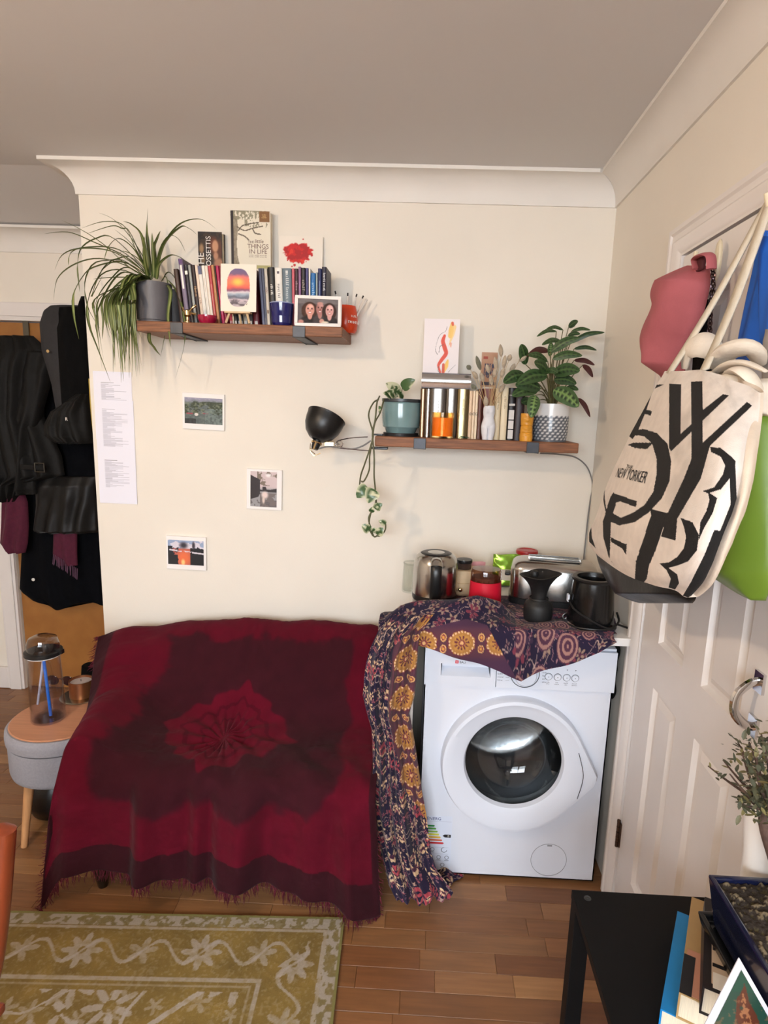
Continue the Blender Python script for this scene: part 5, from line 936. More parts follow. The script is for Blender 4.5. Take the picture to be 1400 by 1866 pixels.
def toaster():
    Yt = 2.1; A = at(935, 1110, 2.02); B = at(1078, 1110, 2.02); t = thing('toaster', 'two-slot brushed steel toaster with black base on the worktop', 'toaster', ((A[0]+B[0])/2+.012, Yt, ZC), (0, 0, math.radians(-9))); w, d, h = .30, .16, at(1000, 1016, 2.12)[2]-ZC
    R = []
    for s, inset in ((0, 0), (.75, 0), (.86, .006), (.93, .016), (.975, .032), (1.0, .06)):
        row = []
        for k in range(48):
            a = 2*math.pi*k/48; e = .42; x = (w/2-inset)*math.copysign(abs(math.cos(a))**e, math.cos(a)); y = (d/2-inset*.9)*math.copysign(abs(math.sin(a))**e, math.sin(a)); row.append((x, y, .022+s*(h-.022)))
        R.append(row)
    m = MB().grid(np.array(R), wrap=True); m.add(R[-1], [tuple(range(48))]); m.build('housing', M_st, t, angle=60)
    b = []
    for z in (0, .021): b.append([((w/2+.002)*math.copysign(abs(math.cos(2*math.pi*k/48))**.42, math.cos(2*math.pi*k/48)), (d/2+.002)*math.copysign(abs(math.sin(2*math.pi*k/48))**.42, math.sin(2*math.pi*k/48)), z) for k in range(48)])
    m = MB().grid(np.array(b), wrap=True); m.add(b[0], [tuple(range(48))]); m.add(b[1], [tuple(range(48))]); m.build('base', M_bp, t)
    for y in (-.024, .024): MB().box(-.085, .085, y-.012, y+.012, h+.0002, h+.0012).build('slot', mat('slot_dark', (40, 36, 34), .5), t, smooth=False, bevel=.0004); MB().box(-.09, .09, y-.0155, y-.0125, h, h+.003).box(-.09, .09, y+.0125, y+.0155, h, h+.003).build('slot_rim', M_st, t, smooth=False)
    MB().box(-w/2-.02, -w/2, -.02, .02, h*.55, h*.62).build('lever', M_bp, t, smooth=False, bevel=.004)
toaster()
def pour_over():
    Yp = 1.885; P = at(979, 1134, Yp); t = thing('dripper_jar', 'matt black jar with a flared pouring cone on top', 'coffee dripper', (P[0], Yp, ZC)); k = Yp*1.05/1100; r = 26*k; h = at(979, 1090, Yp)[2]-ZC; h2 = at(985, 1046, Yp)[2]-ZC
    MB().lathe([(0, 0), (r*.86, 0), (r*.93, .004), (r, h*.3), (r, h*.62), (r*.9, h*.82), (r*.66, h*.93), (r*.62, h), (0, h)], 40).build('jar', M_bm, t); MB().lathe([(r*.64, h*.94), (r*.68, h*.98), (r*.64, h*1.04)], 32, cap=False).build('collar', M_bm, t)
    R = []; zt = h2
    for s in np.linspace(0, 1, 12):
        rr = r*(.5+.06*s+.75*s**2.6); row = []
        for q in range(40):
            a = 2*math.pi*q/40; sq = 1+.10*math.cos(4*a+.6)*s; row.append((rr*sq*math.cos(a), rr*sq*math.sin(a), h+(zt-h)*s-.006*s*(math.cos(a-math.pi))))
        R.append(row)
    inn = [[(x*.93, y*.93, z+.001) for x, y, z in row] for row in R[::-1][:9]]; MB().grid(np.array(R+inn), wrap=True).build('cone', M_bm, t, angle=60)
    MB().lathe([(0, -.012), (.012, -.008), (.0145, 0), (.011, .009), (0, .012)], 20, (-.018, .008, zt-.002)).build('stopper', M_bm, t)
pour_over()
def frother():
    Yf = 1.86; P = at(1074, 1146, Yf); t = thing('milk_frother', 'black milk frother jug wrapped in its own cable', 'milk frother', (P[0], Yf, ZC)); k = Yf*1.06/1100; r = 41*k; h = at(1070, 1056, Yf)[2]-ZC
    MB().lathe([(0, .008), (r*.95, .008), (r, .014), (r*.86, h*.9), (r*.84, h), (r*.7, h), (r*.68, h*.96), (r*.72, h*.3), (0, h*.28)], 44).build('body', mat('gloss_black', (16, 16, 17), .22), t)
    MB().lathe([(0, 0), (r*1.1, 0), (r*1.12, .004), (r*1.04, .0085), (0, .0085)], 44).build('base', M_bp, t); MB().lathe([(r*.7, h-.001), (r*.9, h), (r*.93, h+.006), (r*.88, h+.01), (r*.7, h+.01), (r*.68, h)], 44, cap=False).build('rim', M_bp, t)
    hd = spline([(r*.75, -.016, h+.004), (r*1.25, -.018, h+.004), (r*1.6, -.006, h+.004), (r*1.62, .012, h+.004), (r*1.25, .022, h+.004), (r*.75, .018, h+.004)], 24); MB().tube(hd, .0055, 8).build('handle', M_bp, t)
    cab = [(-r*1.0, -.01, h*.55), (-r*.85, -r*.55, h*.42), (-r*.2, -r*.97, h*.25), (r*.55, -r*.95, h*.1), (r*1.1, -r*.4, h*.16), (r*1.12, .0, h*.3)]; MB().tube(spline(cab, 30), .0034, 8).build('cable', M_bp, t)
    ring = [(r*1.14*math.cos(a), r*1.14*math.sin(a), .013+.002*math.sin(3*a)) for a in np.linspace(.4, 5.6, 40)]; MB().tube(ring, .0034, 8).build('cable', M_bp, t); MB().tube(spline([(r*1.0, -r*.55, .02), (r*1.5, -.03, .006), (r*1.9, -.06, .006), (r*1.5, -.075, .005)], 20), .0034, 8).build('cable', M_bp, t)
    MB().box(-r*1.06, -r*.97, -.006, .012, h*.5, h*.66).build('switch', mat('white_plastic'), t, smooth=False, bevel=.002)
frother()
# ------------------------------------------------------------------ small sofa under its maroon throw
sx0, sx1 = -1.05, -.13
t = thing('sofa', 'small low sofa hidden under the maroon throw, black feet showing', 'sofa', ((sx0+sx1)/2, 1.95, 0)); M_up = mat('dark_upholstery', (52, 24, 30), .9)
MB().box(sx0, sx1, 1.66, 2.3, .15, .28).build('frame', M_up, t, w=True, smooth=False, bevel=.02)
MB().box(sx0+.01, sx1-.01, 1.665, 2.02, .285, .41).build('seat', M_up, t, w=True, smooth=False, bevel=.03, seg=3)
Mb = Matrix.Translation((0, 2.13, .3)) @ Matrix.Rotation(math.radians(-22), 4, 'X'); MB().box(sx0+.02, sx1-.02, -.045, .05, 0, .33, M=Mb).build('backrest', M_up, t, w=True, smooth=False, bevel=.035, seg=3)
M_foot = mat('gloss_black_foot', (12, 12, 13), .12, coat=.5)
for fx, fy in ((-1.0, 1.69), (-.16, 1.69), (-1.0, 2.24), (-.18, 2.24)): MB().lathe([(0, 0), (.015, 0), (.017, .006), (.024, .05), (.036, .085), (.036, .1), (.03, .11), (.03, .15), (0, .15)], 24, (fx, fy, 0)).build('foot', M_foot, t, w=True)
def maroon_throw():
    nu, nv = 300, 330; U, V = np.meshgrid(np.linspace(0, 1, nu), np.linspace(0, 1, nv))
    prof = [(2.36, .55), (2.362, .65), (2.33, .695), (2.28, .704), (2.2, .655), (2.1, .55), (2.0, .455), (1.9, .432), (1.78, .436), (1.69, .43), (1.64, .385), (1.625, .28), (1.612, .17), (1.602, .075)]
    L = np.concatenate([[0], np.cumsum(np.hypot(*np.diff(np.array(prof), axis=0).T))]); L /= L[-1]; S = spline(prof, 400); ls = np.concatenate([[0], np.cumsum(np.hypot(*np.diff(S, axis=0).T))]); ls /= ls[-1]
    Y = np.interp(V, ls, S[:, 0]); Z = np.interp(V, ls, S[:, 1])
    vk = np.linspace(0, 1, nv)
    edge = np.array([at(u_, v_, y_) for u_, v_, y_ in ((196, 1152, 2.3), (178, 1164, 2.24), (170, 1215, 2.12), (163, 1270, 1.99), (150, 1325, 1.87), (134, 1385, 1.76), (118, 1445, 1.68), (103, 1510, 1.645), (90, 1570, 1.625), (80, 1622, 1.60))]); E = np.stack([np.interp(vk, [0, .12, .26, .38, .5, .6, .7, .8, .9, 1], edge[:, k]) for k in range(3)], 1)
    E[:8, 2] = np.linspace(.56, E[8, 2], 8)
    y0, z0 = np.interp(vk, ls, S[:, 0]), np.interp(vk, ls, S[:, 1]); za = np.maximum(z0, np.interp(vk, [0, .3, .45, .62, .68, .76, 1], [0, .58, .535, .52, .50, .36, 0])); za = za-.045*(1-sm(.14, .3, vk)); rt = np.interp(vk, [0, .2, .5, .75, 1], [-.13, -.135, -.12, -.115, -.088])
    X = np.zeros((nv, nu)); Y = X.copy(); Z = X.copy(); ua = [0, .05, .1, .16, .22, .4, .6, .8, .93, 1]
    for j in range(nv):
        pt = np.array([E[j], (E[j]*.45+np.array([-1.09, y0[j], za[j]])*.55)+np.array([-.012, -.008, .022*(1-sm(.75, .9, vk[j]))]), (-1.07, y0[j], za[j]), (-.98, y0[j], za[j]*.55+z0[j]*.45), (-.885, y0[j], za[j]*.2+z0[j]*.8), (-.71, y0[j], z0[j]), (-.55, y0[j], z0[j]), (-.33, y0[j], z0[j]), (rt[j]-.07, y0[j], z0[j]), (rt[j], y0[j], z0[j]-.03*(1-vk[j]))])
        q = spline(pt, 200); tq = np.interp(np.linspace(0, 9, 200), range(10), ua); X[j], Y[j], Z[j] = [np.interp(U[j], tq, q[:, k]) for k in range(3)]
    fr = sm(.68, .82, V); Y = Y-fr*(.022*np.sin(U*22+1)+.015*np.sin(U*39+V*3)+.008*np.sin(U*71))*(.4+.6*V); hem = np.interp(U, [0, .04, .1, .3, .5, .62, .75, .9, .96, 1], [-.045, -.05, .035, .04, .03, .03, .01, -.02, -.06, -.065]); Z = Z+sm(.8, 1, V)*hem
    n = fbm(U*7, V*7, 3)-.5; n2 = fbm(U*16, V*22, 8)-.5; rad = np.arctan2((V-.55)*1.0, (U-.47)*1.0); rr = np.hypot((V-.55)/.11, (U-.47)/.2); wr = np.sin(rad*17)*np.exp(-rr**2)*.006*np.clip(rr*2, 0, 1)
    Z = Z+(n*.024+n2*.011)*(1-fr)+.006*np.sin((U*1.2-V)*34+5*n)*sm(.1, .25, V)*(1-fr)*sm(.45, .6, fbm(U*3, V*3, 14))+wr; Y = Y+n2*.012; Z = np.maximum(Z, .006)
    # colours of the weave: wine border, plum field, wine rosette, plum hems
    # (pattern lives in cloth coordinates U, V)
    wine, plum = np.array((80, 10, 27.)), np.array((52, 17, 25.)); nz = fbm(U*26, V*26, 5)-.5; dU = np.minimum(U-.0, 1-U)
    ew = .012; inner = sm(-ew, ew, U-(.185-.05*V+.05*nz+.012*np.sin(V*26)))*(1-sm(-ew, ew, U-(.865+.05*nz+.014*np.sin(V*30))))*sm(-ew, ew, V-(.25+.05*nz-.035*np.abs(np.sin(U*9))))*(1-sm(-ew, ew, V-(.815+.05*nz-.03*np.abs(np.sin(U*10)))))
    c = wine+(plum-wine)*inner[..., None]
    a = np.arctan2((V-.535)*1.15, (U-.475)*.8)-.1; r = np.hypot((V-.535)*1.15, (U-.475)*.8); ro = .19/(np.abs(np.cos(a))**1.45+np.abs(np.sin(a))**1.45)**(1/1.45)*(1+.05*np.cos(12*a)+.025*np.cos(20*a)); md_ = 1-sm(-.005, .005, r-ro); c = c*(1-md_[..., None])+wine*1.06*md_[..., None]
    ring = (np.abs(r-ro*.72) < .006) | (np.abs(r-ro*.45) < .004); c = np.where(ring[..., None], wine*.88, c)
    hemc = (V > .925+.012*nz) | (V < .03); c = np.where(hemc[..., None], plum*.9, c); sid = (U < .035) | (U > .972); c = np.where(sid[..., None], plum*.95, c); c = c*(1+.18*nz[..., None])
    o = MB().grid(np.stack([X, Y, Z], -1), lin(np.clip(c, 0, 255))).build('maroon_throw', mat('woven_wool', attr=True, rough=.95, sheen=.03, bump=.15, bs=500, spec=.1), None, colour=True, solid=.0025)
    tag(o, 'maroon woven throw with plum field and rosette draped over the small sofa', 'throw')
    fm = MB(); P = np.stack([X, Y, Z], -1); r = random.Random(3)
    def strand(p, d, w=.0016): 
        m = p+d*.5+np.array([r.uniform(-.006, .006), r.uniform(-.006, .006), 0]); e = p+d; e[2] = max(e[2], .004); m[2] = max(m[2], .004); fm.tube([p, m, e], [w, w*.9, w*.3], 3)
    for k in range(420):
        i = int(r.uniform(0, nu-1)); p = P[-1, i].copy(); strand(p, np.array([r.uniform(-.008, .008), r.uniform(-.01, .006), -r.uniform(.016, .045)]))
    for j in range(0, nv, 2):
        if j < 90 or j > 255: p = P[j, 0].copy(); strand(p, np.array([-r.uniform(.012, .03), r.uniform(-.01, .01), -r.uniform(.004, .022)])); 
        if j > 270: p = P[j, -1].copy(); strand(p, np.array([r.uniform(.006, .018), r.uniform(-.01, .01), -r.uniform(.004, .022)]))
    f = fm.build('fringe', mat('fringe_wool', (84, 14, 32), .95), o); f['kind'] = 'stuff'
maroon_throw()

# ------------------------------------------------------------------ storage pouf and what stands on it
PX, PY, PR, PZ = -1.248, 1.94, .178, .45
t = thing('storage_pouf', 'round grey fabric storage pouf with pale wooden top and legs', 'pouf', (PX, PY, 0)); M_felt = mat('grey_felt', (150, 150, 158), .95, var=.06, vs_=150, bump=.3, bs=600)
MB().lathe([(0, .27), (PR*.9, .27), (PR*.96, .278), (PR*.985, .295), (PR*.99, .392), (0, .392)], 56).build('body', M_felt, t); MB().lathe([(PR*.98, .394), (PR*1.015, .399), (PR*1.025, .42), (PR*1.015, .438), (PR*.97, .446), (0, .446)], 56, cap=False).build('lid', M_felt, t)
MB().lathe([(0, .4465), (PR*.94, .4465), (PR*.95, .449), (PR*.93, PZ+.002), (0, PZ+.002)], 56).build('wooden_top', mat('pinkish_oak', (186, 132, 100), .4, var=.08, vs_=8, stretch=(1, 14, 1)), t)
M_leg = mat('beech_leg', (196, 146, 100), .45, var=.1, vs_=12, stretch=(8, 8, 1))
for a in (math.radians(222), math.radians(330), math.radians(45), math.radians(135)):
    MB().tube([(PR*.66*math.cos(a), PR*.66*math.sin(a), .27), (PR*.86*math.cos(a), PR*.86*math.sin(a), .002)], [.017, .011], 16).build('leg', M_leg, t)
q = at(78, 1320, 1.885); q = atz(80, 1318, PZ); t = thing('water_bottle', 'clear plastic water bottle with blue straw and black lid on the pouf', 'bottle', (q[0], q[1]+.028, PZ+.003)); kb = np.linalg.norm(q-CPOS)/1100; rb = 25*kb*.95; hb = at(75, 1196, q[1]+.02)[2]-PZ
MB().lathe([(0, .0), (rb*.96, 0), (rb, .005), (rb*.97, hb*.55), (rb*.9, hb), (rb*.86, hb), (rb*.93, hb*.55), (rb*.95, .008), (0, .006)], 40).build('body', thin_glass('clear_plastic', (248, 248, 252)), t)
MB().lathe([(0, .0065), (rb*.945, .0075), (rb*.935, hb*.5), (0, hb*.5)], 40).build('water', thin_glass('water', (250, 251, 253)), t)
MB().lathe([(0, hb), (rb*.98, hb), (rb*1.08, hb+.004), (rb*1.08, hb+.016), (rb*1.0, hb+.018), (0, hb+.018)], 40).box(rb*.8, rb*1.25, -.008, .008, hb+.008, hb+.022).build('lid', M_bp, t); MB().lathe([(rb*.92, hb+.0185), (rb*.92, hb+.04), (rb*.8, hb+.06), (rb*.45, hb+.07), (0, hb+.072)], 36, cap=False).build('dome_cap', thin_glass('dome_plastic', (220, 218, 220), .02, 1.5), t)
MB().lathe([(rb*.9, hb-.004), (rb*.97, hb-.002), (rb*.97, hb+.0)], 36, cap=False).build('seal_ring', mat('white_lacquer'), t)
MB().tube([(.008, 0, .012), (-.002, .0, hb-.004)], .0052, 12).build('straw', mat('straw_blue', (30, 112, 206), .35), t); MB().tube([(-rb*.7, .004, .05), (-.004, .004, hb-.01)], .004, 10).build('infuser_rod', mat('grey_straw', (186, 188, 196), .4), t)
q = atz(140, 1276, PZ); t = thing('candle', 'bronze tin candle on a metal tray on the pouf', 'candle', (q[0]+.003, q[1]+.03, PZ+.003)); kb = np.linalg.norm(q-CPOS)/1100
MB().lathe([(0, 0), (30*kb, 0), (31*kb, .003), (29*kb, .005), (0, .003)], 40).build('tray', mat('tray_metal', (176, 168, 150), .25, 1.0), t); rt = 17.5*kb; hc = at(140, 1238, q[1]+.03)[2]-PZ-.003
MB().lathe([(0, .0035), (rt, .0035), (rt, hc), (rt*.93, hc), (rt*.9, hc-.008), (0, hc-.009)], 40).build('tin', mat('bronze_tin', (150, 96, 60), .3, .7), t); MB().lathe([(rt*.88, hc-.0075), (0, hc-.0065)], 32, cap=False).build('wax', mat('cream_wax', (206, 190, 180), .5), t); MB().tube([(0, 0, hc-.008), (0, 0, hc+.002)], .001, 6).build('wick', mat('soot'), t)
q = atz(109, 1253, PZ); t = thing('sunglasses', 'dark brown folded sunglasses at the back of the pouf', 'sunglasses', (q[0]-.004, q[1]+.012, PZ+.003)); Msg = mat('tortoise_frame', (42, 22, 22), .15)
for s in (-1, 1):
    MB().lathe([(.022, -.002), (.025, 0), (.022, .002)], 24, M=Matrix.Translation((s*.03, 0, .021)) @ Matrix.Rotation(math.pi/2, 4, 'X') , cap=False, sy=.8).build('rim', Msg, t); MB().lathe([(.0225, 0), (0, .002)], 24, M=Matrix.Translation((s*.03, 0, .021)) @ Matrix.Rotation(math.pi/2, 4, 'X'), cap=False, sy=.8).build('lens', mat('dark_lens', (46, 22, 26), .05), t)
MB().tube([(-.008, 0, .026), (0, -.002, .029), (.008, 0, .026)], .002, 6).build('bridge', Msg, t); MB().tube([(.055, .002, .026), (.0, .012, .022), (-.05, .014, .018)], .002, 6).build('temple', Msg, t)
# black boots by the hall door, black round bag under the pouf
def lump(name, label, cat, rows, m, parts=None):
    """rows: (z, x0, x1, y0, y1) cross sections in room coordinates -> closed soft body"""
    R = []; r = np.array(rows, float); zs = np.linspace(r[0, 0], r[-1, 0], 26)
    for z in zs:
        x0, x1, y0, y1 = [np.interp(z, r[:, 0], r[:, k]) for k in range(1, 5)]; R.append([((x0+x1)/2+(x1-x0)/2*math.copysign(abs(math.cos(a))**.75, math.cos(a)), (y0+y1)/2+(y1-y0)/2*math.copysign(abs(math.sin(a))**.75, math.sin(a)), z) for a in np.linspace(0, 2*math.pi, 29)[:-1]])
    t = thing(name, label, cat, ((rows[0][1]+rows[0][2])/2, (rows[0][3]+rows[0][4])/2, rows[0][0])); mm = MB().grid(np.array(R), wrap=True); mm.add(R[0], [tuple(range(28))]); mm.add(R[-1], [tuple(range(28))]); mm.build('body', m, t, w=True, angle=70); return t
M_lea = mat('black_leather', (13, 13, 13), .4, var=.2, vs_=30, bump=.2, bs=60); M_fab = mat('black_cloth', (8, 8, 9), .9, spec=.15, var=.2, vs_=20, bump=.2, bs=200)
c = at(162, 1240, 2.42); zt = at(150, 1217, 2.45)[2]
t = lump('ankle_boot', 'black ankle boot standing behind the pouf', 'boot', [(.002, c[0]-.05, c[0]+.17, 2.44, 2.53), (.03, c[0]-.05, c[0]+.17, 2.44, 2.53), (zt*.45, c[0]-.06, c[0]+.1, 2.44, 2.53), (zt*.75, c[0]-.07, c[0]+.05, 2.44, 2.53), (zt, c[0]-.06, c[0]+.03, 2.45, 2.52)], M_fab); MB().box(c[0]-.055, c[0]+.175, 2.437, 2.533, .0, .012).build('sole', mat('black_rubber'), t, w=True, smooth=False, bevel=.003)
q = atz(75, 1490, .0); t = thing('black_bag', 'round glossy black bag on the floor under the pouf', 'bag', (q[0]+.045, q[1]+.06, 0)); MB().lathe([(0, .0), (.06, .0), (.1, .02), (.118, .07), (.112, .13), (.09, .165), (.085, .172), (.078, .165), (.09, .12), (0, .1)], 40).build('body', M_lea, t, angle=70); MB().tube(spline([(-.085, 0, .16), (-.06, -.03, .2), (.0, -.04, .215), (.06, -.03, .2), (.085, 0, .16)], 20), .006, 8).build('handle', M_lea, t)

# ------------------------------------------------------------------ coats on the hall door
def garment(name, label, cat, rows, Y, depth, m, folds=4, amp=.02, seed=0, nv=60, nu=56, group=None, hem=0.0, parent=None, partname='cloth'):
    """hanging cloth body: rows of (photo y, left x, right x) measured in the plane Y; bulges towards the room, folded, closed behind"""
    r = np.array(rows, float); vv = np.linspace(r[0, 0], r[-1, 0], nv); s = np.linspace(0, 1, nu); F = np.zeros((nv, nu, 3)); B = np.zeros((nv, nu, 3))
    for j, v in enumerate(vv):
        xl, xr = np.interp(v, r[:, 0], r[:, 1]), np.interp(v, r[:, 0], r[:, 2]); A = at(xl, v, Y); E = at(xr, v, Y); tt = j/(nv-1); P = A+(E-A)*s[:, None]
        f = amp*np.sin(s*folds*2*np.pi+seed+1.5*np.sin(tt*3+seed))*(.25+.75*tt)+amp*.5*np.sin(s*folds*4.3+seed*2+tt*4)+amp*.8*(vnoise(s*5+seed, s*0+tt*5, seed)-.5)
        b = depth*np.sqrt(np.clip(np.sin(np.pi*s), 0, 1))*min(1, .35+tt*4)*(1 if tt < .97 else .8); P[:, 2] += hem*np.sin(s*9+seed)*max(0, tt-.8)*5; F[j] = P; F[j, :, 1] -= b+f*np.sin(np.pi*s)**.5; B[j] = P; B[j, :, 1] += .004
    ring = np.concatenate([F, B[:, ::-1]], 1); base = F[-1].mean(0); t = parent
    if t is None: t = thing(name, label, cat, (base[0], Y, base[2]), group=group)
    mm = MB().grid(ring, wrap=True); mm.add(ring[0], [tuple(range(2*nu))]); mm.add(ring[-1], [tuple(range(2*nu))]); mm.build(partname, m, t, w=True, angle=80); return t
YC = 2.93; GC = 'coats and bags hanging on the hall door'
M_navy = mat('navy_black_wool', (8, 9, 13), .95, var=.2, vs_=40, spec=.1); M_burg = mat('burgundy_knit', (74, 16, 40), .9, var=.12, vs_=60, bump=.2, bs=300); M_leaj = mat('worn_black_leather', (9, 9, 9), .7, var=.35, vs_=14, bump=.4, bs=40, spec=.3); M_skirt = mat('smooth_black_leather', (11, 11, 12), .5, var=.1, vs_=8, spec=.35)
t = garment('long_coat', 'long navy black wool coat hanging lowest on the hall door', 'coat', [(640, 70, 168), (760, 45, 176), (900, 42, 182), (1000, 40, 186), (1080, 36, 188), (1100, 60, 188)], 2.95, .045, M_navy, 3, .014, 1, group=GC, hem=.02); q = at(61, 1056, 2.87); MB().lathe([(0, 0), (.008, .0), (.008, .003), (0, .004)], 14, M=Matrix.Translation(Vector(q)) @ Matrix.Rotation(math.pi/2, 4, 'X')).build('button', mat('pearl_button', (220, 220, 214), .3), t, w=True)
t = garment('burgundy_scarf', 'burgundy fringed scarf end showing between the coats', 'scarf', [(900, 96, 140), (965, 98, 140), (1010, 97, 140), (1030, 108, 141)], 2.86, .018, M_burg, 2, .006, 2, group=GC); fm = MB()
for k in range(16):
    s = k/15; p = at(98+s*43, 1010+s*26, 2.845); e = at(97+s*45+rnd.uniform(-2, 2), 1028+s*28, 2.845); fm.tube([p, e], .0022, 4)
f = fm.build('fringe', mat('fringe_plum', (90, 60, 80), .9), t, w=True); f['kind'] = 'stuff'
garment('wool_shawl', 'burgundy shawl hanging at the left edge of the hall door', 'scarf', [(860, -10, 30), (915, 4, 50), (960, 2, 52), (990, 0, 50), (1007, 16, 46)], 2.85, .03, M_burg, 2, .01, 4, group=GC)
garment('leather_skirt', 'smooth black leather skirt hanging in front of the long coat', 'skirt', [(868, 66, 176), (880, 64, 177), (920, 66, 178), (966, 62, 179), (970, 70, 177)], 2.86, .05, M_skirt, 4, .012, 5, group=GC)
t = garment('leather_jacket', 'worn black leather jacket with belt buckle on the hall door', 'jacket', [(612, -20, 60), (640, -30, 90), (700, -30, 80), (760, -30, 80), (830, -30, 112), (868, -20, 118), (880, -10, 60), (912, 8, 40)], 2.86, .07, M_leaj, 5, .016, 6, group=GC, nu=80)
q = at(72, 852, 2.765); MB().tube([(q[0]+.022*sx, q[1], q[2]+.02*sz) for sx, sz in ((-1, -1), (1, -1), (1, 1), (-1, 1))], .003, 6, closed=True).build('belt_buckle', mat('dull_steel', (110, 108, 100), .35, 1.0), t, w=True); MB().box(q[0]-.09, q[0]+.02, q[1]+.001, q[1]+.006, q[2]-.012, q[2]+.012).build('belt', M_leaj, t, w=True, smooth=False, bevel=.002)
garment('jacket_sleeve', 'black leather coat with hanging sleeve left of the wall edge', 'coat', [(640, 40, 100), (700, 44, 92), (780, 30, 70), (900, 20, 70)], 2.84, .055, M_leaj, 2, .014, 9, group=GC)
t = garment('guitar_bag', 'dark grey padded guitar bag head hanging beside the wall corner', 'bag', [(557, 92, 150), (566, 80, 154), (590, 74, 158), (640, 78, 166), (700, 96, 172), (780, 110, 176)], 2.82, .06, mat('charcoal_nylon', (44, 43, 45), .85, var=.1, vs_=60), 1, .003, 3, group=GC); garment('', '', '', [(560, 108, 160), (600, 104, 164), (700, 112, 172), (790, 120, 178)], 2.79, .055, M_fab, 2, .006, 8, parent=t, partname='black_panel'); garment('', '', '', [(540, 148, 156), (575, 138, 156), (600, 134, 156)], 2.78, .02, M_fab, 1, .003, 8, parent=t, partname='strap')
q = at(88, 640, 2.735); MB().lathe([(0, 0), (.007, .001), (.007, .004), (0, .005)], 14, M=Matrix.Translation(Vector(q)) @ Matrix.Rotation(math.pi/2, 4, 'X')).build('zip_pull', mat('polished_brass'), t, w=True)
t = garment('drawstring_bag', 'small black leather drawstring bag with white emblem', 'bag', [(718, 140, 160), (735, 120, 164), (750, 95, 166), (775, 82, 168), (795, 84, 169), (808, 110, 168)], 2.74, .07, M_leaj, 4, .01, 7, group=GC)
q = at(121, 764, 2.655); text('emblem', 'R', .02, mat('ink_white'), t, q-np.array(t.location))
MB().tube(spline([at(163, 690, 2.72), at(166, 740, 2.72), at(172, 800, 2.72)], 12), .004, 6).build('yellow_cord', mat('cord_yellow', (190, 160, 70), .6), t, w=True)

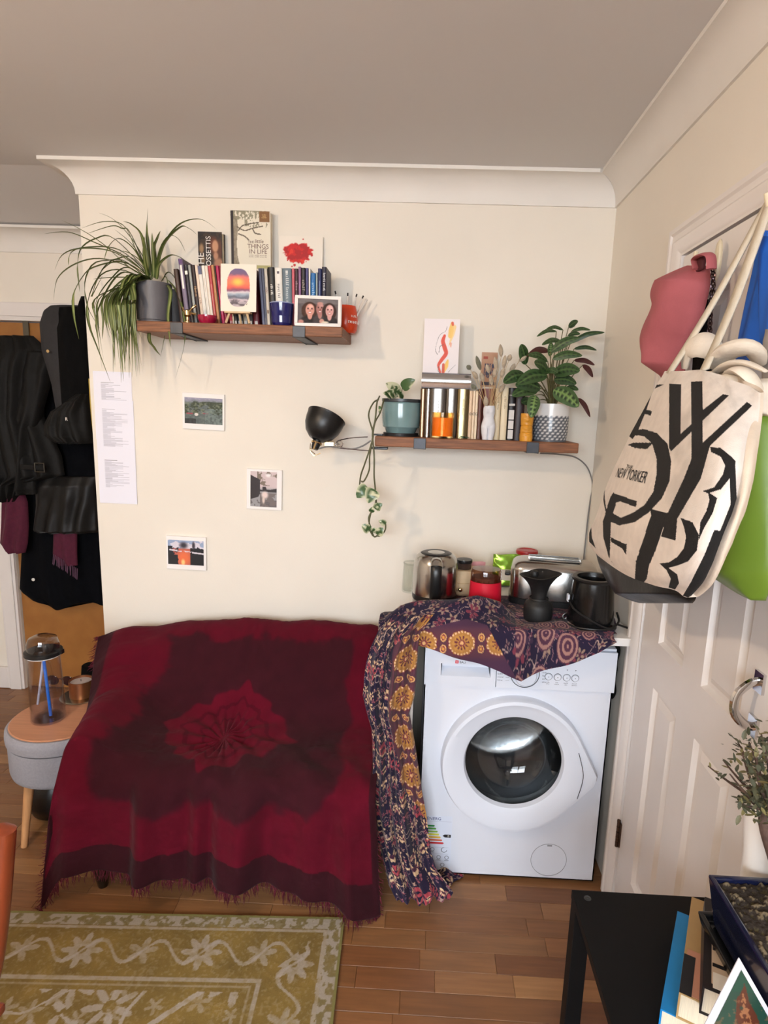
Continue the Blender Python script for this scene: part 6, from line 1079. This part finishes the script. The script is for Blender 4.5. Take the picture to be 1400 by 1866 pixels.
# ------------------------------------------------------------------ hooks and bags on the white door
M_canvas = mat('tote_canvas', attr=True, rough=.9, bump=.2, bs=500, var=.05, vs_=40)
def tote():
    ctl = [[(1213, 676, 0.475), (1247, 676, 0.468), (1280, 674, 0.464), (1314, 684, 0.462), (1352, 699, 0.463), (1389, 716, 0.468)], [(1190, 712, 0.462), (1235, 715, 0.44), (1275, 718, 0.432), (1315, 728, 0.432), (1350, 741, 0.44), (1386, 757, 0.455)], [(1150, 790, 0.445), (1205, 800, 0.4), (1258, 806, 0.385), (1304, 812, 0.385), (1346, 820, 0.4), (1375, 826, 0.43)], [(1115, 862, 0.425), (1178, 880, 0.375), (1238, 893, 0.36), (1290, 903, 0.36), (1332, 908, 0.378), (1358, 905, 0.415)], [(1088, 935, 0.41), (1150, 955, 0.362), (1215, 974, 0.347), (1266, 988, 0.35), (1306, 992, 0.37), (1334, 970, 0.41)], [(1072, 985, 0.4), (1130, 1012, 0.366), (1195, 1038, 0.353), (1245, 1052, 0.357), (1283, 1055, 0.375), (1305, 1020, 0.41)], [(1090, 1013, 0.405), (1140, 1047, 0.385), (1190, 1066, 0.373), (1228, 1075, 0.373), (1256, 1088, 0.385), (1284, 1052, 0.41)]]
    G = np.array([[atx(u, v, X) for u, v, X in row] for row in ctl]); nu, nv = 330, 400
    A = np.stack([spline(G[j], nu) for j in range(len(G))]); P = np.stack([spline(A[:, i], nv) for i in range(nu)], 1)
    S, T = np.meshgrid(np.linspace(0, 1, nu), np.linspace(0, 1, nv)); wr = .0022*np.sin(S*24+T*3)*(1-T)**2+.004*(fbm(S*7, T*9, 5)-.5); P[..., 0] += wr
    u, v = topx(P); c6 = lambda pts: [(1060+x/2.52, 380+y/2.52) for x, y in pts]; n = fbm(S*9, T*11, 3); base = np.array((222, 213, 205.)); c = base*(.94+.10*n[..., None]); st = np.clip((fbm(S*5, T*6, 12)-.6)*4, 0, 1)*.12; c = c*(1-st[..., None])
    ink = np.zeros(u.shape, bool)
    for pl in ([(342, 808), (380, 808), (330, 830), (298, 925), (325, 930), (318, 950), (290, 945), (262, 1015), (235, 1060), (218, 1045), (262, 930), (300, 850)], [(403, 805), (458, 806), (455, 1035), (505, 990), (503, 795), (555, 793), (557, 925), (650, 852), (678, 858), (556, 975), (557, 1075), (760, 888), (785, 905), (590, 1090), (548, 1240), (440, 1425), (432, 1525), (365, 1505), (400, 1390), (470, 1240), (505, 1150), (505, 1025), (412, 1115), (402, 1100)],
               [(225, 1020), (285, 1012), (345, 1030), (395, 1080), (412, 1160), (405, 1250), (370, 1330), (310, 1395), (245, 1440), (175, 1455), (135, 1440), (130, 1610), (150, 1640), (125, 1600), (100, 1510), (98, 1440), (130, 1330), (145, 1305), (255, 1345), (250, 1372), (180, 1345), (160, 1350), (145, 1400), (180, 1420), (240, 1395), (290, 1360), (330, 1300), (345, 1220), (345, 1150), (325, 1080), (300, 1105), (245, 1100), (212, 1085), (240, 1075), (320, 1075), (290, 1048), (245, 1040)],
               [(165, 1140), (118, 1240), (105, 1310), (112, 1370), (125, 1400), (112, 1400), (100, 1340), (105, 1280)], [(135, 1510), (200, 1540), (208, 1540), (205, 1590), (185, 1560), (135, 1530)], [(315, 1380), (410, 1400), (395, 1420), (370, 1480), (345, 1560), (310, 1640), (300, 1700), (280, 1725), (245, 1705), (250, 1620), (290, 1500), (320, 1410)],
               [(455, 1420), (510, 1440), (540, 1500), (530, 1570), (490, 1620), (440, 1640), (400, 1650), (440, 1680), (448, 1720), (430, 1750), (400, 1740), (410, 1700), (390, 1660), (358, 1630), (400, 1625), (440, 1600), (470, 1560), (480, 1510), (470, 1460)], [(590, 1092), (640, 1100), (690, 1140), (708, 1160), (705, 1200), (680, 1240), (640, 1290), (580, 1308), (556, 1297), (610, 1280), (650, 1220), (660, 1180), (640, 1140), (595, 1118)], [(680, 1215), (706, 1160), (714, 1355), (700, 1400), (640, 1550), (560, 1720), (515, 1795), (465, 1778), (500, 1720), (565, 1590), (610, 1476), (637, 1480), (685, 1360)], [(580, 1300), (624, 1330), (602, 1400), (562, 1470), (538, 1525), (546, 1440), (573, 1390), (588, 1340)],
               [(45, 1400), (35, 1460), (35, 1530), (65, 1560), (48, 1510), (44, 1450)], [(800, 1000), (815, 990), (755, 1245), (745, 1230), (780, 1100)]): ink |= inpoly(u, v, c6(pl))
    c = np.where(ink[..., None], np.array((17., 16, 17)), c); t = thing('tote_bag', 'cream canvas tote with giant overlapping black letters on the white door', 'tote bag', (.45, 1.2, 1.14))
    MB().grid(P, lin(np.clip(c, 0, 255))).build('front', M_canvas, t, w=True, colour=True)
    back = P[::8, ::8].copy(); back[..., 0] += np.interp(np.linspace(0, 1, back.shape[0]), [0, .1, .5, .9, 1], [.04, .06, .08, .05, .01])[:, None]*(np.sin(np.linspace(.12, math.pi-.12, back.shape[1]))**.4*(1-np.linspace(0, 1, back.shape[1]))**1.6)[None]+.014*np.sin(np.linspace(0, math.pi, back.shape[1]))[None]**.25; back[:, 0] = P[::8, 0]; back[:, -1] = P[::8, ::8][:, -1]; plain = lin((214, 198, 180)); MB().grid(back, np.tile(plain, back.shape[:2]+(1,))).build('back', M_canvas, t, w=True, colour=True)
    bt = np.stack([P[-1, ::8], back[-1]]); MB().grid(bt, np.tile(plain, bt.shape[:2]+(1,))).build('base', M_canvas, t, w=True, colour=True)
    ink_k = mat('ink_black', (30, 30, 34), .5); Pc = P[::3, ::3]
    def on_face(uu, vv): d = np.hypot(u-uu, v-vv); j, i = np.unravel_index(d.argmin(), d.shape); return P[j, i], P[j, min(i+6, nu-1)]-P[j, i-6], P[max(j-6, 0), i]-P[min(j+6, nv-1), i]
    for s, (x, y), (x2, y2), sz in (('NEW YORKER', (165, 1215), (302, 1240), .03), ('THE', (208, 1185), (236, 1195), .0125)):
        a, _, up = on_face(1060+x/2.52, 380+y/2.52); b, _, _ = on_face(1060+x2/2.52, 380+y2/2.52); ex = (b-a); w = np.linalg.norm(ex); ex = ex/w; up = up-ex*(up@ex); up = up/np.linalg.norm(up); nn = np.cross(ex, up); o = text('lettering', s, sz, ink_k, t, (0, 0, 0)); xs = [q.co.x for q in o.data.vertices]; k = w/(max(xs)-min(xs))
        for q in o.data.vertices: q.co = Vector((a+b)/2+ex*q.co.x*k+up*q.co.y+nn*(.0012+q.co.z))
        # settle the print on the cloth
        for q in o.data.vertices:
            p = np.array(q.co); d = ((Pc-p)**2).sum(-1); j, i = np.unravel_index(d.argmin(), d.shape); q.co = Vector(p-nn*((p-Pc[j, i])@nn-.0012))
        o.rotation_euler = (0, 0, 0); o.data.transform(Matrix.Translation(-Vector(t.location)))
    # handles up to the hook outside the frame
    hk = np.array((.61, 1.16, 1.96))
    for (u0, v0, x0), (um, vm, xm), w in (((1219, 682, .472), (1300, 552, .525), .015), ((1283, 676, .466), (1340, 545, .53), .022)):
        a = atx(u0, v0, x0); m_ = atx(um, vm, xm); pts = spline([a, m_, hk+np.array([-.02, 0, .0]), hk+np.array([.01, 0, .012])], 24); g = []
        for k in range(len(pts)): d = np.gradient(pts, axis=0)[k]; sd = np.cross(d, (1, .3, 0)); sd /= np.linalg.norm(sd); g.append([pts[k]-sd*w/2, pts[k], pts[k]+sd*w/2])
        MB().grid(np.array(g), np.tile(lin((206, 196, 178)), (24, 3, 1))).build('handle', M_canvas, t, w=True, colour=True, solid=.003)
    # knotted cloth spilling from the top
    r = random.Random(4)
    for pts, w in (([(1248, 672, .5), (1255, 640, .5), (1278, 628, .51), (1300, 640, .53), (1296, 668, .54)], .05), ([(1300, 668, .5), (1330, 640, .5), (1368, 634, .52), (1383, 660, .55)], .055), ([(1290, 690, .485), (1325, 665, .48), (1360, 662, .49), (1395, 676, .5)], .022), ([(1318, 690, .49), (1345, 675, .48), (1370, 690, .49), (1388, 712, .51)], .03), ([(1320, 700, .5), (1340, 690, .49), (1362, 700, .5)], .045)):
        q = spline([atx(*p) for p in pts], 20); MB().tube(q, [w/2*(.35+.65*math.sin(math.pi*(k+.8)/21)) for k in range(20)], 12, flat=.45).build('tied_cloth', mat('cream_cotton', (218, 206, 190), .9, var=.06, vs_=30, bump=.3, bs=80), t, w=True)
    hd = thing('door_hook', 'white plastic double hook on the white door carrying the tote', 'hook', hk); MB().box(.028, .045, -.02, .02, -.05, .05).tube(spline([(.03, 0, -.03), (-.02, 0, -.035), (-.035, 0, -.005)], 12), .006, 8).build('plate', mat('cream_plastic', (216, 204, 176), .4), hd, bevel=.002)
    return P
TP = tote()
def wall_cloth(name, label, cat, rows, m, X0, depth, nu=48, nv=60, fold=(.01, 3), lean=None, group=None, parent=None, part='body', back=.012):
    """soft hanging body against the right wall; rows of (photo y, left x, right x) measured at depth X0"""
    r = spline(rows, 60); vv = np.linspace(r[0, 0], r[-1, 0], nv); s = np.linspace(0, 1, nu); F = np.zeros((nv, nu, 3)); B = F.copy()
    for j, v in enumerate(vv):
        A = atx(np.interp(v, r[:, 0], r[:, 1]), v, X0); E = atx(np.interp(v, r[:, 0], r[:, 2]), v, X0); tt = j/(nv-1); Pp = A+(E-A)*s[:, None]; prof = np.sin(np.pi*s)**.5; ends = min(1, .2+tt*6, .2+(1-tt)*6)
        F[j] = Pp; F[j, :, 0] -= depth*prof*ends+fold[0]*np.sin(s*fold[1]*6.28+tt*3)*prof; B[j] = Pp; B[j, :, 0] += back*prof
    ring = np.concatenate([F, B[:, ::-1]], 1); b = F[-1].mean(0); t = parent or thing(name, label, cat, b, group=group); mm = MB().grid(ring, wrap=True); mm.add(ring[0], [tuple(range(2*nu))]); mm.add(ring[-1], [tuple(range(2*nu))]); mm.build(part, m, t, w=True, angle=80); return t
t = wall_cloth('black_handbag', 'black leather handbag hanging behind the tote', 'handbag', [(985, 1100, 1300), (1010, 1102, 1295), (1040, 1112, 1285), (1070, 1130, 1275), (1092, 1150, 1268), (1099, 1166, 1262)], M_lea, .505, .07, fold=(.004, 2))
# black evening bag on a chain, mostly hidden
t = wall_cloth('chain_bag', 'slim black bag on a dark metal chain between cap and tote', 'handbag', [(545, 1280, 1288), (600, 1270, 1290), (650, 1266, 1294), (700, 1262, 1296)], M_fab, .618, .012, fold=(.002, 1)); ch = spline([atx(1297, 470, .585), atx(1300, 510, .59), atx(1296, 560, .595), atx(1293, 610, .6), atx(1288, 660, .605)], 60)
for k in range(0, 58, 2):
    d = ch[k+1]-ch[k]; L = np.linalg.norm(d); M_ = Matrix.Translation(Vector(ch[k])) @ Vector(d).to_track_quat('Z', 'X').to_matrix().to_4x4() @ Matrix.Rotation((k//2 % 2)*1.57, 4, 'Z'); MB().tube([M_ @ Vector((.0045*math.cos(a), 0, .0075*math.sin(a))) for a in np.linspace(0, 6.283, 11)[:-1]], .0016, 5, closed=True).build('chain_link', mat('dark_chain', (70, 58, 62), .25, 1.0), t, w=True)
# pink cap
t = wall_cloth('baseball_cap', 'dusty pink cloth cap hanging by its strap on the white door', 'cap', [(484, 1258, 1290), (492, 1246, 1293), (506, 1232, 1294), (524, 1220, 1293), (540, 1216, 1290), (556, 1220, 1286), (572, 1213, 1282), (590, 1202, 1277), (606, 1195, 1271), (620, 1193, 1264), (634, 1197, 1258), (648, 1205, 1253), (664, 1208, 1249), (690, 1208, 1246)], mat('dusty_pink_cotton', (168, 90, 96), .85, var=.06, vs_=20, bump=.15, bs=250), .595, .075, fold=(.004, 1.5))
MB().tube(spline([atx(1271, 490, .57), atx(1268, 472, .57), atx(1280, 464, .56), atx(1295, 466, .56), atx(1297, 490, .56)], 24), .010, 8, flat=.35).build('strap', mat('dusty_pink_cotton'), t, w=True); q = atx(1276, 480, .575); MB().box(q[0]-.004, q[0]+.006, q[1]-.02, q[1]+.012, q[2]-.016, q[2]+.016).build('buckle', mat('wine_lining', (84, 32, 42), .7), t, w=True, bevel=.004)
hk = atx(1308, 475, .635); t = thing('door_hook', 'cream oval hook on the white door above the pink cap', 'hook', hk); MB().lathe([(0, -.004), (.012, -.004), (.013, 0), (.011, .004), (0, .005)], 24, M=Matrix.Rotation(-math.pi/2, 4, 'Y') @ Matrix.Diagonal((3.6, 1.05, 1, 1))).build('plate', mat('cream_plastic'), t); MB().tube(spline([(-.004, 0, -.01), (-.03, 0, -.02), (-.045, .005, -.005), (-.045, .012, .02)], 14), .005, 8).build('prong', mat('cream_plastic'), t)
# lime green and blue bags
M_lime = mat('lime_satin', (104, 132, 42), .4, var=.06, vs_=8); M_blue = mat('royal_blue_cloth', (22, 92, 190), .7, var=.06, vs_=14)
t = wall_cloth('green_bag', 'glossy lime green shopping bag hanging at the right of the tote', 'bag', [(720, 1388, 1420), (760, 1376, 1425), (820, 1362, 1425), (900, 1340, 1423), (960, 1318, 1421), (1000, 1304, 1419), (1036, 1296, 1415), (1060, 1322, 1408), (1082, 1350, 1398), (1094, 1372, 1390)], M_lime, .56, .05, fold=(.004, 1.2)); wall_cloth('', '', '', [(690, 1386, 1420), (716, 1385, 1422), (760, 1390, 1423)], mat('cream_cotton'), .55, .05, parent=t, part='lining', fold=(.003, 2))
t = wall_cloth('blue_bag', 'royal blue cloth bag hanging behind the tote straps', 'bag', [(420, 1396, 1408), (480, 1382, 1409), (540, 1366, 1408), (600, 1352, 1404), (660, 1340, 1394)], M_blue, .62, .015, fold=(.004, 1.5)); wall_cloth('', '', '', [(430, 1390, 1425), (560, 1388, 1425), (650, 1391, 1425)], M_blue, .585, .014, parent=t, part='strap', fold=(.003, 1)); wall_cloth('', '', '', [(600, 1395, 1425), (680, 1392, 1425), (760, 1390, 1425)], mat('grey_strap', (150, 142, 136), .8), .57, .01, parent=t, part='grey_strap', fold=(.001, 1))

# ------------------------------------------------------------------ black side table, books, bonsai
TZ = .55
q = atz(1042, 1621, TZ); tx0, ty1 = q[0], q[1]; t = thing('side_table', 'black open side shelf in the lower right corner by the door', 'side table', ((tx0+XR)/2, ty1-.3, 0)); M_bt = mat('black_laminate', (10, 10, 11), .6, var=.1, vs_=6, spec=.25)
MB().box(tx0, .64, .3, ty1, TZ-.02, TZ).build('top', M_bt, t, w=True, smooth=False, bevel=.0015); MB().box(tx0+.002, .638, .32, ty1-.002, .17, .188).build('shelf', M_bt, t, w=True, smooth=False, bevel=.001)
for lx in (tx0+.001, .604):
    for ly in (ty1-.036, .302): MB().box(lx, lx+.035, ly, ly+.035, 0, TZ-.0205).build('leg', M_bt, t, w=True, smooth=False, bevel=.0015)
q = atz(1071, 1637, TZ); MB().lathe([(.0075, 0), (.0075, .0008), (.0055, .001), (.005, .0004), (.0022, .0004), (.0018, .001), (0, .001)], 24, (q[0], q[1], TZ)).build('screw_cap', mat('dull_screw', (74, 76, 78), .4, .6), t, w=True)
def lying_book(label, back, front, width, z0, z1, c, name='book', group='books stacked on the black side table'):
    """flat book: left edge from back to front (photo points on its top), lying on the pile"""
    A, B = atz(*back, z1), atz(*front, z1); d = A-B; L = float(np.linalg.norm(d)); a = math.atan2(d[1], d[0])-math.pi/2
    t = thing(name, label, 'book', (B[0], B[1], z0), (0, 0, a), group); h = z1-z0
    cv = MB().box(0, width, 0, L, 0, .0025).box(0, width, 0, L, h-.0025, h).box(0, .003, 0, L, .0025, h-.0025).build('cover', bmat(c), t, smooth=False); MB().box(.003, width-.003, .003, L-.003, .0025, h-.0025).build('pages', M_page, t, smooth=False); return cv, width, L, h
cv, w, L, h = lying_book('bright blue book at the bottom of the side table stack', (1235, 1660), (1204, 1838), .125, TZ, TZ+.05, (24, 128, 196)); scrib('cover_lettering', 1, .022, mat('ink_violet', (120, 80, 190), .5), cv, (.06, .02, h+.0004), (0, 0, 0))
cv, w, L, h = lying_book('tan and gold book under the lettered book', (1261, 1634), (1238, 1808), .105, TZ+.0505, TZ+.10, (178, 146, 98)); MB().box(.004, w*.9, .002, L*.42, h, h+.0006).build('print', mat('cover_lit_pink', (196, 140, 116), .5), cv, smooth=False); MB().box(.0, .018, .0, L*.36, h+.0006, h+.0012).build('spine_band', mat('ink_black', (30, 30, 34), .5), cv, smooth=False)  # pink patch is the lit front of the tan cover, painted as colour
cv, w, L, h = lying_book('black spined book with large Ho letters under the bonsai tray', (1285, 1634), (1281, 1797), .095, TZ+.1005, TZ+.15, (36, 32, 34)); MB().box(.012, w, .012, L*.98, h, h+.0006).build('print', mat('cover_cream', (206, 184, 160), .5), cv, smooth=False)
text('cover_lettering', 'Ho', .07, mat('ink_black'), cv, (.04, .085, h+.0012), (0, 0, math.pi/2)); MB().box(.014, .05, .004, .034, h+.0006, h+.0014).build('sticker', mat('white_card'), cv, smooth=False)
BZ = TZ+.1505
t = thing('bonsai', 'small bonsai tree in a dark blue glazed rectangular pot on a black tray', 'bonsai', (.585, .83, BZ)); cpt = atz(1290, 1592, .80); bx0, by1 = cpt[0], cpt[1]; M_bg = mat('midnight_blue_glaze', (18, 24, 52), .12, coat=.5)
def tray(z0, z1, x0, x1, y0, y1, tp, name, m, floor_=.4):
    r = [(x0+tp, y0+tp), (x1-tp, y0+tp), (x1-tp, y1-tp), (x0+tp, y1-tp)]; o = [(x0, y0), (x1, y0), (x1, y1), (x0, y1)]; i = [(x0+.01, y0+.01), (x1-.01, y0+.01), (x1-.01, y1-.01), (x0+.01, y1-.01)]; zi = z0+(z1-z0)*floor_
    V = [(*p, z0) for p in r]+[(*p, z1) for p in o]+[(*p, z1) for p in i]+[(*p, zi) for p in i]; F = [(3, 2, 1, 0)]+[(k, (k+1) % 4, (k+1) % 4+4, k+4) for k in range(4)]+[(k+4, (k+1) % 4+4, (k+1) % 4+8, k+8) for k in range(4)]+[(k+8, (k+1) % 4+8, (k+1) % 4+12, k+12) for k in range(4)]+[(12, 13, 14, 15)]; MB().add(V, F).build(name, m, t, w=True, smooth=False, bevel=.003)
tray(BZ, BZ+.022, bx0-.006, .655, .66, by1+.006, .006, 'tray', mat('black_tray', (20, 22, 24), .25), .5); tray(BZ+.012, .80, bx0, .653, .666, by1, .014, 'pot', M_bg, .8)
nx, ny = 60, 110; X, Y = np.meshgrid(np.linspace(bx0+.011, .642, nx), np.linspace(.677, by1-.011, ny)); n = fbm(X*120, Y*120, 3); Z = .786+.012*n+.012*np.exp(-((X-.6)**2+(Y-.83)**2)/.004); cl = lin((44, 36, 30))+(n[..., None] > .62)*lin((120, 108, 84))*.8+(n[..., None] < .3)*lin((70, 66, 30))*.6
MB().grid(np.stack([X, Y, Z], -1), cl).build('soil', mat('bonsai_soil', attr=True, rough=.95, bump=.5, bs=300), t, w=True, colour=True)
M_bark = mat('bonsai_bark', (84, 66, 58), .85, var=.3, vs_=40, bump=.6, bs=90); b0 = np.array((.60, .845, .79)); b1 = atx(1397, 1500, .585); 
MB().tube(spline([b0+np.array([0, 0, -.01]), b0+np.array([-.004, 0, .02]), (b0+b1)/2+np.array([.006, 0, 0]), b1, b1+np.array([.0, -.01, .035])], 24), np.linspace(.021, .009, 24), 12).build('trunk', M_bark, t, w=True)
r = random.Random(11); fol = MB(); brm = MB(); lc = [(82, 84, 64), (62, 66, 50), (98, 98, 76), (126, 118, 78), (92, 96, 80)]
tips = [(1291, 1396), (1318, 1385), (1345, 1352), (1366, 1352), (1388, 1338), (1352, 1368), (1330, 1410), (1400, 1345), (1380, 1380), (1415, 1360), (1370, 1420), (1395, 1420), (1420, 1400), (1440, 1380), (1360, 1450), (1410, 1450), (1440, 1440), (1350, 1465), (1460, 1420), (1385, 1460)]
for (u, v) in tips:
    e = atx(u, v, .565+r.uniform(-.03, .03)); st = b1+np.array([0, -.008, .03]); m_ = st*.45+e*.55+np.array([r.uniform(-.01, .01), r.uniform(-.01, .01), -.006]); br = spline([st, m_, e], 14); brm.tube(br, np.linspace(.0034, .0012, 14), 5)
    bare = u < 1335 and v < 1415
    for k in range(4 if bare else 34):
        p = br[r.randint(7 if bare else 4, 13)]+np.array([r.gauss(0, .009), r.gauss(0, .012), r.gauss(0, .009)])*(0.4 if bare else 1); d = np.array([r.gauss(0, 1), r.gauss(0, 1), r.gauss(.2, .8)]); d /= np.linalg.norm(d); L = r.uniform(.011, .019); g, _ = leaf_strip([p, p+d*L*.5, p+d*L], L*.42, 5, .2); c = np.tile(lin(r.choice(lc)), (5, 5, 1)); fol.grid(g, c)
brm.build('branches', M_bark, t, w=True); f = fol.build('foliage', mat('bonsai_leaf', attr=True, rough=.5), t, w=True, colour=True, recalc=False); f['kind'] = 'stuff'
t = thing('white_vase', 'round white ceramic vase between bonsai and white door', 'vase', (.624, .968, TZ)); MB().lathe([(0, 0), (.026, 0), (.029, .01), (.028, .15), (.031, .26), (.037, .31), (.038, .34), (.033, .375), (.024, .39), (.022, .385), (.03, .34), (0, .3)], 36).build('body', mat('white_lacquer'), t)
# photo print leaning in front
def pic_ship(u, v):
    p = Paint(u, v, (40, 74, 62)); n = fbm(u*6, v*8, 3); n2 = fbm(u*16, v*20, 9); p.mix((v > .7)*.5, (30, 84, 66)); p.mix(inpoly(u, v, [(.2, .0), (.85, .0), (.8, .35), (.62, .6), (.55, .82), (.45, .7), (.36, .6), (.3, .3)])*sm(.3, .5, n+.1), (92, 50, 36)); p.mix(inpoly(u, v, [(.3, 0), (.7, 0), (.6, .5), (.5, .7), (.42, .5)])*(n2 > .55)*.8, (176, 120, 80)); p.mix((n2 > .66)*(v < .6)*.5, (150, 100, 70)); return p.c
cr = [(1347, 1745), (1252, 1905), (1440, 1930)]
A = np.array((.515, .788, .655)); 
top = np.array((.46, .729, .831)); left = np.array((.375, .637, .824)); rgt = np.array((.492, .702, .781)); ex = rgt-top; ex /= np.linalg.norm(ex); w_ = .125; ez = top-left; ez -= ex*(ez@ex); h_ = .17; ez /= np.linalg.norm(ez); eyv = np.cross(ez, ex)
t = thing('photo_print', 'white bordered print of a brown ship-like shape leaning before the bonsai', 'print', (0, 0, 0)); org = top-ez*h_; t.matrix_basis = Matrix(((ex[0], eyv[0], ez[0], org[0]), (ex[1], eyv[1], ez[1], org[1]), (ex[2], eyv[2], ez[2], org[2]), (0, 0, 0, 1)))
MB().box(0, w_, 0, .0012, 0, h_).build('card', mat('copy_paper'), t, smooth=False); picture('print', w_-.02, h_-.02, 80, 80, lambda u, v: pic_ship(.5+(u-(1-v))*.9, 1-(u+1-v)*1.05), t, -.0005, x0=.01, z0=.01, mname='glossy_print', rough=.2)

# ------------------------------------------------------------------ rug and chair
def rug():
    x0, x1, y0, y1 = -1.75, -.197, .45, 1.607; nx, ny = 520, 380; X, Y = np.meshgrid(np.linspace(x0, x1, nx), np.linspace(y0, y1, ny)); dx = x1-X; dy = y1-Y; d = np.minimum(dx, dy); n = fbm(X*60, Y*60, 3); n2 = fbm(X*16, Y*16, 7); n3 = fbm(X*150, Y*150, 11)
    olive, pale, grey = np.array((124, 102, 50.)), np.array((168, 158, 148.)), np.array((122, 118, 98.)); c = np.tile(olive, X.shape+(1,)); c = c*(.86+.3*n2[..., None])
    def put(m, col_, a=.8): nonlocal c; m = np.asarray(m, float)*a*np.clip(.25+1.5*n, 0, 1); c = c*(1-m[..., None])+col_*m[..., None]
    put(d < .045, grey, .5); put((d < .045) & (n > .5), pale); put(np.abs(d-.05-.004*n) < .005, pale); put(np.abs(d-.215) < .006, pale); put(np.abs(d-.235) < .003, pale, .5)
    band = (d > .06) & (d < .2); tcoord = np.where(dx < dy, Y, X); q = np.where(dx < dy, dx, dy)-.13; s = (tcoord/.17) % 1-.5; k = np.floor(tcoord/.17) % 2
    r = np.hypot(s*.17, q); a = np.arctan2(q, s*.17); put(band & (k == 0) & (r < .045+.014*np.cos(8*a)) & (r > .012), pale); put(band & (k == 1) & (r < .03+.016*np.cos(5*a+1)), pale, .7); put(band & (np.abs(q-.035*np.sin(tcoord*37)) < .006), pale)
    fld = d > .25; f, r, i = flowers(X, Y, .21, 71, .075, 7); put(fld & f & (r > .25), pale, .85); f2, r2, i2 = flowers(X+.1, Y+.05, .1, 77, .03, 5); put(fld & f2, pale, .6); put(fld & (np.abs(fbm(X*5, Y*5, 21, 2)-.5) < .016), pale, .95); put(fld & (np.abs(((X*.75+Y) % .42)-.21) < .012) & (n2 > .4), pale, .95); put(fld & (np.abs(((X*-.9+Y) % .55)-.21) < .010) & (n2 > .5), pale, .9); put(n3 > .62, pale, .25); edge = d < .008; c = np.where(edge[..., None], np.array((122, 116, 66.)), c)
    Z = .011+.0012*n3; P = np.stack([X, Y, Z], -1); a_ = math.radians(2.6); pv = np.array([x1, y1]); R = np.array([[math.cos(a_), -math.sin(a_)], [math.sin(a_), math.cos(a_)]]); P[..., :2] = (P[..., :2]-pv) @ R.T+pv
    o = MB().grid(P, lin(np.clip(c, 0, 255))); 
    for e in (P[0], P[-1], P[:, 0], P[:, -1]): b = e.copy(); b[:, 2] = .0008; o.grid(np.stack([e, b]), np.tile(lin((120, 112, 66)), (2, len(e), 1)))
    ob = o.build('rug', mat('rug_pile', attr=True, rough=1.0, bump=.5, bs=900), None, colour=True, smooth=False); tag(ob, 'worn olive and cream patterned rug before the small sofa', 'rug')
rug()
def chair():
    p0 = at(12, 1525, .95); zt = p0[2]; x = at(6, 1540, .95)[0]; t = thing('wooden_chair', 'orange brown wooden chair cut off by the left picture edge', 'chair', (x-.22, .75, .013)); M_ow = mat('orange_varnished_wood', (124, 54, 28), .28, var=.15, vs_=6, stretch=(12, 12, 1), coat=.3)
    for (lx, ly) in ((x-.44, .95), (x, .95)):
        MB().tube(spline([(lx-.17, ly-.07, .0135), (lx-.1, ly-.02, .3), (lx-.045, ly, .5), (lx, ly+.004, zt-.012), (lx, ly+.004, zt)], 30), np.concatenate([np.linspace(.014, .02, 15), np.linspace(.02, .017, 13), [.015, .006]]), 14).build('leg', M_ow, t, w=True)
    for (lx, ly) in ((x-.44, .55), (x-.02, .55)): MB().tube([(lx, ly, .0135), (lx, ly, .43)], [.014, .019], 12).build('leg', M_ow, t, w=True)
    MB().box(x-.46, x-.0, .53, .92, .432, .452).build('seat', M_ow, t, w=True, smooth=False, bevel=.006); 
    for z0, z1 in ((zt-.1, zt-.03), (zt-.2, zt-.15)): MB().box(x-.425, x-.016, .946, .962, z0, z1).build('back_rail', M_ow, t, w=True, smooth=False, bevel=.004)
chair()

# ------------------------------------------------------------------ small leftovers: over-door hook, cloth beside the washing machine
q = at(44, 600, 2.985); t = thing('over_door_hook', 'grey metal hook strip over the top of the hall door', 'hook', (q[0], 2.985, q[2])); MB().box(-.014, .014, .012, .016, -.12, .06).box(-.014, .014, .0, .016, .056, .06).tube(spline([(0, .012, -.1), (0, -.03, -.12), (0, -.045, -.09)], 10), .005, 8).build('strip', mat('dull_steel', (110, 108, 100), .35, 1.0), t, smooth=False)
t = thing('black_strap', 'black cloth strap hanging between washing machine and door frame', 'strap', (.631, 1.84, .66)); MB().tube(spline([(.631, 1.84, .845), (.632, 1.835, .80), (.630, 1.84, .76), (.633, 1.835, .71), (.630, 1.842, .665)], 24), [.006+.003*math.sin(k*.7) for k in range(24)], 10).build('strap', M_fab, t, w=True)
